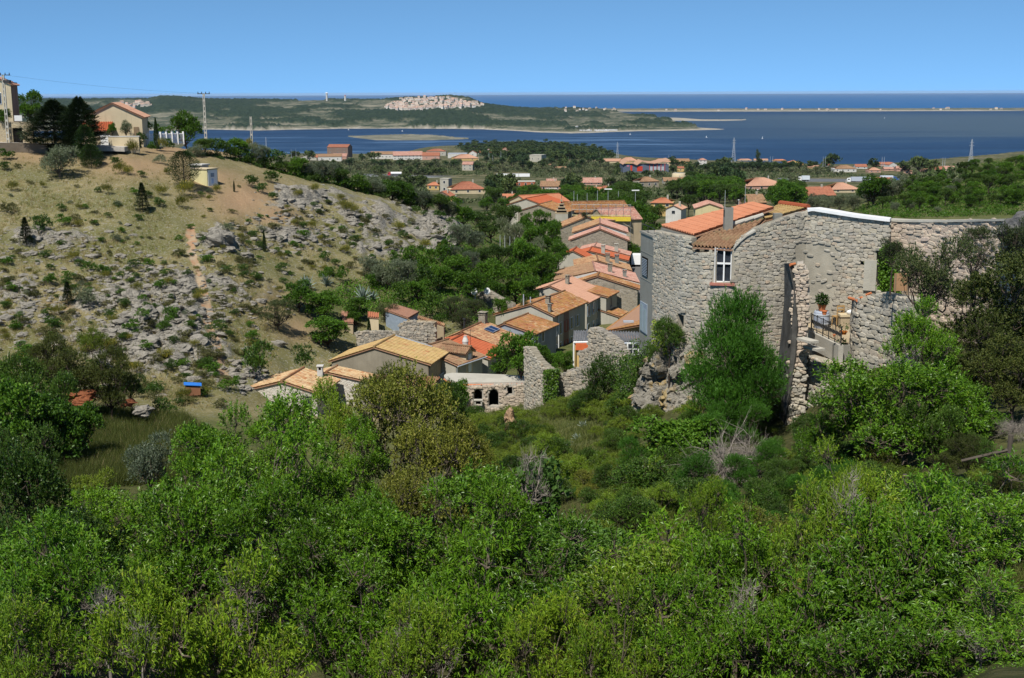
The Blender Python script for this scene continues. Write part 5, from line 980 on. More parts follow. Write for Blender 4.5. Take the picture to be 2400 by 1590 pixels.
m = MB(); m.box((w/2+.02, .3, -2), (w/2+.06, 8.6, H-1.3)); m.build('shade_side_wall', M_brown, t); m = MB(); m.box((w/2+.05, .2, 2.5), (w/2+1.5, 2.4, 2.65));  # brown slab: the shade of the right-hand wall is put into its colour
for x in np.linspace(w/2+.1, w/2+1.45, 8): m.box((x-.02, .2, 2.65), (x+.02, .24, 3.6))
m.box((w/2+.05, .18, 3.6), (w/2+1.5, .26, 3.68)); m.build('balcony', M_dmet, t); m = MB(); m.box((w/2+.15, -.2, 3.0), (w/2+1.15, .15, 3.75)); m.build('air_unit', M_wfr, t)
c = P(38, 334, 181); t = thing('garden_wall', 'buff stone wall with low arched gateway at the far left', 'wall', c, R_(-4)); m = MB(); m.box((-3.0, 0, -1.5), (-.4, .4, 2.6)); m.box((.95, 0, -1.5), (2.4, .4, 2.6)); m.box((-.4, 0, 1.9), (.95, .4, 2.6)); m.build('wall', rubble_mat('buff_rubble', (.52, .43, .28), [(.46, .36, .22), (.56, .46, .30), (.42, .35, .25)], 3), t); m = MB(); m.box((-.4, .25, -1), (.95, .35, 1.9)); m.build('gate', M_dark, t); m = MB(); m.box((-3.1, -.05, 2.6), (2.5, .45, 2.72)); m.build('coping', M_beige, t)
ra = [P(u, v, d) for u, v, d in ((-60, 337, 180), (60, 338.5, 180), (150, 341, 179), (215, 344, 178), (300, 346, 177))]
m = MB()
for a, b in zip(ra[:-1], ra[1:]): m.prism([a+[0, -1.6, .12], b+[0, -1.6, .12], b+[0, 2.2, .16], a+[0, 2.2, .16]], (0, 0, -.6))
tag(m.build('road', plain('pale_road', (.42, .39, .35), .95, .05)), kind='structure')
t = thing('retaining_wall', 'low dark retaining wall along the road edge under the big conifer', 'wall', ra[0]); m = MB()
for a, b in zip(ra[:-2], ra[1:-1]): m.prism([a+[0, -1.9, .25]-ra[0], b+[0, -1.9, .25]-ra[0], b+[0, -1.65, .25]-ra[0], a+[0, -1.65, .25]-ra[0]], (0, 0, -1.6))
m.build('wall', plain('dark_stone', (.16, .13, .10), .95, .05), t)
t = thing('picket_fence', 'white panel fence with square posts right of the bungalow', 'fence', P(335, 331, 190)); o = P(335, 331, 190); m = MB(); e_ = P(430, 329, 196)
kv = e_-o; Lf = np.linalg.norm(kv[:2])
for i in range(8): p = kv*i/7; m2 = MB(); m2.box(p+[-.12, -.12, -.6], p+[.12, .12, 1.3]); m2.build('post', M_wfr, t)
for i in range(40):
    p = kv*(i+.5)/40
    if i % 6 != 5: m.box(p+[-.035, -.03, -.6], p+[.035, .03, 1.05])
for z in (.2, .95): m.tube([[0, 0, z], kv+[0, 0, z]], .04, 4)
m.build('pickets', M_wfr, t)
# yellow transformer kiosk
c = G(474, 433, 100.0); t = thing('transformer_kiosk', 'small pale yellow windowless kiosk with white door side on the slope', 'kiosk', c, R_(-24)); m = MB(); m.box((-1.75, 0, -1), (.85, 2.2, 1.95)); m.build('wall', render_mat('kiosk_yellow', (.76, .69, .38), .1), t); m = MB(); m.box((-1.85, -.1, 1.95), (.95, 2.3, 2.06)); m.build('roof', M_cream, t)
m = MB(); m.box((.851, .15, -1), (.89, 2.05, 1.85)); do = m.build('door_panel', M_wfr, t); m = MB(); m.box((.892, .7, .95), (.91, 1.4, 1.45)); m.build('vent_grille', M_shut, do); m = MB(); m.box((.892, .75, .1), (.905, 1.25, .75)); m.build('sign', plain('pale_blue_sign', (.40, .52, .72), .6), do)
c = G(466, 404, 100.0); t = thing('slab_shelter', 'half hidden pale concrete slab shelter behind the wind bent conifer', 'shelter', c, R_(-20)); m = MB(); m.box((-1.3, 0, -1), (.5, 1.6, .9)); m.build('wall', M_pconc, t); m = MB(); m.box((-1.5, -.2, .9), (.65, 1.8, 1.05)); m.build('slab', M_white, t)
c = P(452, 919, 101); t = thing('rabbit_hutch', 'little wooden hutch under a bright blue tarpaulin on the valley side', 'hutch', c, R_(15)); m = MB(); m.box((-.55, 0, -.3), (.6, .8, .42)); m.build('crate', plain('brown_crate', (.24, .11, .06), .8), t); m = MB(); m.prism([(-.68, -.1, .62), (.72, -.1, .46), (.72, .95, .46), (-.68, .95, .62)], (0, 0, .04)); m.build('tarpaulin', plain('blue_tarp', (.03, .18, .62), .5), t)
# poles
def pole(label, u, v0, v1, d, arms=True, lattice=True, group='concrete power poles on the left hill', r=.13, name='power_pole', mat=None):
    p = P(u, v0, d); h = (v0-v1)*d/FPX; t = thing(name, label, 'pole', p, 0, group); m = MB()
    if lattice:
        for s in (-1, 1): m.prism([(s*.17-.05, -.1, -1), (s*.17+.05, -.1, -1), (s*.17+.05, .1, -1), (s*.17-.05, .1, -1)], (-s*.06, 0, h+1))
        n = int(h/.75)
        for i in range(n): z = h*(i+.5)/n; m.box((-.15, -.08, z), (.15, .08, z+.28))
    else: m.tube([(0, 0, -1), (0, 0, h)], [r, r*.62], 8)
    m.build('post', mat or M_pconc, t)
    if arms:
        m = MB(); m.box((-.95, -.05, h-.1), (.95, .05, h)); m.build('crossarm', M_dmet, t); m = MB()
        for x in (-.85, -.3, .3, .85): m.lathe([(.05, 0), (.08, .06), (.04, .12), (.07, .18), (.03, .26)], 8, (x, 0, h))
        m.build('insulator', M_dmet, t)
    return t, p+[0, 0, h]
t0, pA = pole('squat concrete ladder pole beside the salmon house at the left edge', 20, 336, 192, 181)
m = MB(); m.box((.1, -.3, pA[2]-t0.location[2]-1.1), (.9, .3, pA[2]-t0.location[2]-.7)); m.tube([(.1, 0, pA[2]-t0.location[2]-.5), (1.2, .1, pA[2]-t0.location[2]-.9)], .05, 6); m.build('switchgear', M_dmet, t0)
_, pB = pole('tall concrete ladder pole with wide crossarm rising from the bushes', 483, 332, 226, 196)
pole('slimmer concrete pole without crossarm right of the tall one', 591, 350, 277, 205, arms=False)
for u, v0, v1, lab in ((587, 349, 326, 'short metal post just left of the slim concrete pole'), (624, 345, 323, 'short metal post out against the lagoon, right of the slim concrete pole')): pole(lab, u, v0, v1, 210, False, False, 'short metal posts at the crest', .06, 'metal_post', M_zinc)
t = thing('power_line', 'thin sagging cable strung between the two ladder poles', 'cable', pA); m = MB(); s = np.linspace(0, 1, 24)[:, None]; pth = (pB-pA)*s; pth[:, 2] -= (4*s*(1-s))[:, 0]*.35; m.tube(pth, .009, 4); m.build('cable', M_dmet, t)
# ---------------------------------------------------------------- the plain: houses, sheds
BH = boxhouse
WIN, WH, CR = M_brown, M_white, M_cream
for a in [
 ('tall square mill of dull red brick with red roof near the lagoon', 767, 816, 369, 340, 1400, R_(8), 22, M_brown, T_redp, 'gable', 'x', 3, 'mill', 'building', 3.5, 3),
 ('white house joined to the foot of the tall brick mill', 746, 800, 378, 362, 1330, R_(-5), 12, WH, T_brn, 'gable', 'x', 3, 'house', 'house', 2.6, 1),
 ('small pink roofed house in front of the brick mill', 780, 812, 376, 361, 1300, 0, 10, M_pinkr, T_rose, 'gable', 'x', 1, 'house', 'house', 3, 1),
 ('pale grey barn with red right half roof, leftmost on the plain', 703, 744, 376, 363, 1350, R_(20), 14, M_lgrey, T_redp, 'gable', 'y', 1, 'barn', 'barn', 3, 1),
 ('left wing of the long white winery under a brown red roof', 868, 926, 373, 356, 1400, 0, 12, WH, T_brn, 'gable', 'x', 7, 'winery', 'building', 3, 1),
 ('middle wing of the long white winery with a row of windows', 922, 990, 375, 356, 1385, R_(-6), 14, WH, T_rose, 'gable', 'x', 8, 'winery', 'building', 4, 2),
 ('right end of the winery, tallest block with red hipped roof', 999, 1045, 366, 350, 1430, 0, 18, M_lgrey, T_redp, 'hip', 'x', 3, 'winery', 'building', 3, 1),
 ('orange roofed shed leaning against the winery right end', 990, 1030, 375, 358, 1370, 0, 12, M_pinkr, T_redp, 'gable', 'x', 2, 'shed', 'shed', 3.5, 1),
 ('pale blue roofed warehouse right of the winery', 1050, 1094, 371, 361, 1420, 0, 20, WH, M_zinc, 'flat', 'x', 0, 'warehouse', 'warehouse', 0, 1),
 ('wide ochre hall with pink roof below the blue warehouse', 1062, 1122, 377, 363, 1330, R_(-8), 20, M_ochre, T_pink, 'hip', 'x', 2, 'hall', 'building', 4, 1),
 ('white gable house with red roof behind the ochre hall', 1099, 1117, 367, 354, 1440, 0, 9, WH, T_redp, 'gable', 'y', 1, 'house', 'house', 3, 1),
 ('small grey house with stacked pink roofs in the olive groves', 1083, 1108, 400, 380, 1060, R_(10), 9, M_lgrey, T_rose, 'gable', 'x', 2, 'house', 'house', 2.5, 2),
 ('tiny red roofed house left of the headland woods', 1120, 1136, 362, 354, 1600, 0, 9, WH, T_redp, 'gable', 'x', 1, 'house', 'house', 2.5, 1),
 ('white cottage with pink roof at the headland, second from the right', 1138, 1152, 359, 350, 1640, 0, 8, WH, T_rose, 'gable', 'y', 1, 'house', 'house', 2.5, 1),
 ('low red roofed cottage between the two headland cottages', 1148, 1166, 362, 354, 1590, 0, 8, WH, T_redp, 'gable', 'x', 1, 'house', 'house', 2.5, 1),
 ('tallest cottage at the headland woods with red gable', 1175, 1193, 359, 347, 1640, 0, 9, M_pinkr, T_redp, 'gable', 'y', 1, 'house', 'house', 3, 1),
 ('pale grey cube shaped waterworks standing in the plain', 1240, 1270, 380, 364, 1290, R_(25), 13, M_lgrey, M_pconc, 'flat', 'x', 2, 'waterworks', 'building', 0, 1),
 ('low beige cabin in scrub right of the waterworks', 1286, 1297, 389, 385, 1240, 0, 5, CR, T_brn, 'gable', 'x', 0, 'cabin', 'cabin', .8, 1),
 ('small tan roofed hut beside the motorway scrub', 1296, 1327, 397, 391, 1180, 0, 8, M_lgrey, T_brn, 'gable', 'x', 0, 'cabin', 'cabin', 1.4, 1),
 ('left house of the pair behind the fire station', 1416, 1456, 382, 373, 1340, 0, 12, CR, T_pink, 'gable', 'x', 2, 'house', 'house', 2.4, 1),
 ('right house of the pair behind the fire station', 1452, 1494, 384, 370, 1320, R_(6), 14, M_ochre, T_pink, 'hip', 'x', 2, 'house', 'house', 3.4, 1),
 ('wide house with salmon roof behind the fire station canopy', 1530, 1572, 388, 373, 1290, 0, 13, CR, T_pink, 'hip', 'x', 2, 'house', 'house', 3.4, 1),
 ('pink fronted house right of the fire station', 1566, 1589, 388, 377, 1290, 0, 10, M_pinkr, T_pink, 'gable', 'y', 1, 'house', 'house', 2.6, 1),
 ('brown roofed long house with ochre end wall', 1572, 1616, 385, 373, 1330, 0, 12, M_ochre, T_brn, 'gable', 'x', 3, 'house', 'house', 3, 1),
 ('white two storey villa with pink roof standing alone', 1638, 1656, 387, 372, 1340, 0, 9, WH, T_rose, 'hip', 'x', 2, 'villa', 'house', 1.8, 2),
 ('little yellow house with red roof beside the round tank', 1587, 1603, 403, 391, 1130, R_(10), 7, M_ochre, T_redp, 'gable', 'x', 1, 'house', 'house', 1.5, 1),
 ('buff stone farmhouse with brown hipped roof', 1497, 1546, 440, 416, 720, R_(-18), 9, M_rub, T_brn, 'hip', 'x', 3, 'farmhouse', 'house', 2.4, 1),
 ('tan roofed outbuilding behind the buff farmhouse', 1556, 1612, 432, 417, 800, 0, 9, M_lgrey, T_brn, 'gable', 'x', 2, 'barn', 'barn', 2, 1),
 ('long pink building with rose roof near the motorway', 1362, 1411, 434, 418, 860, 0, 10, M_pinkr, T_rose, 'gable', 'x', 3, 'house', 'house', 2.6, 1),
 ('orange roofed bungalow pair behind the village street lamps', 1371, 1410, 453, 440, 680, 0, 9, M_ochre, T_org, 'gable', 'x', 2, 'house', 'house', 1.6, 1),
 ('smaller orange hipped bungalow right of the bungalow pair', 1405, 1436, 452, 437, 700, 0, 9, M_ochre, T_redp, 'hip', 'x', 2, 'house', 'house', 1.6, 1),
 ('two tier house with red tiles and pale upper storey', 1266, 1314, 448, 426, 660, R_(6), 10, M_pinkr, T_brn, 'gable', 'x', 3, 'house', 'house', 2.4, 1),
 ('upper block of the two tier house', 1281, 1304, 434, 420, 690, 0, 6, M_lgrey, T_rose, 'gable', 'x', 2, 'house', 'house', 1.2, 1),
 ('low red painted garage with pale flat roof', 1280, 1306, 455, 444, 600, 0, 6, M_rshut, M_pconc, 'flat', 'x', 0, 'garage', 'garage', 0, 1),
 ('low brick workshop with pale sheet roof by the dark pines', 1210, 1254, 438, 427, 760, 0, 10, plain('brick_red', (.42, .13, .07), .85), M_pconc, 'flat', 'x', 3, 'workshop', 'workshop', 0, 1),
 ('yellow house with orange roof left of the grey tower', 1001, 1029, 446, 428, 700, R_(8), 8, M_ochre, T_org, 'hip', 'x', 2, 'house', 'house', 1.6, 1),
 ('plain grey square tower with two small openings', 1031, 1052, 452, 420, 690, R_(18), 5, M_lgrey, M_pconc, 'flat', 'x', 1, 'square_tower', 'tower', 0, 2),
 ('cream villa with vivid orange hipped roof right of the grey tower', 1056, 1138, 455, 428, 660, R_(-10), 13, CR, T_redp, 'hip', 'x', 3, 'villa', 'house', 3.4, 1),
 ('low house with red roof below the square grey tower', 1018, 1054, 468, 449, 600, R_(14), 8, M_brown, T_redp, 'gable', 'y', 1, 'house', 'house', 2, 1),
 ('straw coloured roof of a house half sunk in trees below the villa', 1040, 1064, 478, 464, 560, R_(30), 8, CR, T_ylw, 'gable', 'x', 1, 'house', 'house', 1.5, 1),
 ('orange roofed cottage among the dark pines', 1178, 1209, 467, 456, 540, 0, 8, CR, T_org, 'gable', 'x', 1, 'house', 'house', 1.6, 1),
 ('big salmon roofed sports hall with broad hipped roof', 1746, 1848, 445, 420, 560, R_(-10), 20, M_pinkr, T_pink, 'hip', 'x', 4, 'sports_hall', 'hall', 3.6, 1),
 ('brown roofed house with white stack above the tower roof', 1752, 1798, 482, 458, 470, R_(-14), 9, M_pinkr, T_brn, 'gable', 'x', 1, 'house', 'house', 2.6, 1),
 ('cream gabled house just behind the tower roof', 1630, 1694, 512, 478, 330, R_(6), 11, render_mat('primrose', (.72, .62, .36), .08), T_rose, 'gable', 'y', 0, 'house', 'house', 1.25, 1),
 ('orange roofed cottage behind the conifers left of the cream gable', 1526, 1576, 488, 466, 400, R_(12), 8, M_ochre, T_org, 'hip', 'x', 2, 'house', 'house', 1.4, 1),
 ('pale pink cottage below the orange roofed cottage', 1560, 1596, 508, 482, 360, R_(20), 7, WH, T_pink, 'gable', 'y', 1, 'house', 'house', 1.0, 1),
 ('long house with scarlet roof and cream gable right of the tower', 1890, 1960, 466, 441, 480, R_(-12), 11, CR, T_redp, 'gable', 'x', 2, 'house', 'house', 3.0, 1),
 ('salmon hipped house joined to the scarlet roofed house', 1946, 2016, 452, 431, 520, R_(-10), 12, CR, T_pink, 'hip', 'x', 2, 'house', 'house', 2.8, 1),
 ('broad white bungalow with tan hipped roof on the right plain', 1957, 2006, 404, 389, 1150, 0, 14, WH, T_brn, 'hip', 'x', 4, 'house', 'house', 3.0, 1),
 ('red roofed house just right of the broad white bungalow', 2006, 2032, 396, 386, 1240, 0, 10, WH, T_redp, 'gable', 'x', 2, 'house', 'house', 2.6, 1),
 ('salmon bungalow below the big round tree on the right plain', 2036, 2064, 405, 394, 1120, 0, 10, M_pinkr, T_pink, 'hip', 'x', 2, 'house', 'house', 2.4, 1),
 ('house with white gable and bright red roof on the right plain', 2084, 2102, 396, 382, 1240, R_(-12), 12, WH, T_redp, 'gable', 'y', 1, 'house', 'house', 2.4, 1),
 ('dark red roofed row left of the white gable house', 2058, 2088, 390, 381, 1290, 0, 10, M_pinkr, T_redp, 'gable', 'x', 2, 'house', 'house', 2.6, 1),
 ('small rose house below the white gable house', 2102, 2124, 402, 391, 1160, 0, 9, M_pinkr, T_rose, 'gable', 'x', 1, 'house', 'house', 2.2, 1),
 ('lowest rose cottage, right of the small rose house', 2117, 2137, 408, 397, 1090, 0, 8, M_pinkr, T_pink, 'hip', 'x', 1, 'house', 'house', 1.8, 1),
 ('tiny pink cottage between salmon bungalow and small rose house', 2073, 2096, 401, 393, 1170, 0, 8, M_pinkr, T_rose, 'gable', 'x', 1, 'house', 'house', 1.6, 1),
 ('pink terrace end house with red roof before the pines at right', 2190, 2218, 404, 392, 1130, 0, 10, M_pinkr, T_redp, 'gable', 'x', 2, 'house', 'house', 2.2, 1),
 ('right half of the pink terrace before the pines', 2214, 2240, 404, 391, 1140, 0, 10, CR, T_rose, 'gable', 'x', 2, 'house', 'house', 2.4, 1),
 ('left low brown roof of the pink terrace before the pines', 2164, 2192, 407, 396, 1080, 0, 9, M_pinkr, T_brn, 'gable', 'x', 1, 'house', 'house', 2.0, 1),
 ('small red roofed house by the shore left of the big round tree', 1926, 1949, 391, 384, 1330, 0, 9, WH, T_redp, 'gable', 'x', 2, 'house', 'house', 2.0, 1),
 ('orange roofed house at the end of the pine row', 1856, 1884, 392, 385, 1320, 0, 9, CR, T_redp, 'gable', 'x', 1, 'house', 'house', 2.2, 1),
 ('yellow roofed house behind the pine row end', 1848, 1876, 386, 377, 1420, 0, 9, M_ochre, T_org, 'gable', 'y', 1, 'house', 'house', 2.4, 1),
 ('tiny cream shed with yellow awning on the right plain', 1893, 1920, 397, 389, 1230, 0, 7, M_ochre, T_pink, 'gable', 'x', 1, 'shed', 'shed', 1.4, 1),
 ('salmon roofed house just above the pine row, left one', 1730, 1762, 378, 373, 1480, 0, 9, CR, T_pink, 'hip', 'x', 2, 'house', 'house', 1.6, 1),
 ('salmon roofed house just above the pine row, middle one', 1768, 1800, 379, 373, 1470, 0, 9, CR, T_pink, 'gable', 'x', 2, 'house', 'house', 1.6, 1),
 ('tan roofed house just above the pine row, right one', 1812, 1842, 380, 374, 1460, 0, 9, M_ochre, T_org, 'hip', 'x', 2, 'house', 'house', 1.6, 1)]:
    lab, u0, u1, vb, vt, d, yaw, dep, wl, rf, kd, rg, wn, nm, ct, rs, st = a
    BH(lab, u0, u1, vb, vt, d, yaw, dep, wl, rf, kd, rg, wn, nm, ct, rs or None, st, chim=(d < 900 and kd != 'flat' and wn > 0))
# fire station: dark blue grey walls, zigzag roof, red doors
d = 1190; c = P(1460, 402, d); t = thing('fire_station', 'blue grey station with zigzag tan roof and red doors', 'building', c, R_(6)); sc = d/FPX
m = MB(); m.box((0, 0, -3), (108*sc, 16, 6.2)); m.build('wall', plain('slate_blue_cladding', (.10, .12, .17), .6), t)
m = MB(); X = [(-1.5, 6.2), (10, 9.2), (32, 5.6), (44, 9.0), (57, 7.5), (74, 6.9), (110, 10.0)]
for (a, za), (b, zb_) in zip(X[:-1], X[1:]): m.prism([(a*sc, -1.5, za), (b*sc, -1.5, zb_), (b*sc, 17, zb_+1.2), (a*sc, 17, za+1.2)], (0, 0, .35))
m.build('roof', plain('tan_sheet_roof', (.40, .24, .16), .7), t)
for x0, x1, z1 in ((17, 22, 5.5), (33, 46, 4.6)): m = MB(); m.box((x0*sc, -.12, 0), (x1*sc, -.02, z1)); m.build('door', plain('signal_red', (.50, .05, .03), .5), t)
for i in range(5): x = (62+i*9)*sc; m = MB(); m.box((x, -.4, 0), (x+.45, -.05, 7.2)); m.build('column', plain('signal_red', (.5, .05, .03)), t)
for i in range(4): x = (63.5+i*9)*sc; m = MB(); m.box((x, -.08, .4), (x+2.6, -.02, 4.2)); m.build('window', M_zinc, t)
m = MB(); m.box((9*sc, -.1, 4.6), (14*sc, -.03, 5.4)); m.build('pink_sign', plain('pink_sign', (.7, .2, .3)), t)
# round tank
d = 900; c = P(1591, 422, d); t = thing('water_tank', 'cream conical round water tank among trees', 'tank', c); m = MB(); m.lathe([(5.5, -3), (5.3, 0), (5.0, 2.6), (4.6, 4.6), (4.3, 4.9)], 32); m.build('shell', M_cream, t, True); m = MB(); m.lathe([(4.4, 4.88), (.5, 5.1), (.4, 5.1)], 32); m.build('lid', M_pconc, t); m = MB(); m.box((-3.2, -2, 4.9), (-2.6, -1.4, 5.7)); m.build('hatch', M_pconc, t)
# motorway
pts = [(850, 411.5), (930, 414), (1050, 416.5), (1200, 419), (1350, 420.5), (1470, 421), (1560, 420)]
m = MB(); wp = [P(u, v, 1130-abs(u-1200)*.06) for u, v in pts]
for a, b in zip(wp[:-1], wp[1:]): m.prism([a+[0, -14, .0], b+[0, -14, .0], b+[0, 14, .5], a+[0, 14, .5]], (0, 0, -5))
tag(m.build('motorway', plain('asphalt', (.115, .12, .13), .9, .1)), kind='structure')
t = thing('crash_barrier', 'long galvanised crash barrier along the motorway', 'barrier', wp[0]); m = MB()
for a, b in zip(wp[:-1], wp[1:]): m.prism([a+[0, -13.7, .5]-wp[0], b+[0, -13.7, .5]-wp[0], b+[0, -13.7, 1.0]-wp[0], a+[0, -13.7, 1.0]-wp[0]], (0, .1, 0))
m.build('rail', M_zinc, t); m = MB()
for a, b in zip(wp[:-1], wp[1:]):
    n = int(np.linalg.norm(b-a)/8)
    for i in range(n): q = a+(b-a)*i/n-wp[0]; m.box(q+[-.08, -13.6, 0], q+[.08, -13.5, .9])
o_ = m.build('posts', M_zinc, t); o_['kind'] = 'stuff'
rp_ = [P(u, v, d) for u, v, d in ((1850, 427.5, 950), (1960, 429.5, 935), (2060, 430.5, 920), (2140, 432, 905))]; m = MB()
for a, b in zip(rp_[:-1], rp_[1:]): m.prism([a+[0, -5, -.05], b+[0, -5, -.05], b+[0, 42, .3], a+[0, 42, .3]], (0, 0, -5))
tag(m.build('road', plain('asphalt', (.115, .12, .13), .9, .1)), kind='structure')
# vehicles
def lorry(label, u, v, d, L, cab, body, side=-1, tank=False, group='lorries on the road', yaw=0.0, trailers=1, cabl=2.4):
    p = P(u, v, d); t = thing('lorry', label, 'lorry', p, yaw, group); s = side; x = 0
    m = MB(); m.prism([(s*(x), -1.2, .6), (s*x, -1.2, 2.0), (s*(x-.5), -1.2, 3.1), (s*(x-cabl), -1.2, 3.3), (s*(x-cabl), -1.2, .6)], (0, 2.4, 0)); m.build('cab', cab, t); m = MB(); m.box((min(s*(-.3), s*(-1.6)), -1.22, 1.9), (max(s*(-.3), s*(-1.6)), -1.205, 2.7)); m.build('side_window', M_glass, t)
    x = -cabl-.4; seg = (L-cabl-.4)/trailers
    for k in range(trailers):
        a, b = s*(x), s*(x-seg+.35); m = MB(); lo, hi = min(a, b), max(a, b)
        if tank:
            yz = [(1.2*math.cos(q), 2.3+1.15*math.sin(q)) for q in np.linspace(0, 2*math.pi, 15)[:-1]]; m.prism([(lo, y, z) for y, z in yz], (hi-lo, 0, 0))
        else: m.box((lo, -1.25, 1.05), (hi, 1.25, 3.95))
        m.build('trailer', body, t); m = MB(); m.box((lo, -1.0, .8), (hi, 1.0, 1.0)); m.build('chassis', M_dmet, t)
        for wx in (lo+1.2, lo+2.6, hi-1.3):
            for y in (-1.05, 1.05): w_ = MB(); w_.lathe([(.2, -.15), (.5, -.15), (.5, .15), (.2, .15)], 14); o = w_.build('wheel', M_dmet, t); o.rotation_euler = (R_(90), 0, 0); o.location = (wx, y, .5)
        x -= seg
    return t
M_trk = plain('white_lorry', (.80, .80, .80), .45, .3, var=.03); M_rcab = plain('red_blue_cab', (.45, .05, .06), .4)
lorry('white road train with three boxes in the middle of the motorway', 1157, 418, 1125, 33.0, M_rcab, M_trk, -1, trailers=3)
lorry('white tank lorry with red cab further left on the motorway', 909, 412.5, 1120, 12.6, M_rcab, M_trk, -1, True)
lorry('silver blue lorry with white cab on the right road', 1985, 428, 930, 16.8, M_trk, plain('silver_tilt', (.46, .50, .58), .4, .4), -1)
lorry('terracotta red trailer lorry with green cab at right', 2099, 429.5, 900, 15.0, plain('green_cab', (.05, .30, .12), .4), plain('terracotta_tilt', (.52, .18, .10), .6), 1)
lorry('white and blue lorry passing behind the terracotta red trailer', 2108, 424.5, 960, 14.6, plain('blue_cab', (.03, .12, .50), .4), plain('white_blue_tilt', (.60, .64, .72), .5), 1, cabl=4.6)
lorry('short pale lorry in the quarry lane left of the silver blue lorry', 1870, 425, 940, 8.8, M_trk, plain('pale_tilt', (.60, .66, .72), .5), -1)
c = P(1494, 622, 216); t = thing('parked_van', 'white van parked in the shaded street beside the concrete tower', 'van', c, R_(80)); m = MB(); m.prism([(-2.2, -.9, .4), (2.2, -.9, .4), (2.3, -.9, 1.1), (1.6, -.9, 1.35), (1.0, -.9, 2.0), (-2.2, -.9, 2.05)], (0, 1.8, 0)); m.build('body', M_trk, t); m = MB(); m.box((.1, -.92, 1.3), (1.0, -.905, 1.85)); m.build('side_window', M_glass, t)
for x in (-1.4, 1.4):
    for y in (-.8, .8): w_ = MB(); w_.lathe([(.15, -.1), (.33, -.1), (.33, .1), (.15, .1)], 14); o = w_.build('wheel', M_dmet, t); o.rotation_euler = (R_(90), 0, 0); o.location = (x, y, .33)
st = [(1470, 690, 180), (1500, 640, 205), (1500, 600, 232), (1492, 560, 262)]; m = MB(); q = [P(*s) for s in st]
for a, b in zip(q[:-1], q[1:]): a[2] = max(a[2], gz(*a[:2])+.15); b[2] = max(b[2], gz(*b[:2])+.15); m.prism([a+[-3.5, 0, 0], b+[-3.5, 0, 0], b+[3.5, 0, 0], a+[3.5, 0, 0]], (0, 0, -1.2))
tag(m.build('street', plain('street_asphalt', (.13, .125, .12), .95, .05)), kind='structure')
# masts, lamps, pylons
def pylon(label, u, v0, v1, d):
    p = P(u, v0, d); h = (v0-v1)*d/FPX; t = thing('lattice_pylon', label, 'pylon', p, 0, 'lattice pylons by the lagoon'); m = MB(); b = h*.085
    for sx in (-1, 1):
        for sy in (-1, 1): m.tube([(sx*b, sy*b, -2), (sx*b*.25, sy*b*.25, h*.72), (sx*.2, sy*.2, h)], h*.0045, 4)
    zs = np.linspace(0, h*.95, 12)
    for i in range(11):
        for sy in (-1, 1):
            f = lambda z: b*(1-.75*min(z/(h*.72), 1)); a0, a1 = f(zs[i]), f(zs[i+1]); m.tube([(-a0, sy*a0, zs[i]), (a1, sy*a1, zs[i+1])], h*.003, 3); m.tube([(a0, sy*a0, zs[i]), (-a1, sy*a1, zs[i+1])], h*.003, 3)
    m.build('lattice', M_zinc, t); m = MB()
    for z, w_ in ((.78, .09), (.88, .07)): m.tube([(-h*w_, 0, h*z), (h*w_, 0, h*z)], h*.005, 4)
    m.build('crossarm', M_zinc, t)
pylon('lattice pylon left of centre right, above the pine row', 1719, 380, 325, 1500); pylon('lattice pylon near the right edge in front of the lagoon', 2274, 394, 332, 1400)
pylon('faint lattice pylon by the headland shore', 1447, 376, 334, 1700)
def mast(label, u, v0, v1, d, r=.16, head=None, group='pale masts on the plain', name='street_lamp', cat='lamp post'):
    p = P(u, v0, d); h = (v0-v1)*d/FPX; t = thing(name, label, cat, p, 0, group); m = MB(); m.tube([(0, 0, -2), (0, 0, h)], [r, r*.6], 6); m.build('pole', M_zinc, t)
    if head: m = MB(); m.box((-head, -.25, h), (head, .25, h+.22)); m.build('lamp_head', M_wfr, t)
for i, (a, b, dd, v0, v1) in enumerate([(1929, 1934, 1330, 386, 368), (2067, 2072, 1330, 386, 369), (2209, 2214, 1350, 390, 371), (1805, 1811, 1450, 377, 367), (1567, 1574, 1480, 376, 364), (1401, 1406, 1450, 379, 360)]):
    nm = ['left of the big round tree', 'above the red roofed row', 'left of the right hand pylon', 'above the pine row', 'above the fire station canopy', 'left of the houses behind the fire station'][i]
    for q, u in enumerate((a, b)): mast(('left' if q == 0 else 'right')+' mast of the pale pair '+nm, u, v0, v1, dd, .22, None, 'paired pale masts by the railway', 'railway_mast', 'mast')
for u, v0, v1, h, lab in ((1345, 478, 448, None, 'first slim post from the left behind the louvred stack'), (1353, 480, 455, None, 'short post right of the first slim post'), (1376, 476, 453, None, 'slim post above the scaffolded house left end'), (1400, 482, 447, None, 'tall slim post above the scaffolded house'), (1425, 476, 445, .9, 'twin headed lamp behind the scaffolded house'), (1449, 480, 449, None, 'slim post right of the twin headed lamp'), (1489, 478, 448, .9, 'twin headed lamp right of all the slim posts')): mast(lab, u, v0, v1, 300, .07, h, 'lamps and posts round the court behind the street')
for u, v0, v1, d, lab in ((1699, 482, 447, 400, 'tall pale pole left of the tower chimney top'), (1746, 480, 436, 420, 'tallest pale pole behind the tower roof'), (1731, 476, 470, 410, 'small globe lamp between the two tall pale poles'), (1775, 456, 446, 500, 'globe lamp below the sports hall'), (683, 368, 350, 900, 'left of two thin posts left of the brick mill'), (694, 368, 349, 900, 'right of two thin posts left of the brick mill')): mast(lab, u, v0, v1, d, .1, .25 if 'lamp' in lab else None, 'pale poles round the plain', 'pale_pole', 'pole')
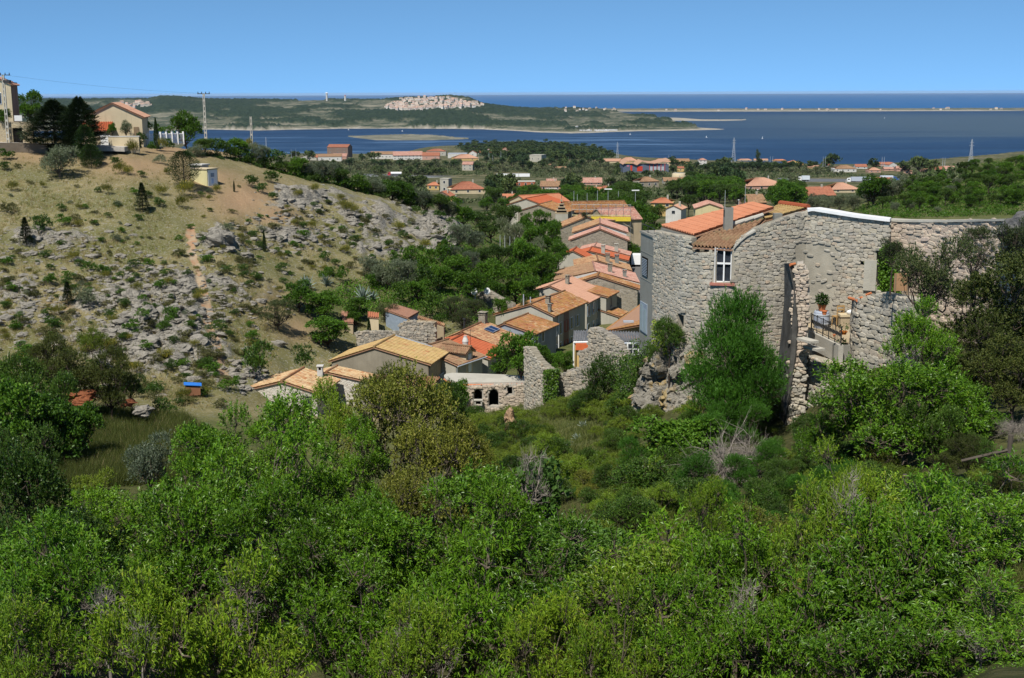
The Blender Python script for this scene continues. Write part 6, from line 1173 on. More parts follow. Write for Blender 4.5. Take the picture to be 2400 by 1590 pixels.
for i, (u, v0, v1) in enumerate(((1146, 379, 358), (1155, 380, 364), (1122, 373, 363), (1174, 365, 355))): mast(['tall', 'second', 'short', 'far right'][i]+' pale pole in the groves right of the ochre hall', u, v0, v1, 1300, .16, None, 'pale poles in the groves', 'pale_pole', 'pole')
for i, (u, v) in enumerate(((1172, 562), (1183, 563), (1195, 565), (1206, 567))): mast(['first', 'second', 'third', 'fourth'][i]+' grey stone post from the left above the wood edge', u, v, v-11, 205, .06, None, 'stone posts of the garden fence', 'stone_post', 'post')
# ---------------------------------------------------------------- across the lagoon
def village(poly, n, label, group, sizes, nm='far_house', ct='house', minv=None):
    protos = []; wl = FARW; rf = FARR
    for i in range(4):
        m = MB(); w_, dd, e, h_ = 6+i % 2*2.5, 5, 5.5+i % 3, 8+i % 3; m.prism([(-w_, 0, -3), (w_, 0, -3), (w_, 0, e), (-w_, 0, e)], (0, 2*dd, 0), 0); m.prism([(-w_-.5, -.6, e), (-w_-.5, dd, h_), (-w_-.5, 2*dd+.6, e)], (2*w_+1, 0, 0), 1)
        for x in (-3, 0, 3): m.box((x-.6, -.06, 2), (x+.6, -.01, 3.6), 2)
        protos.append(m.mesh(nm, [wl[i], rf[i], M_glass]))
    k = 0; g = np.random.default_rng(len(label)); pl = np.array(poly, float); tries = 0; used = []
    while k < n and tries < 6000:
        tries += 1; u = g.uniform(pl[:, 0].min(), pl[:, 0].max()); v = g.uniform(pl[:, 1].min(), pl[:, 1].max()); ins = False; j = len(pl)-1
        for i in range(len(pl)):
            if (pl[i, 1] > v) != (pl[j, 1] > v) and u < (pl[j, 0]-pl[i, 0])*(v-pl[i, 1])/(pl[j, 1]-pl[i, 1])+pl[i, 0]: ins = not ins
            j = i
        if not ins: continue
        p = FGZ(u, v)
        if p is None or any((p[0]-a)**2+(p[1]-b)**2 < 230 for a, b in used): continue
        used.append((p[0], p[1])); i = int(g.integers(4)); o = bpy.data.objects.new(nm, protos[i]); COL.objects.link(o); o.location = p+[0, 0, 2]; o.rotation_euler = (0, 0, g.normal(0, .5)); s = g.uniform(*sizes); o.scale = (s, s, s*g.uniform(.9, 1.3)); tag(o, label[i] if isinstance(label, list) else label, ct, group); k += 1
    return k
vl = lambda where: [c+' house '+where for c in ('tiny white pink roofed', 'tiny cream tan roofed', 'tiny pinkish salmon roofed', 'tiny buff brown roofed')]
n1 = village([(898, 252), (925, 240), (960, 233), (1000, 231), (1060, 231), (1100, 240), (1140, 249), (1110, 253), (1040, 256), (980, 260), (915, 258)], 280, vl('in the dense hillside village across the lagoon'), 'houses of the far hillside village', (.62, .9))
n2 = village([(248, 258), (270, 247), (300, 243), (350, 241), (352, 250), (300, 256)], 34, vl('in the far hamlet behind the bungalow'), 'houses of the far left hamlet', (.8, 1.1))
n3 = village([(1290, 259), (1320, 255), (1440, 255.5), (1450, 260.5), (1300, 262)], 16, vl('at the near end of the sand spit'), 'houses at the root of the sand spit', (.5, .8))
n4 = village([(1480, 261), (1480, 257.5), (2400, 255), (2400, 260)], 22, vl('out on the long sand spit'), 'houses along the sand spit', (.6, 1.0))
print('villages', n1, n2, n3, n4)
pm = MB(); pm.box((-3.6, -1.2, .5), (3.6, 1.2, 3.3)); pm.box((-3.4, -1.22, 1.6), (3.2, -1.205, 2.4), 1); vm = pm.mesh('caravan', [M_trk, M_glass])
for i, u in enumerate([1352, 1360, 1362, 1369, 1376, 1380, 1384, 1396, 1400, 1404, 1408, 1414, 1418, 1421, 1424, 1428, 1432, 1437, 1441, 1444]):
    p = FGZ(u, 308.4-(i % 2)*.7)
    if p is None: continue
    o = bpy.data.objects.new('caravan', vm); COL.objects.link(o); o.location = p+[0, 0, 2]; o.scale = (.85, 1.0, 1.0); o.rotation_euler = (0, 0, RNG.normal(0, .3)); tag(o, 'white caravan parked on the pine clad far shore', 'caravan', 'caravans on the far shore')
def far_tower(label, u, v0, v1, w_, cap):
    p = FGZ(u, 237.0)
    if p is None: p = P(u, 238, 5900)
    d = math.hypot(p[0], p[1]); p = P(u, v0, d); h = (v0-v1)*d/FPX; t = thing('far_tower', label, 'tower', p, 0, 'white towers on the far ridge'); m = MB(); m.lathe([(w_*.5, -12), (w_*.45, h*.75), (w_*.5, h*.78)], 20); m.build('shaft', M_white, t); m = MB()
    if cap: m.lathe([(w_*.5, h*.78), (w_*.75, h*.88), (w_*.45, h), (w_*.05, h*1.01)], 20)
    else: m.lathe([(w_*.55, h*.78), (w_*.35, h*.8), (w_*.3, h), (w_*.02, h*1.05)], 16)
    m.build('top', M_wfr if cap else plain('lantern_red', (.4, .12, .1)), t)
far_tower('slender white water tower with swollen top on the far ridge', 766, 231, 218, 9, True); far_tower('short white lighthouse on the far ridge', 809, 230.5, 223.5, 9, False)
def boat(label, u, v, s=1.0, group='white sails on the lagoon'):
    p = on_level(u, v, .0); t = thing('sailboat', label, 'sailboat', p, R_(20*s), group); t.scale = (.5, .5, .5); m = MB(); m.prism([(-4, 0, .0), (-3.4, -1.1, .5), (3, -1.1, .6), (4.6, 0, .9), (3, 1.1, .6), (-3.4, 1.1, .5)], (0, 0, .6)); m.build('hull', M_trk, t); m = MB(); m.tube([(.6, 0, .8), (.6, 0, 11*s)], .09, 5); m.build('mast', M_zinc, t); m = MB(); m.prism([(.4, .02, 1.5), (.4, .02, 10.6*s), (-3.6, .02, 1.7)], (0, .05, 0)); m.build('sail', M_trk, t)
for u, v, s, l in ((1477, 316.5, .9, 'small white sail off the caravan shore'), (1656, 323, .9, 'small white sail in mid lagoon, left of the brightest sail'), (1787, 326, 1.15, 'brightest white sail in the middle of the lagoon'), (2073, 278, 1.0, 'lone distant sail far out on the grey shoal water'), (817, 305.5, .8, 'tiny sail near the far left shore, above the low island'), (943, 308.5, .8, 'tiny sail left of the far village shore')): boat(l, u, v, s)
# ---------------------------------------------------------------- vegetation
class Proto: pass
def rdir(g, n):
    p = g.normal(0, 1, (n, 3)); return p/np.linalg.norm(p, axis=1)[:, None]
def lobes_of(g, n, R, hc, flat=.8, spread=.62, r=(.38, .55)):
    """crown made of n unequal lobes"""
    L = []
    for i in range(n):
        a = i*2.4+g.uniform(-.4, .4); q = math.sqrt((i+.5)/n)*spread*R; L.append((np.array([q*math.cos(a), q*math.sin(a), hc+(g.uniform(-.45, .6)-.25*(q/R))*R*flat]), R*g.uniform(*r)*np.array([1, 1, g.uniform(.65, .9)])))
    return L
def shoots(g, L, n, up=.5, inner=.6):
    w = np.array([l[1].prod()**(2/3) for l in L]); k = g.choice(len(L), n*2, p=w/w.sum()); o = rdir(g, n*2); o[:, 2] = np.where(o[:, 2] < -.35, -o[:, 2], o[:, 2])
    C = np.array([L[i][0] for i in k]); RR_ = np.array([L[i][1] for i in k]); p = C+o*RR_*g.uniform(inner, 1.02, (n*2, 1))
    keep = np.ones(n*2, bool)
    for c, r in L: q = (((p-c)/r)**2).sum(1); keep &= ~((q < .35) & (g.random(n*2) < .8))
    p, o = p[keep][:n], o[keep][:n]; d = o*.9+np.array([0, 0, up])+g.normal(0, .35, o.shape); d /= np.linalg.norm(d, axis=1)[:, None]; return p, d
def leafy(g, p, d, m, sl, ll, lw, fan=.9, droop=.1, clump=.35):
    """m leaves along every shoot; shoot lengths differ, some shoots are sparse"""
    n = len(p); s = g.uniform(.5, 1.3, n)*sl; t = g.random((n, m))
    dens = g.uniform(clump, 1, n); keep = g.random((n, m)) < dens[:, None]
    pos = p[:, None]+d[:, None]*(t*s[:, None])[..., None]; side = rdir(g, n*m).reshape(n, m, 3); side = side-(side*d[:, None]).sum(-1, keepdims=True)*d[:, None]
    dd = d[:, None]*.55+side*fan+np.array([0, 0, .12]); return leaves(pos[keep], dd[keep], ll, lw, g, droop)
def woody(g, L, R, hc, tr, nl=None, tw=None, lean=.25, forks=5, twig=.012, base=-2.0):
    """trunk, a limb to every lobe, branchlets to some shoots"""
    mb = MB(); f = np.array([g.normal(0, lean*.3), g.normal(0, lean*.3), max(hc-R*.75, hc*.25)])
    mb.tube([(0, 0, base), (0, 0, 0), f*.5+g.normal(0, .04*R, 3)*[1, 1, 0], f], [tr*1.25, tr*1.1, tr*.9, tr*.8], 8, cap=False); tips = []
    for c, r in L:
        mid = f+(c-f)*.5+g.normal(0, .12*R, 3); q = np.array([f-[0, 0, .1], f+(mid-f)*.5+g.normal(0, .05*R, 3), mid, c]); n = 9; s = np.linspace(0, 3, n); pth = np.stack([np.interp(s, range(4), q[:, i]) for i in range(3)], 1)+g.normal(0, .022*R, (n, 3)); mb.tube(pth, np.linspace(tr*.6, tr*.18, n), 6, cap=False); tips += [pth[5], pth[7], pth[8]]
        for _ in range(forks):
            a = pth[int(g.integers(4, 9))]; e = c+rdir(g, 1)[0]*r*g.uniform(.7, 1.05); m_ = (a+e)/2+g.normal(0, .08*R, 3); mb.tube([a, m_, e], [tr*.2, tr*.12, tr*.05], 5, cap=False); tips += [m_]
    tips = np.array(tips)
    if tw is not None:
        p, d = tw
        for a, b in zip(p, d):
            i = np.argmin(((tips-a)**2).sum(1)); q = tips[i]; m_ = (q+a)/2+g.normal(0, .05*R, 3); mb.tube([q, m_, a, a+b*.3], [twig*1.3, twig, twig*.7, twig*.3], 3, cap=False)
    return mb
BARK = bark_mat('grey_brown_bark', (.16, .13, .10)); BARKD = bark_mat('dark_bark', (.09, .07, .055)); DEADW = bark_mat('bleached_twigs', (.34, .30, .26))
LM = dict(
 almond=leaf_mat('almond_leaf', (0.050, 0.129, 0.008), (0.131, 0.281, 0.015), (0.199, 0.289, 0.028), .16, .42, .4),
 almondy=leaf_mat('young_almond_leaf', (0.090, 0.177, 0.011), (0.203, 0.330, 0.025), (0.300, 0.338, 0.042), .16, .42, .4),
 tereb=leaf_mat('terebinth_leaf', (0.111, 0.139, 0.019), (0.223, 0.248, 0.043), (0.327, 0.296, 0.076), .25, .5, .25),
 fig=leaf_mat('fig_leaf', (0.060, 0.133, 0.025), (0.139, 0.261, 0.054), None, .3, .5, .3),
 dark=leaf_mat('kermes_leaf', (0.024, 0.064, 0.010), (0.073, 0.146, 0.020), (0.121, 0.169, 0.031), .18, .45, .3),
 feather=leaf_mat('feathery_leaf', (0.025, 0.086, 0.011), (0.074, 0.198, 0.021), None, .25, .5, .25),
 mastic=leaf_mat('mastic_leaf', (0.085, 0.147, 0.014), (0.179, 0.255, 0.027), (0.239, 0.264, 0.041), .22, .5, .28),
 holm=leaf_mat('holm_leaf', (0.039, 0.062, 0.020), (0.087, 0.117, 0.041), (0.140, 0.154, 0.063), .18, .5, .3),
 rusty=leaf_mat('rusty_leaf', (.040, .062, .014), (.090, .115, .028), (.14, .14, .045), .2, .55, .2),
 broad=leaf_mat('broadleaf_leaf', (0.037, 0.104, 0.010), (0.097, 0.207, 0.020), (0.141, 0.234, 0.029), .25, .5, .25),
 olive=leaf_mat('olive_leaf', (0.075, 0.106, 0.062), (0.169, 0.206, 0.131), (0.250, 0.275, 0.200), .2, .5, .3),
 pine=leaf_mat('pine_needles', (0.029, 0.065, 0.014), (0.088, 0.150, 0.032), None, .15, .6, .15),
 cyp=leaf_mat('cypress_scale', (0.018, 0.044, 0.013), (0.047, 0.086, 0.021), None, .1, .7, .1),
 conif=leaf_mat('cedar_needles', (0.010, 0.022, 0.008), (0.030, 0.050, 0.016), None, .1, .7, .1),
 broom=leaf_mat('broom_stems', (0.091, 0.111, 0.026), (0.182, 0.195, 0.046), (0.715, 0.546, 0.039), .2, .6, .15),
 agave=leaf_mat('agave_leaf', (.16, .22, .20), (.28, .35, .32), None, .1, .5, .3),
 garr=leaf_mat('garrigue_leaf', (0.068, 0.074, 0.027), (0.142, 0.149, 0.061), (0.216, 0.203, 0.095), .15, .7, .1),
 ivy=leaf_mat('ivy_leaf', (0.042, 0.104, 0.011), (0.119, 0.210, 0.025), None, .2, .4, .35),
 far=leaf_mat('distant_foliage', (0.041, 0.074, 0.026), (0.107, 0.145, 0.054), None, .15, .7, .1),
 farp=leaf_mat('distant_pine', (0.028, 0.057, 0.026), (0.062, 0.105, 0.042), None, .1, .7, .1),
 faro=leaf_mat('distant_olive', (0.083, 0.103, 0.055), (0.158, 0.183, 0.100), None, .1, .7, .1))
PR = {}
def proto(kind, R, hc, crown, trunk, name, lm, bark=None):
    p = Proto(); p.R, p.hc, p.name = R, hc, name; p.cm = crown.mesh('crown', LM[lm]) if crown else None; p.tm = trunk.mesh('trunk', bark or BARK) if trunk else None; PR.setdefault(kind, []).append(p)
def bushy(kind, nv, R, hc, nlobe, ns, m, sl, ll, lw, lm, name, tr=.06, flat=.8, up=.5, fan=.9, droop=.1, bark=None, twigs=0, spread=.62, seed=1, inner=.6, r=(.38, .55), clump=.35):
    for v in range(nv):
        g = np.random.default_rng(seed*100+v); L = lobes_of(g, nlobe, R, hc, flat, spread, r); p, d = shoots(g, L, ns, up, inner); proto(kind, R*max(1, spread+r[1]+.05), hc, leafy(g, p, d, m, sl, ll, lw, fan, droop, clump), woody(g, L, R, hc, tr, tw=(p[:twigs], d[:twigs]) if twigs else None), name, lm, bark)
bushy('almond', 5, 2.4, 2.5, 13, 1700, 26, .44, .14, .044, 'almond', 'almond_tree', .10, 1.15, .55, .8, .2, None, 260, .84, 1, .6, (.24, .38), .15)
bushy('almondy', 3, 1.6, 1.7, 11, 1100, 26, .50, .125, .038, 'almondy', 'almond_tree', .06, 1.25, .9, .75, .25, None, 200, .78, 2, .5, (.26, .42), .15)
bushy('almn', 5, 1.2, 1.35, 12, 760, 24, .32, .11, .028, 'almond', 'almond_tree', .055, 1.2, .6, .8, .25, None, 200, .84, 21, .55, (.24, .38), .15)
bushy('almyn', 3, 1.1, 1.25, 10, 640, 24, .36, .11, .027, 'almondy', 'almond_tree', .05, 1.25, .8, .75, .28, None, 180, .82, 22, .5, (.25, .40), .15)
bushy('tereb', 3, 2.2, 2.0, 12, 1500, 22, .34, .080, .055, 'tereb', 'terebinth_shrub', .07, .95, .5, .9, .1, None, 200, .72, 3, .5, (.28, .44))
bushy('fig', 2, 1.7, 1.4, 8, 420, 10, .34, .20, .17, 'fig', 'fig_tree', .07, .8, .5, .9, .15, DEADW, 150, .66, 4, .5)
bushy('dark', 3, 1.5, 1.1, 12, 1500, 18, .22, .070, .042, 'dark', 'evergreen_shrub', .05, .8, .6, .8, .05, BARKD, 60, .66, 5, .55, (.32, .46))
bushy('feather', 2, 1.6, 1.7, 12, 1700, 24, .42, .11, .024, 'feather', 'feathery_shrub', .06, 1.1, .75, .6, .0, BARK, 100, .62, 6, .5, (.34, .48))
bushy('mastic', 3, 1.3, .8, 14, 1200, 16, .22, .068, .042, 'mastic', 'mastic_shrub', .04, .55, .7, .9, .05, BARK, 60, .92, 7, .4, (.24, .42))
bushy('holm', 3, 2.6, 3.4, 13, 1400, 18, .34, .10, .062, 'holm', 'holm_oak', .13, 1.0, .4, .9, .05, BARKD, 220, .72, 8, .4, (.26, .42))
bushy('rusty', 2, 2.6, 3.2, 14, 1900, 26, .36, .10, .058, 'rusty', 'holm_oak', .13, 1.05, .5, .9, .08, BARKD, 200, .70, 9, .4, (.26, .42))
bushy('broad', 4, 3.0, 3.0, 14, 1200, 11, .5, .26, .17, 'broad', 'broadleaf_tree', .15, .95, .5, .9, .08, BARKD, 0, .70, 10, .5, (.28, .44))
bushy('olive', 3, 2.2, 2.0, 12, 1100, 13, .42, .19, .06, 'olive', 'olive_tree', .11, .9, .6, .8, .05, BARK, 0, .68, 11, .5, (.28, .44))
bushy('pine', 4, 2.6, 4.0, 12, 900, 14, .34, .34, .07, 'pine', 'pine_tree', .14, .55, .7, .9, .0, BARKD, 0, .74, 12, .45, (.26, .42))
bushy('garr', 4, .8, .38, 7, 190, 9, .16, .13, .05, 'garr', 'garrigue_shrub', .03, .5, .7, .8, .0, BARK, 0, .70, 13, .4, (.30, .48))
bushy('gsh', 3, .9, .55, 8, 240, 9, .18, .13, .07, 'broad', 'green_shrub', .03, .7, .6, .9, .0, BARKD, 0, .66, 14, .5, (.32, .48))
bushy('dsh', 3, 1.0, .65, 9, 300, 9, .20, .13, .07, 'dark', 'evergreen_shrub', .03, .75, .6, .9, .0, BARKD, 0, .66, 15, .5, (.32, .48))
bushy('osh', 2, 1.0, .6, 9, 300, 9, .2, .15, .05, 'olive', 'silver_shrub', .03, .75, .6, .9, .0, BARK, 0, .66, 16, .5, (.32, .48))
bushy('broom', 3, .9, .55, 6, 260, 12, .5, .20, .022, 'broom', 'broom_shrub', .02, .6, 1.5, .35, .0, BARK, 0, .55, 17, .2, (.36, .5))
bushy('far', 4, 4.0, 4.2, 9, 260, 2, .6, 1.5, 1.0, 'far', 'distant_tree', .2, .8, .5, .9, .0, BARKD, 0, .66, 18, .55, (.34, .5))
bushy('farp', 4, 3.6, 5.6, 8, 230, 2, .5, 1.4, .8, 'farp', 'distant_pine', .2, .7, .6, .9, .0, BARKD, 0, .62, 19, .5, (.34, .5))
bushy('faro', 3, 3.0, 2.4, 7, 190, 2, .5, 1.1, .7, 'faro', 'distant_olive', .15, .7, .5, .9, .0, BARKD, 0, .66, 20, .5, (.36, .5))
def column(kind, R, H, n, ll, lw, lm, name, prof, seed, up=1.2, tr=.08, tiers=0, sag=0.0):
    g = np.random.default_rng(seed); t = g.random(n)**.85; a = g.uniform(0, 2*math.pi, n)
    if tiers: t = (np.floor(t*tiers)+g.beta(2, 2.4, n)*.95)/tiers+.35/tiers*np.sin(a*3+1)*g.random(n)
    r = R*prof(t)*g.uniform(.45, 1.05, n)**(1 if not tiers else .7)
    if tiers: t = np.clip(t, 0, 1); r = r*(.74+.36*np.sin(a*4+np.floor(t*tiers)*2.1)*np.sin(a*7+np.floor(t*tiers)*1.3))
    p = np.stack([r*np.cos(a), r*np.sin(a), t*H+.05*H-sag*r*r/R+g.normal(0, .01*H, n)], 1); d = np.stack([np.cos(a), np.sin(a), np.full(n, up)], 1)+g.normal(0, .3, (n, 3)); tm = MB(); tm.tube([(0, 0, -1.5), (0, 0, H*.5), (0, 0, H)], [tr, tr*.6, .01], 7)
    if tiers:
        for k in range(tiers*4): z = H*(.08+.86*k/(tiers*4)); q = g.uniform(0, 6.28); rr = R*float(prof(np.array([z/H]))[0])*.85; tm.tube([(0, 0, z), (rr*math.cos(q)*.6, rr*math.sin(q)*.6, z+.05*rr), (rr*math.cos(q), rr*math.sin(q), z+.12*rr)], [tr*.3, tr*.2, .01], 4)
    proto(kind, R, H*.5, leaves(p, d, ll, lw, g), tm, name, lm, BARKD)
for i in range(2): column('cypress', .42, 5.0, 5200, .16, .045, 'cyp', 'cypress', lambda t: np.sqrt(np.clip(1-(2*np.abs(t-.36)/(1.28))**2.2, 0, 1))*np.where(t > .36, (1-(t-.36)/.68)**.55, 1), 50+i, 2.2)
column('cedar', 3.4, 7.6, 26000, .42, .07, 'conif', 'cedar_tree', lambda t: (.62+.38*np.sin(2.5*t+.5))*np.clip(1-np.clip(t, 0, 1)**3.5, .06, 1)*np.where(t < .16, .25, 1), 60, .35, .22, 10, -.12)
for i in range(2): column('fir', 1.4, 3.6, 5000, .22, .05, 'conif', 'fir_tree', lambda t: np.clip(1.02-t, .02, 1), 70+i, .5, .09, 8)
for i in range(2): column('bconif', 1.5, 4.0, 5200, .24, .05, 'cyp', 'bushy_conifer', lambda t: np.clip(np.sin(np.pi*np.clip(t*.85+.12, 0, 1))**.7, .02, 1), 80+i, .8, .08)
def agave_mesh(seed, n=26, L=1.1):
    g = np.random.default_rng(seed); mb = MB()
    for i in range(n):
        a = i*2.4; el = R_(12+70*(i/n)**.8)+g.normal(0, .08); l = L*g.uniform(.8, 1.1)*(1 if i < n*.7 else .8); h = np.array([math.cos(a)*math.cos(el), math.sin(a)*math.cos(el), math.sin(el)]); s = np.array([-math.sin(a), math.cos(a), 0]); up = np.cross(h, s)*-1
        V = []
        for t, w in ((0, .055), (.25, .085), (.55, .075), (.85, .03), (1, .004)):
            c = h*l*t+np.array([0, 0, -.12*l*t*t])+h*.05; V += [c-s*w*l+up*.04*l, c, c+s*w*l+up*.04*l]
        F = []
        for k in range(4):
            for j in range(2): b = k*3+j; F.append([b, b+1, b+4, b+3])
        mb.add(V, np.array(F))
    return mb
for i in range(2): proto('agave', 1.0, .45, agave_mesh(90+i), None, 'agave', 'agave')
def dead_mesh(seed, n=120, R=1.8, flat=.45):
    g = np.random.default_rng(seed); mb = MB()
    for i in range(n):
        a = g.uniform(0, 6.28); el = abs(g.normal(.25, .3)); l = R*g.uniform(.5, 1.1); q = np.array([0, 0, .2]); pth = [q]; h = np.array([math.cos(a)*math.cos(el), math.sin(a)*math.cos(el), math.sin(el)*flat*2])
        for k in range(6): q = q+h*l/6+g.normal(0, .05*R, 3)-np.array([0, 0, .012*k*k]); pth.append(q)
        mb.tube(pth, np.linspace(.02, .004, 7), 4, cap=False)
        for k in (2, 3, 4, 5):
            for _ in range(2): e = pth[k]+(h+g.normal(0, .6, 3))*l*.25; mb.tube([pth[k], (pth[k]+e)/2+g.normal(0, .02, 3), e], [.008, .005, .002], 3, cap=False)
    return mb
for i in range(2): proto('dead', 1.8, .5, None, dead_mesh(95+i), 'dead_bush', 'dark', DEADW)
for i in range(3):
    g = np.random.default_rng(190+i); L = lobes_of(g, 7, 1.0, 1.4, 1.0, .7, (.3, .45)); p_, d_ = shoots(g, L, 110, .6, .4); proto('snag', 1.0, 1.2, None, woody(g, L, 1.0, 1.2, .05, forks=7, tw=(p_, d_), twig=.008), 'bare_tree', 'dark', DEADW)
PLANTS = []; EXC = []
def put(kind, p, sxy, sz, desc, u, v, label=None, group=None, cat=None, rz=None):
    ps = PR[kind]; q = ps[len(PLANTS) % len(ps)]; cats = {'almond': 'tree', 'almondy': 'tree', 'almn': 'tree', 'almyn': 'tree', 'fig': 'tree', 'holm': 'tree', 'rusty': 'tree', 'broad': 'tree', 'olive': 'tree', 'pine': 'tree', 'far': 'tree', 'farp': 'tree', 'faro': 'tree', 'cypress': 'tree', 'cedar': 'tree', 'fir': 'tree', 'bconif': 'tree', 'agave': 'agave'}
    o = thing(q.name, label, cat or cats.get(kind, 'shrub'), p, random.uniform(0, 6.28) if rz is None else rz, group); o.scale = (sxy, sxy, sz)
    for nm, me in (('trunk', q.tm), ('crown', q.cm)):
        if me is not None and not (nm == 'trunk' and kind in ('garr', 'broom', 'gsh', 'dsh', 'osh')):
            c = bpy.data.objects.new(nm if kind != 'agave' else 'rosette', me); COL.objects.link(c); c.parent = o
    PLANTS.append((o, desc, u, v, label)); return o
def tree(kind, u, v, Rp, d, desc, label=None, group=None, tall=1.0):
    """crown centred on a pixel at a distance, crown radius in pixels; stands on the ground below"""
    p = P(u, v, d); q = PR[kind][0]; s = Rp*d/FPX/q.R; g = gz(p[0], p[1]); h = p[2]-g
    sz = float(np.clip(h/q.hc, .75*s*tall, 1.45*s*tall)); return put(kind, (p[0], p[1], p[2]-sz*q.hc), s, sz, desc, u, v, label, group)
def shrub(kind, u, v, Rp, desc, label=None, group=None, tall=1.0, sink=.03):
    p = G(u, v, 20.0); d = math.hypot(p[0], p[1]); s = Rp*d/FPX/PR[kind][0].R; return put(kind, p-[0, 0, sink], s, s*tall, desc, u, v, label, group)
# ---------------------------------------------------------------- foreground thicket, front to back
GF = 'trees of the foreground thicket'
for k, u, v, r, d, lab in [
 ('almond', 2330, 1470, 190, 13.5, 'dark leaved almond filling the lower right corner'), ('almond', 2060, 1540, 190, 13, 'almond bush at the bottom edge below the white lattice'), ('almond', 1850, 1470, 170, 14.5, 'almond bush with drooping leaves, second clump left of the corner'),
 ('almond', 2110, 1330, 180, 16, 'bright almond tree just under the white lattice scrap'), ('almond', 2300, 1250, 150, 18, 'almond clump at the right edge below the path post'), ('almondy', 1930, 1300, 130, 17, 'young almond with bare pale stem rising left of the white lattice'),
 ('almondy', 1990, 1120, 80, 19, 'tall leafy almond shoots standing against the dark hollow'), ('almond', 1730, 1330, 165, 18, 'almond mound below the bleached dead branches'), ('almondy', 1660, 1210, 70, 20, 'slim upright almond shoots left of the bleached branches'),
 ('almond', 1610, 1500, 150, 15, 'almond bush at the bottom right of the dry grass patch'), ('almondy', 1440, 1540, 140, 14.5, 'low almond thicket at the bottom edge below the dry grass patch'), ('almondy', 1290, 1540, 130, 15.5, 'almond sprays at the bottom edge, left of the dry grass patch'),
 ('almond', 1090, 1430, 210, 19.5, 'almond with grey bare twigs inside, bottom centre'), ('almond', 1130, 1260, 150, 27, 'sunlit almond just left of the fig tree'), ('almondy', 980, 1560, 130, 16, 'almond sprays at the bottom edge left of bottom centre'),
 ('almond', 830, 1490, 190, 20, 'dense almond left of the bottom centre almond'), ('almondy', 560, 1530, 180, 18, 'pale green almond hedge along the bottom left'), ('almondy', 330, 1550, 150, 17.5, 'pale green almond at bottom left beside the bare twigs'), ('almond', 110, 1440, 175, 22, 'almond with bare crooked twigs in the lower left corner'), ('almond', 2400, 1600, 130, 12.5, 'almond sprays cut by the lower right corner'), ('almondy', 60, 1560, 130, 18, 'low almond at the very bottom left corner'),
 ('almond', 690, 1330, 180, 28, 'almond with black trunks below the tall middle almond'), ('almond', 430, 1250, 215, 33, 'wide almond with crooked dark trunk, left of the middle'), ('almond', 640, 1150, 190, 38, 'tall middle almond below the white stone house'), ('almond', 880, 1300, 150, 29, 'almond below the yellowish terebinth'), ('almond', 520, 1090, 120, 44, 'rounded almond at the right end of the meadow'),
 ('almond', 655, 1060, 92, 52, 'bright almond crown in front of the white stone house gable'), ('almondy', 785, 975, 66, 54, 'tall feathery sapling against the pale tiled roofs'), ('almond', 820, 1090, 100, 48, 'green almond between the sapling and the terebinth')]:
    tree({'almond': 'almn', 'almondy': 'almyn'}[k] if d < 24 else k, u, v, r*(1.10 if d < 24 else 1.18 if d < 50 else 1.05), d, 'almond tree', lab, GF, 1.25 if k == 'almondy' else 1.0)
for k, u, v, r, d, lab in [
 ('tereb', 940, 1010, 150, 50, 'big yellowish terebinth below the barn'), ('tereb', 1010, 1130, 140, 43, 'yellowish terebinth lower down, above the middle almonds'), ('tereb', 1080, 1040, 90, 52, 'terebinth under the dark arches'), ('tereb', 900, 925, 62, 66, 'highest terebinth, hiding the tiled annex roof'),
 ('tereb', 960, 1210, 110, 36, 'terebinth with grey dead twigs below the other two')]: tree(k, u, v, r*1.22, d, 'terebinth', lab, 'terebinth shrubs below the village')
tree('fig', 1240, 1190, 140, 36, 'fig', 'large leaved fig with pale bare stems in the middle'); tree('fig', 1420, 1300, 135, 27, 'fig', 'low fig bush above the dry grass patch'); tree('fig', 1320, 1290, 85, 29, 'fig', 'small greyish fig between the two larger figs')
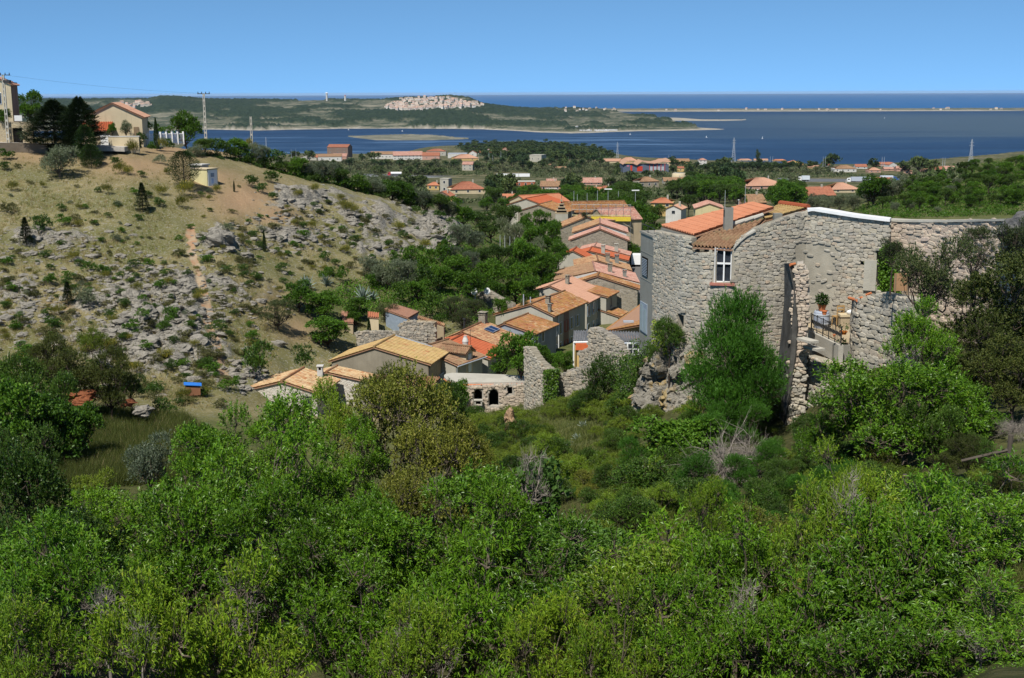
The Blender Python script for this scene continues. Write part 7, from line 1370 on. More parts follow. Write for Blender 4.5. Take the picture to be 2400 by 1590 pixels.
for k, u, v, r, d, lab in [
 ('dark', 60, 1170, 120, 46, 'very dark evergreen thicket at the left edge'), ('broad', 120, 1000, 85, 76, 'green leafy tree at the left end of the meadow'), ('dark', 30, 1300, 90, 34, 'dark evergreen at the left edge below the dark thicket'), ('dark', 210, 1290, 95, 31, 'dark bush left of the wide almond'), ('dark', 50, 1080, 80, 62, 'dark shrub above the left edge thicket'), ('dark', 300, 1420, 80, 24, 'dark bush between the lower left almonds'),
 ('rusty', 170, 885, 80, 92, 'olive brown thicket above the red earth bank, right of the edge'), ('rusty', 262, 890, 60, 91, 'olive brown thicket directly above the red earth bank'), ('dark', 40, 910, 75, 88, 'dark thicket at the left edge above the meadow'), ('rusty', 110, 840, 62, 100, 'dull bush on top of the thicket above the red bank'), ('dark', 120, 935, 66, 86, 'low dark bush before the red earth bank'), ('broad', 30, 990, 80, 74, 'green tree at the left edge level with the meadow'), ('mastic', 215, 800, 40, 108, 'light green bush on top of the thicket'), ('dark', 305, 905, 36, 94, 'dark bush at the right end of the thicket'), ('broad', 190, 1000, 50, 78, 'leafy bush at the left corner of the meadow'), ('olive', 350, 1085, 60, 46, 'silvery bush poking up from the meadow'), ('broad', 470, 1060, 55, 60, 'dark green bush at the right edge of the meadow'),
 ('dark', 1050, 950, 58, 72, 'round dark shrub left of the arches'), ('broad', 1075, 920, 28, 90, 'ivy green bush clinging to the left end of the arcade'), ('dark', 1420, 895, 62, 70, 'dark spreading shrub below the ruined wall'), ('dark', 1470, 950, 60, 62, 'dark shrub at the foot of the ivy column'), ('dark', 1540, 1150, 130, 40, 'large dark shrub in the middle of the slope below the cliff'), ('broad', 1590, 1040, 110, 46, 'broad dark green shrub under the rock cliff'), ('dark', 1640, 1170, 95, 36, 'dark shrub left of the bleached dead branches'), ('dark', 1480, 1210, 90, 33, 'dark shrub above the low fig'), ('mastic', 1390, 1250, 62, 31, 'spiky green shrub between figs and dark shrubs'), ('feather', 1660, 1010, 60, 47, 'feathery green shrub at the foot of the tall bush'),
 ('feather', 1735, 838, 108, 51.5, 'big feathery dark green bush against the rampart wall'), ('feather', 1702, 885, 108, 50.5, 'lower left lobe of feathery bush below the rampart wall'), ('feather', 1732, 935, 66, 50.0, 'lowest lobe of feathery bush beside the dark buttress'), ('feather', 1755, 990, 52, 49, 'skirt of the feathery bush above the dead branches'), ('feather', 1690, 985, 52, 49, 'left skirt of the feathery bush'), ('feather', 1765, 885, 72, 50.5, 'right lobe of the feathery bush next to the dark buttress'), ('dark', 1570, 790, 45, 57.5, 'shrub growing on the ledge under the blocked slit'), ('dark', 1542, 835, 32, 59, 'shrub below the foot of the concrete stair tower'),
 ('almond', 2110, 930, 195, 34, 'great sunlit almond tree in front of the garden wall'), ('almond', 1945, 990, 85, 35, 'almond crown right of the dark buttress foot'), ('almond', 2230, 960, 120, 35, 'almond crown at the right of the great almond'), ('almond', 2165, 805, 92, 37, 'upper crown of almond below the rusty panel'),
 ('holm', 2175, 640, 95, 46, 'dark open holm oak before the cream wall'), ('holm', 2092, 590, 34, 50, 'thin grey leaved shrub against the cream wall'), ('rusty', 2335, 720, 150, 42, 'tall olive brown oak at the right edge'), ('rusty', 2290, 850, 120, 39, 'shaded olive brown oak under the tall right edge oak'), ('rusty', 2385, 870, 110, 36, 'dark oak cut by the right edge above the path'), ('holm', 2285, 590, 48, 50, 'grey green oak top in front of the cream wall end'), ('holm', 2390, 560, 60, 48, 'oak top at the right edge beside the grey rock'),
 ('broad', 1220, 830, 50, 97, 'leafy street tree behind the leaning wall fragment'), ('broad', 1178, 850, 36, 100, 'leafy bush between dormer house and street tree'), ('broad', 1325, 850, 24, 99, 'bush at the street end behind the ruined walls'), ('broad', 1345, 838, 18, 104, 'smaller bush at the street end'), ('broad', 1300, 850, 24, 96, 'bush right of the leaning wall fragment'), ('broad', 1272, 838, 26, 96, 'small leafy bush right of the street tree'), ('dark', 2190, 1010, 70, 33, 'dark undergrowth right below the great almond'), ('dark', 2040, 1120, 70, 31, 'dark undergrowth round the almond trunk'), ('mastic', 2330, 1110, 55, 28, 'small green bush beside the path post')]:
    tree(k, u, v, r*1.15, d, 'bush', lab)
for u, v, r, lab in ((1700, 1080, 105, 'mass of bleached grey dead branches below the buttress'), (1640, 1130, 70, 'lower spray of bleached dead branches, left'), (1760, 1060, 70, 'dead branches at the very foot of the buttress'), (2380, 1000, 40, 'heap of dry branches at the right edge')): tree('dead', u, v, r, 40 if u < 2000 else 34, 'dead bush', lab, 'bleached dead bushes')
g8 = np.random.default_rng(8)
for i in range(190):                                                   # low cover of the slope under the ruin
    u = g8.uniform(1080, 1480); lo = np.interp(u, [1080, 1200, 1300, 1400, 1480], [985, 975, 960, 930, 930]); v = lo+g8.beta(1.1, 1.3)*190+8
    if 1280 < u < 1400 and 985 < v < 1085: continue
    shrub(['mastic', 'mastic', 'mastic', 'mastic', 'mastic', 'dark'][int(g8.integers(6))], u, v, g8.uniform(26, 52), 'low shrub on the slope', group='low shrubs on the slope below the ruin')
for i in range(60):
    u = g8.uniform(1170, 1560); v = g8.uniform(1080, 1270)
    shrub(['mastic', 'mastic', 'almondy', 'dark'][int(g8.integers(4))], u, v, g8.uniform(34, 58), 'fresh green bush', group='fresh green bushes above the figs')
for i in range(34):
    u = g8.uniform(1480, 1830); v = g8.uniform(930, 1110)
    shrub(['dark', 'mastic', 'feather', 'dark'][int(g8.integers(4))], u, v+20, g8.uniform(26, 50), 'low shrub under the cliff', group='low shrubs under the cliff')
for i in range(50):
    u = g8.uniform(0, 2400); v = g8.uniform(1100, 1560)
    if 1430 < u < 1660: continue
    shrub(['dark', 'mastic', 'tereb'][int(g8.integers(3))], u, v, g8.uniform(40, 80), 'undergrowth bush', group='undergrowth of the foreground thicket')
fl = []
for i in range(400):                                                  # more almonds closing the gaps of the thicket
    u = g8.uniform(-20, 2420); v = g8.uniform(1090, 1640); q = G(u, min(v, 1600), 10.0); d = math.hypot(q[0], q[1])
    if (1400 < u < 1680 and 1280 < v < 1530) or (u > 1180 and v < 1230) or (u < 560 and v < 1170) or (u > 1150 and v < 1330) or (480 < u < 820 and v < 1260) or len(fl) >= 26 or d < 12.5: continue
    if any((u-a)**2+((v-b)*1.5)**2 < 125**2 for a, b in fl): continue
    fl.append((u, v)); kd = (['almn', 'almyn', 'almn', 'tereb'] if d < 24 else ['almond', 'almond', 'almondy', 'dark'])[int(g8.integers(4))]; s = g8.uniform(.75, 1.15)*(.5 if kd == 'tereb' else 1) if d < 24 else g8.uniform(.62, .95)
    put(kd, q-[0, 0, .15], s, s*g8.uniform(.85, 1.1), 'almond tree' if kd[:3] == 'alm' else 'mixed bush', u, v-60, None, 'infill trees of the foreground thicket')
for i in range(70):
    u = g8.uniform(1400, 1980); v = g8.uniform(1110, 1330)
    if 1430 < u < 1660 and v > 1290: continue
    shrub(['dark', 'mastic', 'dark', 'feather'][int(g8.integers(4))], u, v, g8.uniform(34, 66), 'dark undergrowth bush', group='undergrowth between cliff and almonds')
for i in range(60):
    u = g8.uniform(1840, 2400); v = g8.uniform(1010, 1200)
    if u > 2330 and v < 1110: continue
    shrub(['dark', 'rusty', 'dark', 'mastic'][int(g8.integers(4))], u, v, g8.uniform(30, 60), 'dark undergrowth bush', group='undergrowth below the great almond')
for u, v, r, d, lab in ((250, 1450, 75, 20, 'grey bare twiggy tree in the lower left corner'), (330, 1510, 50, 17, 'small leafless bush beside the pale bottom left almond'), (960, 1530, 80, 17, 'bare grey branches at the bottom left of centre'), (1040, 1540, 60, 17.5, 'pale leafless twigs under the bottom centre almond'), (1245, 1130, 60, 35, 'bare pale stems sticking out of the fig'), (1000, 1190, 60, 36, 'dead twigs inside the lower terebinth'), (1990, 1190, 60, 17, 'bare pale shoot rising between two young almonds'), (1750, 1440, 60, 15, 'leafless twigs below the almond mound'), (560, 1430, 60, 26, 'dark bare branches in the gap left of the black trunks'), (2300, 1520, 60, 13, 'bare branches in the lower right corner')):
    tree('snag', u, v, r, d, 'bare tree', lab, 'leafless trees in the thicket')
for u, v, r in ((1325, 1050, 17), (1352, 1028, 13), (1296, 1062, 12), (1366, 1000, 14), (1340, 1040, 9)): shrub('agave', u, v, r, 'blue agave', group='agaves on the slope below the ruin', tall=1.2)
# ---------------------------------------------------------------- the dry hillside
DS = dict(o='silver grey shrub', d='round dark shrub', b='yellow green broom', g='fresh green shrub', f='dark little fir', s='dry brownish shrub', c='slim cypress', a='blue agave clump')
KD = dict(o='osh', d='dsh', b='broom', g='gsh', f='fir', s='garr', a='agave')
HS = '''140,408,52,O 213,402,26,F 242,352,14,a 290,352,14,a 272,389,18,d 283,408,20,b 300,411,15,b 375,384,18,o 332,416,13,d 390,409,10,b 70,432,12,s 315,456,14,g 380,459,18,b 437,464,26,b 335,497,24,f 372,484,18,d 425,490,20,b 145,496,15,d 230,452,12,d 250,456,16,b 200,490,11,g 225,501,10,s 272,483,9,d 254,511,11,d 218,526,14,s 286,546,12,g 275,566,15,o 143,579,14,g 420,566,13,g 62,573,22,f 172,517,20,s 100,545,34,d 150,530,24,g 20,500,30,s 612,452,20,d 590,440,24,d 508,452,14,b 545,500,14,s 20,622,18,g 88,617,7,d 252,642,14,g 268,634,13,s 335,612,12,s 425,601,10,d 120,668,24,g 160,716,20,f 205,714,36,o 375,677,20,g 440,648,14,d 545,678,16,s 660,638,19,d 650,590,10,g 335,707,15,g 400,702,11,d 402,748,26,g 388,772,18,d 515,778,24,d 120,795,30,s 60,760,26,s 290,798,16,d 370,850,20,s 475,886,25,s 330,932,22,d 385,975,36,d 525,915,22,g 440,905,12,g 712,502,14,s 748,502,12,d 736,521,10,s 805,548,16,s 850,522,20,s 880,548,20,s 865,515,12,d 690,530,11,b 711,536,14,d 760,562,12,d 812,597,15,b 975,502,16,d 992,507,12,d 932,482,12,s 845,505,10,b 905,512,14,s 700,465,14,b 738,452,16,b 690,448,10,s 770,478,14,s 800,470,12,b 830,500,14,b 915,570,14,s 945,560,16,d 965,585,14,s 760,610,18,g 700,600,9,d 600,620,12,s 540,560,13,s 575,700,14,s 630,660,10,s 480,600,9,s 470,555,10,s 350,560,10,s 310,640,12,s 230,600,10,s 180,650,12,s 30,680,18,s 80,690,14,s 250,690,12,s 290,720,14,s 350,640,10,d 400,640,10,s 230,740,12,s 150,750,18,s 450,770,14,d 430,800,16,s 300,860,20,s 260,830,14,s 420,860,14,g 500,840,12,s 550,800,14,s 580,760,12,s 620,740,14,s 505,700,12,s 455,690,9,d 520,640,9,s 490,470,10,b 560,440,8,s 640,470,16,d 660,500,10,s 30,450,16,b 100,440,10,b 180,440,10,s 10,400,18,d 15,375,22,g 40,395,14,s 640,430,26,d'''
for w in HS.split():
    u, v, r, k = w.split(','); u, v, r = float(u), float(v), float(r)
    if k == 'O': shrub('olive', u, v+8, r, 'silver olive', 'big silvery olive bush alone on the slope under the road'); continue
    if k == 'F': tree('bconif', u, v-32, r, 170, 'bushy conifer', 'dark bushy conifer right of the big silvery olive bush'); continue
    kd = KD[k]; shrub(kd, u, v, r, DS[k], group='shrubs of the dry hillside' if k not in 'fa' else None, tall=1.0 if k != 's' else .8)
for i in range(260):
    u = g8.uniform(0, 1060); v = g8.uniform(max(400, 380+(u-300)*.16 if u > 300 else 380)+40, 900 if u < 560 else 690)
    k = 'ssdsgob'[int(g8.integers(7))]; shrub(KD[k], u, v, g8.lognormal(2.15, .35), DS[k], group='shrubs of the dry hillside', tall=.85)
for i in range(250):
    u = g8.uniform(0, 600) if i < 190 else g8.uniform(560, 1060); v = g8.uniform(600, 960) if i < 190 else g8.uniform(460, 690)
    if u > 520 and v > 900: continue
    k = 'dsgsdsb'[int(g8.integers(7))]; shrub(KD[k], u, v, g8.uniform(10, 22)*(1.25 if v > 760 else 1), DS[k], group='shrubs of the dry hillside', tall=.85)
for u, v, h, lab in ((620, 591, 52, 'slim dark cypress standing alone on the open hillside'), (549, 450, 27, 'tiny cypress near the top of the bare earth patch'), (866, 808, 66, 'dark cypress beside the garden retaining wall'), (1083, 690, 64, 'slender cypress deep among the village edge trees'), (1037, 700, 40, 'short cypress left of the slender village edge cypress')):
    p = G(u, v, 60.0) if v < 600 else P(u, v, 128 if u < 900 else 150); d = math.hypot(p[0], p[1]); H = h*d/FPX; put('cypress', p-[0, 0, .1], H/5.25*(.95 if u == 620 else 1.1), H/5.25, 'cypress', u, v, lab)
p = P(432, 430, 163); put('bconif', p, 1.35, .95, 'conifer', 432, 420, 'wind bent bushy conifer beside the yellow kiosk')
p = P(130, 341, 177); p[2] = gz(p[0], p[1])-.2; put('cedar', p, 1.3, .9, 'cedar', 130, 300, 'big dark layered cedar beside the salmon house', rz=.6)
p = P(190, 341, 175); p[2] = gz(p[0], p[1])-.2; put('cedar', p, 1.0, .98, 'cedar', 190, 290, 'second dark cedar with pointed top, right of the big one', rz=2.2)
for k, u, v, r, d, lab in [('bconif', 200, 340, 24, 172, 'dark conifer at the right foot of the cedars'), ('broad', 70, 250, 34, 205, 'leafy tree behind the cedars at the skyline'), ('broad', 435, 300, 42, 205, 'tall leafy tree right of the picket fence'), ('broad', 8, 275, 20, 182, 'leafy tree in front of the salmon house'), ('osh', 57, 322, 14, 178, 'dark grey bush before the arched gateway'), ('olive', 296, 300, 18, 184, 'olive tree in front of the bungalow wall'), ('broad', 262, 302, 13, 181, 'small clipped tree by the bungalow door'), ('gsh', 345, 302, 16, 196, 'green hedge bush behind the picket fence'), ('gsh', 375, 306, 16, 198, 'second hedge bush behind the picket fence'), ('gsh', 400, 308, 14, 199, 'third hedge bush behind the picket fence'), ('dsh', 332, 325, 16, 180, 'dark rounded bush right of the bungalow'), ('cypress', 366, 318, 6, 184, 'tiny clipped cypress before the picket fence'), ('broom', 310, 348, 20, 177, 'yellow green broom below the bungalow wall'), ('rusty', 325, 340, 12, 178, 'pinkish oleander at the bungalow corner'), ('gsh', 355, 345, 14, 180, 'low green shrub below the picket fence'), ('dsh', 395, 340, 16, 186, 'dark shrub below the picket fence, right'), ('broom', 380, 343, 14, 182, 'broom below the picket fence'), ('broom', 583, 340, 13, 205, 'golden flowering broom at the foot of the slim pole'), ('broom', 596, 348, 11, 204, 'second golden broom at the foot of the slim pole')]:
    tree(k, u, v, r, d, 'crest plant', lab)
CB = '''480,345,30 510,352,32 455,362,30 495,378,34 535,362,30 560,352,30 545,395,36 575,380,38 610,362,32 600,398,36 640,380,34 635,410,30 660,396,28 520,400,30 575,415,30 600,432,24 700,395,30 735,400,30 765,405,30 690,425,36 725,425,36 760,428,36 795,420,34 800,440,34 830,435,36 845,452,36 880,440,34 885,462,34 920,452,36 910,430,30 950,458,34 985,468,34 1000,482,32 1030,478,32 1050,496,30 960,480,26 860,470,24 780,448,20 650,425,30 1060,470,30 940,436,26 995,455,26'''
for w in CB.split():
    u, v, r = map(float, w.split(',')); d = float(np.interp(u, [450, 560, 700, 850, 1000, 1070], [192, 198, 198, 203, 208, 212])); k = ['broad', 'dark', 'broad', 'olive', 'dark', 'broad', 'pine'][int(g8.integers(7))]
    if k == 'dark': k = 'dsh'
    p = P(u, v, d-8); s = r*d/FPX/PR[k][0].R; put(k, (p[0], p[1], min(p[2]-s*PR[k][0].hc*.9, gz(p[0], p[1])+.3)), s, s*1.05, 'crest tree', u, v, None, 'trees and bushes along the hill crest')
ML = '''650,735,56,h 700,690,50,b 755,715,50,b 770,775,62,B 605,850,52,d 715,840,34,d 550,900,20,g 905,725,38,h 835,720,34,b 830,745,24,b 720,660,22,a 765,655,18,a 850,686,24,a 872,690,18,a 900,640,44,o 950,640,50,o 870,625,36,o 1000,660,40,d 1030,650,44,b 1070,630,46,b 1120,600,48,p 1170,590,50,p 1225,605,48,b 1270,635,44,b 1210,665,46,b 1150,640,48,b 1100,665,44,b 1060,720,42,h 1010,720,36,d 1110,715,40,h 1085,745,36,h 1240,680,34,b 1285,560,36,b 1250,560,38,b 1200,550,42,o 1150,535,44,p 1185,505,46,p 1125,510,44,p 1085,505,34,b 1075,550,36,o 1110,560,34,o 1310,590,28,b 1040,590,28,g 1000,615,34,g 960,600,26,g 940,690,34,d 980,680,36,b 1160,685,38,b 1195,640,36,d 1255,590,34,o 1290,620,28,b 1300,540,24,b 1270,520,28,b 1230,530,30,b 1105,610,30,o 1060,590,26,o 870,660,20,g 800,645,22,g 760,645,20,g 1025,760,26,d 985,765,20,g 1235,720,26,h 1175,720,24,b 1480,545,44,b 1515,530,40,b 1475,590,36,b 1490,505,36,b 1460,490,30,b 1530,500,34,p 1440,520,26,b 1370,505,10,h'''
KM = dict(h='holm', b='broad', B='broad', d='dsh', o='olive', p='pine', g='gsh', a='agave'); DM = dict(h='dark grey oak', b='leafy green tree', B='spreading green tree with visible trunk', d='dark evergreen bush', o='pale olive tree', p='dark pine', g='low green bush', a='blue agave clump')
for w in ML.split():
    u, v, r, k = w.split(','); u, v, r = float(u), float(v), float(r); kd = KM[k]
    if u > 1430: d = float(np.interp(v, [490, 600], [300, 235]))
    else: d = float(np.interp(v, [500, 560, 620, 700, 760, 850], [235, 205, 178, 150, 136, 112]))
    b_ = G(u, min(v+r*.85, v+40), 60.0); d = min(d, math.hypot(b_[0], b_[1])); p = P(u, v, d); s = r*d/FPX/PR[kd][0].R; gg = gz(p[0], p[1]); h = p[2]-gg; hc = PR[kd][0].hc; sz = float(np.clip(h/hc, .8*s, 1.5*s)); put(kd, (p[0], p[1], p[2]-sz*hc), s, sz, DM[k], u, v, None, 'trees between hillside and village')
# ---------------------------------------------------------------- trees of the plain
def inside(pl, u, v):
    r = False; j = len(pl)-1
    for i in range(len(pl)):
        if (pl[i][1] > v) != (pl[j][1] > v) and u < (pl[j][0]-pl[i][0])*(v-pl[i][1])/(pl[j][1]-pl[i][1])+pl[i][0]: r = not r
        j = i
    return r
BX = [(767,816,340,369),(746,809,362,378),(703,744,363,376),(868,1045,350,376),(1050,1122,361,377),(1083,1108,380,400),(1240,1270,364,380),(1416,1494,370,384),(1457,1569,378,402),(1497,1558,416,440),(1574,1608,405,421),(1362,1411,418,434),(1371,1436,437,453),(1266,1314,420,455),(1210,1254,427,438),(1001,1138,420,468),(1178,1209,456,467),(1746,1848,420,445),(1752,1798,458,482),(1630,1694,478,512),(1526,1596,466,508),(1890,2016,431,466),(1957,2006,389,404),(2006,2137,382,408),(2164,2240,391,407),(1638,1656,372,387),(1587,1603,391,403),(905,1240,411,417),(1870,2110,416,432),(1240,1460,416,420),(1157,1238,404,419),(905,942,402,413)]
def fill(poly, n, kinds, size, desc, group, seed, sep=6.0, tallr=(.9, 1.25)):
    g = np.random.default_rng(seed); pl = poly; us = [p[0] for p in pl]; vs_ = [p[1] for p in pl]; done = []; k = 0; t = 0
    while k < n and t < n*40:
        t += 1; u, v = g.uniform(min(us), max(us)), g.uniform(min(vs_), max(vs_))
        if not inside(pl, u, v): continue
        p = G(u, v, 205.0); d = math.hypot(p[0], p[1]); kd = kinds[int(g.integers(len(kinds)))]; s = g.uniform(*size); hp = s*PR[kd][0].hc*1.6*FPX/d; wp_ = s*PR[kd][0].R*FPX/d
        if any(a-wp_*.6 < u < b+wp_*.6 and c+2 < v < e+hp*.8 for a, b, c, e in BX): continue
        if any((u-a)**2+((v-b)*2.2)**2 < (sep+wp_*.3)**2 for a, b in done): continue
        done.append((u, v)); put(kd, p-[0, 0, .1], s, s*g.uniform(*tallr), desc, u, v, None, group); k += 1
    return k
fill([(1060, 470), (1240, 462), (1440, 470), (1440, 505), (1300, 500), (1130, 500)], 44, ['pine', 'broad', 'pine', 'broad'], (.9, 1.5), 'tree', 'trees behind the old street', 1)
fill([(1440, 455), (1560, 440), (1640, 450), (1640, 505), (1600, 530), (1450, 530)], 40, ['pine', 'broad', 'pine', 'pine'], (1.1, 1.8), 'tall tree', 'tall trees left of the tower roof', 2)
fill([(1600, 440), (1760, 450), (1900, 468), (1900, 500), (1640, 480)], 44, ['broad', 'pine', 'broad'], (1.1, 1.7), 'tree', 'trees right of the cream gable', 3)
fill([(1900, 465), (2060, 450), (2100, 470), (2010, 495), (1900, 500)], 34, ['broad', 'olive', 'broad', 'pine'], (.9, 1.5), 'tree', 'trees below the scarlet roof', 4)
fill([(2010, 470), (2080, 440), (2180, 415), (2280, 392), (2400, 382), (2400, 480), (2300, 490), (2150, 505), (2080, 500)], 110, ['pine', 'pine', 'broad', 'pine', 'dsh', 'olive', 'broad'], (.32, .62), 'tree', 'pines and shrubs of the right hill', 5, 7)
fill([(990, 440), (1240, 440), (1440, 436), (1440, 470), (1240, 468), (1040, 474)], 70, ['farp', 'far', 'farp', 'pine'], (.7, 1.1), 'dark tree', 'dark trees of the middle plain', 6)
fill([(1440, 400), (1660, 400), (1740, 420), (1740, 452), (1560, 445), (1440, 440)], 60, ['far', 'far', 'farp', 'faro'], (.8, 1.2), 'tree', 'trees round the farmhouse', 7)
fill([(1850, 430), (2100, 432), (2100, 452), (2020, 450), (1850, 458)], 36, ['far', 'faro', 'far'], (.7, 1.1), 'tree', 'trees behind the scarlet roof', 8)
fill([(740, 384), (900, 382), (1100, 380), (1440, 385), (1440, 410), (1100, 404), (900, 400), (790, 404)], 130, ['faro', 'faro', 'far', 'faro', 'farp'], (.8, 1.25), 'olive grove tree', 'trees of the olive groves by the motorway', 9)
fill([(1660, 388), (1900, 390), (2200, 398), (2200, 424), (1900, 412), (1660, 400)], 80, ['faro', 'far', 'faro'], (.7, 1.1), 'scrub tree', 'trees on the right plain', 10)
fill([(1068, 345), (1110, 338), (1250, 335), (1380, 343), (1440, 360), (1440, 378), (1200, 372), (1120, 368)], 260, ['farp', 'far', 'far'], (1.0, 1.5), 'headland pine', 'pines of the wooded headland', 11, 3, (.6, .85))
for i, (u, v, r) in enumerate(((870, 372, 11), (885, 370, 9), (1950, 392, 19), (2047, 396, 14), (2120, 404, 16), (2155, 406, 22), (2182, 404, 18), (1776, 378, 9), (1702, 390, 14), (690, 372, 12), (725, 374, 14), (1575, 382, 10))):
    lab = ['dark round tree just left of the winery', 'second round tree against the winery end', 'big round dark tree on the lagoon shore', 'round tree right of the salmon bungalow', 'tree behind the rose cottages', 'largest of the dark trees before the pink terrace', 'dark tree left of the pink terrace', 'tall slim poplar at the shore above the pine row', 'umbrella shaped pine at the pine row start', 'bush left of the grey barn', 'trees behind the grey barn', 'tree behind the pink fronted house'][i]
    p = P(u, v, float(np.interp(v, [370, 410], [1420, 1050]))); p = G(u, v+4, 205.0); d = math.hypot(p[0], p[1]); s = r*d/FPX/4.0; put('far', p-[0, 0, .5], s*(.6 if i == 7 else 1), s*(1.7 if i == 7 else 1), 'tree', u, v, lab)
for i in range(44): u = 1648+i*4.9+g8.normal(0, 1.2); p = G(u, float(np.interp(u, [1648, 1860], [404.5, 401.5]))+g8.normal(0, .3), 205.0); put('farp', p, .85, g8.uniform(.85, 1.1), 'pine', u, 395, 'dark slim pine in the long windbreak row across the plain', 'pines of the long windbreak row')
fill([(900, 412), (1100, 418), (1440, 422), (1440, 440), (1100, 440), (950, 436)], 70, ['far', 'faro', 'farp'], (.7, 1.1), 'tree', 'trees below the motorway', 12)
fill([(870, 404), (1010, 410), (1180, 424), (1180, 446), (1000, 446), (900, 430)], 80, ['faro', 'far', 'far'], (.7, 1.15), 'tree', 'trees behind the hill crest', 15, 4)
fill([(1440, 384), (1640, 392), (1640, 408), (1440, 404)], 40, ['far', 'faro', 'far'], (.7, 1.1), 'tree', 'trees round the fire station', 13)
# scrub nobody could count
def scrub(name, label, poly, n, lm, ll, lw, size, seed, m=10, exclude=True, dmin=205.0, z0=0.0):
    g = np.random.default_rng(seed); us = [p[0] for p in poly]; vs_ = [p[1] for p in poly]; U = g.uniform(min(us), max(us), n*3); V = g.uniform(min(vs_), max(vs_), n*3); k = np.array([inside(poly, a, b) and not (exclude and any(x-2 < a < y+2 and c+1 < b < e+5 for x, y, c, e in BX)) for a, b in zip(U, V)]); U, V = U[k][:n], V[k][:n]
    p = G(U, V, dmin); s = g.uniform(*size, len(p)); o = rdir(g, len(p)*m).reshape(-1, m, 3); o[..., 2] = np.abs(o[..., 2]); pos = p[:, None]+o*(s[:, None, None]*np.array([1, 1, .8]))*g.uniform(.35, 1, (len(p), m, 1)); o_ = leaves((pos+[0, 0, z0]).reshape(-1, 3), (o+g.normal(0, .4, o.shape)).reshape(-1, 3), ll, lw, g).build(name, LM[lm]); return tag(o_, label, 'scrub', None, 'stuff')
PLN = [(700, 372), (1100, 372), (1440, 382), (1700, 386), (2250, 400), (2250, 430), (1900, 470), (1440, 470), (1040, 478), (900, 440), (800, 405)]
scrub('plain_scrub', 'olive green scrub spread over the plain between houses and motorway', PLN, 9500, 'faro', 1.0, .6, (.8, 2.2), 31)
scrub('plain_thicket', 'dark green thickets dotted over the plain', PLN, 5200, 'far', 1.2, .8, (1.0, 2.6), 32)
scrub('hill_scrub', 'low green scrub covering the right hill', [(2000, 495), (2100, 440), (2280, 385), (2400, 375), (2400, 505), (2050, 515)], 2600, 'broad', .30, .16, (.4, .9), 33, 16)
scrub('village_edge_scrub', 'green undergrowth between hillside and village', [(880, 640), (1000, 570), (1090, 500), (1300, 500), (1330, 620), (1240, 720), (1100, 760), (960, 740), (820, 740), (740, 700)], 3000, 'broad', .24, .13, (.4, 1.0), 34, 16, True, 105.0)
scrub('headland_wood', 'dense dark pine wood covering the headland by the lagoon', [(1068, 347), (1110, 339), (1250, 336), (1380, 343), (1440, 360), (1440, 376), (1200, 372), (1110, 366)], 2600, 'farp', 2.2, 1.5, (2.0, 4.5), 35, 10)
# grass
def blades(p, g, h, w, bend=.4):
    n = len(p); a = g.uniform(0, 6.28, n); H = h*g.uniform(.5, 1.3, n); s = np.stack([np.cos(a), np.sin(a), np.zeros(n)], 1); ln = np.stack([g.normal(0, bend, n), g.normal(0, bend, n), np.ones(n)], 1)*H[:, None]
    V = np.stack([p-s*w*.5, p+s*w*.5, p+ln], 1).reshape(-1, 3); return MB().add(V, (np.arange(n)[:, None]*3+np.array([[0, 1, 2]])))
GR = dict(dry=leaf_mat('dry_grass', (.20, .165, .075), (.34, .28, .15), (.42, .37, .22), .2, .8, .1), mead=leaf_mat('meadow_grass', (.075, .115, .025), (.16, .18, .05), (.25, .23, .09), .25, .8, .1))
def grass(name, label, poly, n, mat, h, w, tuft, seed, dmin=20.0, bend=.4, clear=None):
    g = np.random.default_rng(seed); us = [p[0] for p in poly]; vs_ = [p[1] for p in poly]; U = g.uniform(min(us), max(us), n*2); V = g.uniform(min(vs_), max(vs_), n*2); k = np.array([inside(poly, a, b) for a, b in zip(U, V)]); p = G(U[k][:n], V[k][:n], dmin)
    if clear is not None: p = p[clear(p, g)]
    q = np.repeat(p, tuft, 0); q[:, :2] += g.normal(0, .10*h/.35, (len(q), 2)); q[:, 2] = zgrid(q[:, 0], q[:, 1])-.02; return tag(blades(q, g, h, w, bend).build(name, GR[mat]), label, 'grass', None, 'stuff')
def notsoil(p, g):
    t = (np.arctan2(p[:, 0], p[:, 1])-AZ[0])/(AZ[1]-AZ[0]); l = (np.log(np.hypot(p[:, 0], p[:, 1]))-LR[0])/(LR[1]-LR[0]); i = np.clip(np.round(t).astype(int), 0, NT-1); j = np.clip(np.round(l).astype(int), 0, NR-1); return (SOIL[i, j]+ROCKM[i, j]*.7+PATH[i, j] < g.uniform(.15, .8, len(p))) & (fbm(p[:, 0]/3, p[:, 1]/3, 77) > g.uniform(.3, .6, len(p)))
HP = [(0, 350), (200, 360), (450, 400), (600, 430), (760, 470), (1000, 500), (1085, 560), (1000, 620), (900, 660), (700, 680), (640, 860), (500, 960), (0, 960)]
grass('hillside_grass', 'dry straw coloured grass tufts all over the rocky hillside', HP, 9000, 'dry', .34, .035, 8, 41, 95.0, .45, notsoil)
grass('hillside_green_grass', 'olive green grass tufts scattered on the hillside', HP, 5000, 'mead', .34, .04, 8, 42, 95.0, .45, notsoil)
grass('meadow_grass', 'tall wind combed grass of the small meadow', [(100, 1000), (250, 960), (440, 980), (500, 1040), (450, 1130), (120, 1150)], 9500, 'mead', .75, .03, 7, 43, 40.0, .35)
grass('meadow_straw', 'straw stalks mixed into the small meadow', [(150, 1010), (300, 975), (470, 1000), (460, 1100), (150, 1120)], 350, 'dry', .8, .022, 6, 44, 40.0, .35)
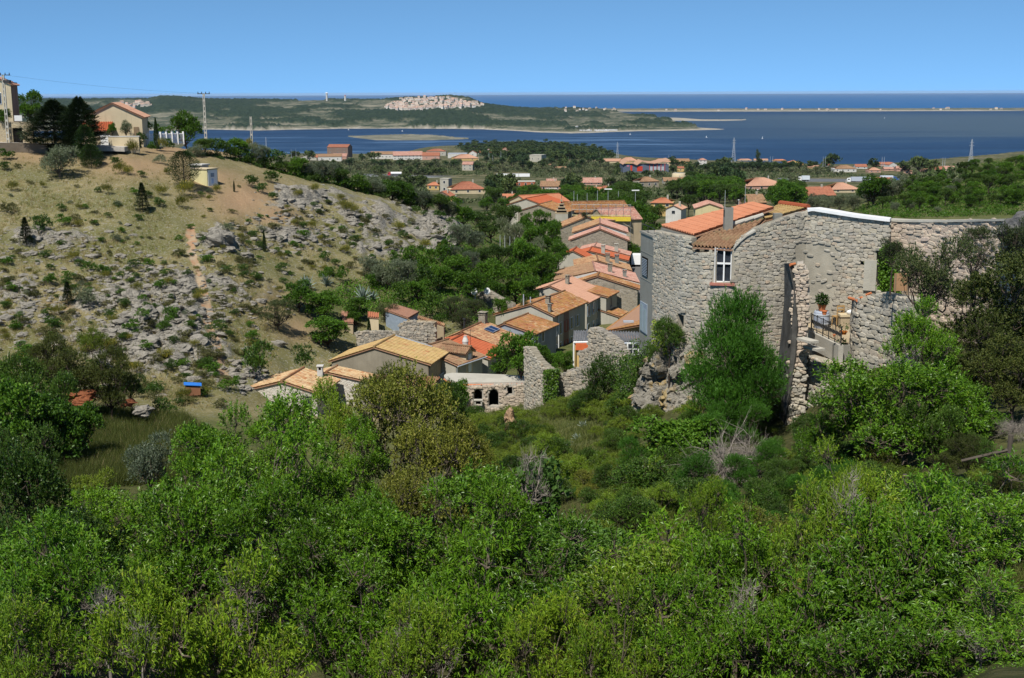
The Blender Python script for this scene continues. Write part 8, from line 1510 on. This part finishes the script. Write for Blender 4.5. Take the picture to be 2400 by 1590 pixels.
grass('foreground_grass', 'long dry grass in the gap between figs and almonds', [(1400, 1340), (1560, 1310), (1660, 1350), (1640, 1460), (1450, 1470)], 2600, 'dry', .55, .012, 8, 45, 12.0, .4)
grass('foreground_green_grass', 'green grass under the almonds', [(0, 1180), (2400, 1180), (2400, 1500), (0, 1500)], 8000, 'mead', .4, .018, 7, 46, 17.0, .45)
grass('slope_grass', 'grass on the slope below the ruined walls', [(1100, 960), (1480, 930), (1480, 1120), (1150, 1120)], 1800, 'mead', .4, .03, 8, 47, 40.0, .45)
# ---------------------------------------------------------------- limestone
ROCK = rock_mat('limestone', (.27, .25, .215)); ROCKL = rock_mat('lichened_limestone', (.27, .25, .21), (.34, .24, .09))
def rockmesh(seed, sub=3, flat=.7, crag=.5):
    V, F = (ICO3 if sub == 3 else ICO2); s = seed*13.7; r = 1+crag*(fbm(V[:, 0]*1.3+s, V[:, 1]*1.3+V[:, 2]*1.9, seed, 4)-.5)*1.6; W_ = V*r[:, None]; q = 6.0; W_ = W_+.10*np.sin(W_*q+s)*crag
    st = np.round(W_[:, 2]*5+fbm(W_[:, 0]*2, W_[:, 1]*2, seed+5, 2)*1.5)/5; W_[:, 2] = W_[:, 2]*.55+st*.45; return W_*np.array([1, 1, flat]), F
RM = [MB().add(*rockmesh(i, 3, .6+.1*(i % 3), .7)).mesh('boulder', ROCK) for i in range(7)]
g9 = np.random.default_rng(9)
def boulder(u, v, rp, label=None, group='boulders of the rocky hillside', desc='grey limestone boulder', sz=None, mat=None):
    p = G(u, v, 60.0); d = math.hypot(p[0], p[1]); s = rp*d/FPX; o = bpy.data.objects.new('boulder', RM[int(g9.integers(7))]); COL.objects.link(o); o.location = p-[0, 0, s*.15]; o.rotation_euler = (g9.normal(0, .25), g9.normal(0, .25), g9.uniform(0, 6.28)); o.scale = (s*g9.uniform(.8, 1.3), s*g9.uniform(.7, 1), s*(sz or g9.uniform(.5, .95))); tag(o, label, 'boulder', group); PLANTS.append((o, desc, u, v, label)); return o
for u, v, r in [(515, 560, 30), (530, 580, 26), (505, 545, 18), (575, 600, 16), (1020, 560, 34), (1050, 570, 26), (985, 555, 26), (1000, 580, 22), (1045, 540, 22), (960, 545, 18), (1070, 555, 16), (310, 690, 18), (322, 720, 14), (295, 745, 16), (345, 735, 26), (375, 735, 22), (315, 740, 20), (265, 780, 16), (250, 800, 14), (350, 800, 22), (415, 830, 26), (400, 850, 22), (430, 815, 20), (465, 800, 22), (480, 815, 18), (440, 895, 22), (460, 890, 14), (330, 830, 16), (290, 820, 14), (430, 900, 14), (150, 700, 14), (130, 720, 14), (40, 730, 16), (30, 660, 8), (300, 625, 12), (285, 635, 9), (475, 630, 10), (515, 640, 9), (520, 690, 9), (580, 720, 8), (450, 705, 12), (100, 660, 8), (610, 640, 10), (540, 525, 10), (650, 560, 14), (700, 555, 14), (730, 560, 16), (760, 545, 12), (720, 505, 14), (700, 480, 16), (680, 470, 14), (740, 490, 12), (820, 500, 18), (830, 520, 14), (860, 505, 12), (900, 560, 18), (880, 580, 16), (920, 585, 14), (870, 600, 12), (800, 570, 12), (770, 520, 12), (940, 530, 14), (350, 985, 14), (375, 1000, 12), (320, 960, 16), (545, 870, 14), (550, 850, 12), (520, 860, 10), (600, 770, 10), (620, 880, 12), (660, 440, 16), (645, 455, 12), (690, 440, 14), (410, 720, 16), (230, 650, 10), (180, 620, 8), (70, 590, 10), (60, 840, 14), (90, 860, 12), (240, 730, 12), (205, 745, 12), (380, 800, 14), (500, 820, 12), (1090, 1035, 0.0)]:
    if r: boulder(u, v, r)
sb = MB(); HR = [(345, 780, 190, 90), (520, 570, 60, 35), (720, 480, 90, 45), (870, 540, 130, 50), (1030, 550, 50, 40), (430, 700, 190, 60), (650, 570, 120, 30), (110, 580, 130, 40), (560, 880, 60, 50), (60, 720, 90, 60), (300, 640, 150, 40), (640, 530, 80, 30)]
U, V = [], []
for a, b, c, e in HR: n = int(c*e/24); U.append(g9.normal(a, c*.6, n)); V.append(g9.normal(b, e*.6, n))
U, V = np.concatenate(U), np.concatenate(V); ok = (U > -20) & (V > 400) & (V < 960) & (U < 1080); U, V = U[ok], V[ok]; p = G(U, V, 95.0); rv = [rockmesh(40+i, 2, .65, .7) for i in range(6)]
for i, q in enumerate(p):
    s = float(np.clip(g9.lognormal(-1.85, .6), .07, .6)); a = g9.uniform(0, 6.28); W_, F = rv[i % 6]; c, s_ = math.cos(a), math.sin(a); M_ = np.array([[c, -s_, 0], [s_, c, 0], [0, 0, 1]]); sb.add((W_*np.array([1.25, .85, g9.uniform(.5, .9)])*s)@M_.T+q, F)
tag(sb.build('scree', ROCK), 'countless grey limestone stones strewn over the rocky hillside', 'rocks', None, 'stuff')
# cliff under the rampart
def crag(label, u, v, d, rx, rz, seed, mat=ROCKL, depth=1.6):
    V_, F = rockmesh(seed, 3, 1, .8); p = P(u, v, d); s = d/FPX; t = MB().add(V_*np.array([rx*s, depth, rz*s]), F); o = t.build('rock_outcrop', mat, None, False, p); return tag(o, label, 'rock', 'rock outcrops under the rampart')
# the cliff the rampart stands on: one broken rock face
cl = Path([(1508, 60.6), (1545, 59.0), (1570, 58.6), (1600, 57.6), (1640, 56.9), (1680, 57.4)]); nq, nz = 150, 110
qq = np.linspace(0, cl.L, nq); zz = np.linspace(81.5, 1, nz); uu = np.interp(qq, cl.cum, cl.us); _, ztop = cl.pix(uu, np.interp(uu, [1508, 1530, 1545, 1562, 1575, 1590, 1630, 1660, 1680], [850, 828, 815, 822, 850, 818, 806, 812, 840])); ztop = ztop+(fbm(qq*2.2, qq*0, 81, 4)-.5)*.9
T = np.linspace(0, 1, nz)[None]; ZZ = 81.5+(ztop[:, None]-81.5)*T; QQ = np.broadcast_to(qq[:, None], ZZ.shape); xy = cl.xy(qq); _, nn = cl.frame(qq); UU = np.broadcast_to(uu[:, None], ZZ.shape)
w1 = fbm(QQ*.9+ZZ*.25, ZZ*.7, 82, 5); cr = np.abs(2*fbm(QQ*1.5+.5*ZZ, ZZ*.55, 83, 4)-1); st_ = np.round(fbm(QQ*1.1, ZZ*1.4, 84, 3)*7)/7
off = .25+(w1-.5)*1.5+(st_-.5)*1.1-np.exp(-(cr/.07)**2)*.35-np.exp(-((UU-1576)/7)**2)*1.3*sstep(.15, .5, T)+(1-T)*.9-sstep(.93, 1, T)*.8
X_ = xy[:, None, 0]+nn[:, None, 0]*off; Y_ = xy[:, None, 1]+nn[:, None, 1]*off; o_c = P(1600, 900, 57.5); V_ = np.stack([X_, Y_, ZZ], -1).reshape(-1, 3)-o_c; ii = np.arange(nq-1)[:, None]*nz; jj = np.arange(nz-1)[None]
m = MB().add(V_, np.stack([ii+jj, ii+nz+jj, ii+nz+jj+1, ii+jj+1], -1).reshape(-1, 4)); tp_ = V_.reshape(nq, nz, 3)[:, -1]; bk = tp_-np.stack([nn[:, 0]*1.6, nn[:, 1]*1.6, np.zeros(nq)], -1); bb = bk*[1, 1, 0]+[0, 0, 81.0-o_c[2]]; m2 = np.concatenate([tp_, bk, bb]); k_ = np.arange(nq-1)
m.add(m2, np.concatenate([np.stack([k_, k_+1, nq+k_+1, nq+k_], -1), np.stack([nq+k_, nq+k_+1, 2*nq+k_+1, 2*nq+k_], -1)])); t = m.build('rock_cliff', ROCKL, None, False, o_c); tag(t, 'pale broken cliff with a dark cleft and yellow lichen under the rampart house', 'rock')
crag('small leaning grey rock beside the ivy column', 1466, 930, 63.5, 13, 32, 65, ROCK, .5); pass
crag('dark grey rock at the right edge beside the cream wall end', 2392, 550, 50.5, 30, 36, 67, rock_mat('dark_limestone', (.15, .145, .14))); crag('reddish rock on the slope under the arches', 1195, 985, 72, 16, 26, 68, rock_mat('ochre_rock', (.42, .28, .17)), .8); crag('pale stone on the slope left of the agaves', 1115, 1045, 62, 10, 8, 69, ROCK, .5)
crag('red earth bank showing under the brown thicket', 190, 935, 90.5, 34, 15, 70, rock_mat('red_earth', (.26, .095, .045)), 1.2); crag('small red earth scar at the right of the meadow bank', 300, 945, 91, 14, 7, 71, rock_mat('red_earth', (.26, .095, .045)), .8); crag('pale rocks at the upper edge of the meadow', 335, 965, 90, 24, 14, 72, ROCK, .8)
# ivy on the walls
def ivy(name, label, quads, n, ll, lw, seed, lm='ivy', thick=.25):
    g = np.random.default_rng(seed); P_, D_ = [], []; ar = []
    for (A, B, C, D) in quads: ar.append(np.linalg.norm(np.cross(np.subtract(B, A), np.subtract(D, A))))
    for q, k in zip(quads, np.array(ar)/sum(ar)):
        A, B, C, D = map(np.array, q); m = int(n*k); s, t = g.random((m, 1)), g.random((m, 1)); p = (A*(1-s)+B*s)*(1-t)+(D*(1-s)+C*s)*t; nn = np.cross(B-A, D-A); nn = nn/np.linalg.norm(nn); nn = nn if nn@(-A[:3]+CAM) > 0 else -nn; w = thick*(.3+fbm(p[:, 0]*2.2+p[:, 1]*1.7, p[:, 2]*2.2, seed)[:, None]*1.5)
        P_.append(p+nn*g.random((m, 1))*w+g.normal(0, .05, (m, 3))); D_.append(nn*.5+g.normal(0, .6, (m, 3))+[0, 0, -.35])
    p = np.vstack(P_); o = p.mean(0); ob = leaves(p-o, np.vstack(D_), ll, lw, g, .2).build(name, LM[lm]); ob.location = o; return tag(ob, label, 'ivy', 'ivy on the old walls')
q = lambda *a: [P(*x) for x in a]
ivy('ivy', 'ivy wrapped column between the two ruined wall pieces', [q((1276, 868, 83.6), (1310, 866, 83.4), (1308, 960, 82.8), (1274, 955, 83.2)), q((1276, 868, 84.6), (1310, 866, 84.6), (1310, 866, 83.4), (1276, 868, 83.6))], 2600, .13, .12, 1, 'ivy', .3)
m = MB(); t = thing('wall_stump', 'squared wall stump hidden under the ivy column', 'wall', P(1292, 955, 83.9)); m.box((-.48, 0, -2), (.48, 1, 2.5)); m.build('core', MORT, t)
ivy('ivy', 'green ivy curtain at the doorway of the cream wall', [q((2066, 575, 57.0), (2105, 572, 57.0), (2110, 690, 56.4), (2060, 690, 56.6))], 3200, .10, .085, 2, 'broad', .45)
ivy('ivy', 'thick ivy hanging down the cliff left of the cliff', [q((1470, 850, 66), (1530, 830, 62), (1535, 1000, 60), (1465, 1010, 61)), q((1524, 805, 61.5), (1545, 795, 60), (1540, 870, 60), (1505, 870, 62))], 8000, .10, .085, 3, 'ivy', .9)
ivy('ivy', 'small yellow green creeper climbing the left rampart edge', [q((1535, 745, 59.6), (1552, 760, 59.4), (1575, 830, 58.0), (1525, 830, 60))], 900, .10, .08, 4, 'mastic', .3)
ivy('ivy', 'creeper at the left end of the arched outhouse', [q((1062, 900, 95.6), (1092, 905, 95), (1095, 960, 94.6), (1056, 965, 95.2))], 1500, .15, .12, 5, 'ivy', .4)
# small things near the path
M_dwood = plain('dark_weathered_wood', (.09, .075, .06), .9, .1)
for i, (u, v, h) in enumerate(((2362, 1090, 70), (2116, 1190, 80))):
    p = P(u, v, 28 if i == 0 else 24); s = math.hypot(p[0], p[1])/FPX; t = thing('fence_post', ['weathered fence post with fallen rail beside the path', 'weathered post stub among the almond shoots below the great almond'][i], 'post', p, 0, 'weathered posts near the path'); m = MB(); m.tube([(0, 0, -1.2), (.02, 0, h*s)], [.07, .06], 8); m.build('post', M_dwood, t); m = MB(); m.tube([(0, 0, h*s*.5), (-.9, .3, .0)], [.045, .035], 6); m.build('rail', M_dwood, t)
p = P(2130, 1204, 23); t = thing('white_lattice', 'small white lattice scrap caught among the almond leaves', 'lattice', p, R_(10)); m = MB()
for i in range(5): m.box((-.11+i*.05, -.01, -.08), (-.095+i*.05, .01, .07)); m.box((-.12, -.012, -.08+i*.035), (.12, .008, -.066+i*.035))
m.build('bars', M_wfr, t); m = MB(); m.box((-.13, -.015, .07), (.13, .015, .085)); m.build('rim', M_wfr, t)
# ---------------------------------------------------------------- labels for what was planted in loops
LMK = [('the yellow kiosk', 478, 415), ('the lone hillside cypress', 620, 565), ('the footpath bend', 480, 765), ('the bare earth patch', 600, 480), ('the big silvery olive bush', 140, 380), ('the dark cedars', 145, 300), ('the picket fence', 385, 318), ('the tall ladder pole', 483, 290), ('the slim concrete pole', 590, 315), ('the blue tarpaulin', 450, 912), ('the white stone house', 640, 930), ('the grey barn', 880, 840), ('the garden shed', 945, 730), ('the stone hut', 1150, 705), ('the pink tiled house', 1320, 690), ('the small grey gable', 1345, 600), ('the white gabled house', 1406, 545), ('the scaffolded house', 1420, 505), ('the louvred stack', 1315, 485), ('the square grey tower', 1041, 436), ('the brick mill', 790, 355), ('the winery', 955, 364), ('the ochre hall', 1092, 370), ('the road train', 1197, 412), ('the grey waterworks', 1255, 372), ('the fire station', 1510, 390), ('the round tank', 1591, 414), ('the buff farmhouse', 1520, 430), ('the cream gable', 1662, 495), ('the sports hall', 1797, 432), ('the scarlet roof', 1925, 450), ('the silver blue lorry', 2010, 422), ('the pink terrace', 2205, 398), ('the white coping', 2000, 505), ('the right hand pylon', 2274, 365), ('the cream wall', 2230, 560), ('the ruined wall', 1390, 860), ('the dark arches', 1137, 930), ('the agaves', 1330, 1035), ('the ivy column', 1292, 910), ('the tall crag', 1580, 890), ('the bleached branches', 1700, 1080), ('the dry grass patch', 1530, 1390), ('the fig tree', 1240, 1190), ('the wide almond', 430, 1250), ('the great almond', 2060, 930), ('the bottom centre almond', 1090, 1430), ('the meadow', 300, 1030), ('the big crag outcrop', 1030, 550), ('the rocky ledges', 340, 770), ('the split boulder', 518, 562), ('the top headland cottage', 1184, 352), ('the headland pylon', 1447, 355), ('the far left boulders', 40, 690)]
ORD = ['nearest', 'second nearest', 'third nearest', 'fourth nearest', 'fifth nearest', 'sixth nearest', 'seventh nearest', 'eighth nearest', 'ninth nearest', 'tenth nearest', 'eleventh nearest', 'twelfth nearest', 'thirteenth nearest', 'fourteenth nearest', 'fifteenth nearest', 'sixteenth nearest', 'seventeenth nearest', 'eighteenth nearest', 'nineteenth nearest', 'twentieth nearest']
BK = {}
SP = dict(pine_tree='dark pine', broadleaf_tree='leafy green tree', olive_tree='pale olive tree', evergreen_shrub='dark evergreen bush', distant_tree='round green tree', distant_pine='dark pine', distant_olive='grey green olive', mastic_shrub='bright green mastic', terebinth_shrub='yellowish terebinth', feathery_shrub='feathery shrub')
for o, desc, u, v, lab in PLANTS:
    if lab: continue
    nm, a, b = min(LMK, key=lambda q: (q[1]-u)**2+((q[2]-v)*1.6)**2); du, dv = u-a, v-b; rel = ('right of' if du > 0 else 'left of') if abs(du) > abs(dv)*1.4 else ('below' if dv > 0 else 'above')
    base = SP.get(o.name.split('.')[0], desc); BK.setdefault((base, rel, nm), []).append((du*du+dv*dv, o))
for (b, rel, nm), L in BK.items():
    L.sort(key=lambda q: q[0])
    for i, (_, o) in enumerate(L):
        o['label'] = f'{b} {rel} {nm}' if len(L) == 1 else f'{b} {rel} {nm}, {ORD[i] if i < 20 else "outer"} to it' if i < 20 else f'{b} well {rel} {nm}, outer {o.get("group", "plants").split()[0]} {o.get("group", "plants").split()[-1]}'
print('plants', len(PLANTS))
# ---------------------------------------------------------------- air
hz = NB('haze_air'); hz.t.nodes.remove(hz.p); pv_ = hz.n('VolumePrincipled'); pv_.inputs['Color'].default_value = (.62, .78, 1, 1); pv_.inputs['Density'].default_value = HAZE; pv_.inputs['Anisotropy'].default_value = .0
hz.t.links.new(pv_.outputs[0], hz.t.nodes['Material Output'].inputs['Volume'])
m = MB(); m.box((-62000, -300, -8), (62000, 71000, 112)); hb = m.build('haze', hz.m); hb['kind'] = 'stuff'; hb['label'] = 'thin blue sea haze over lagoon and far shore'; hb['category'] = 'haze'
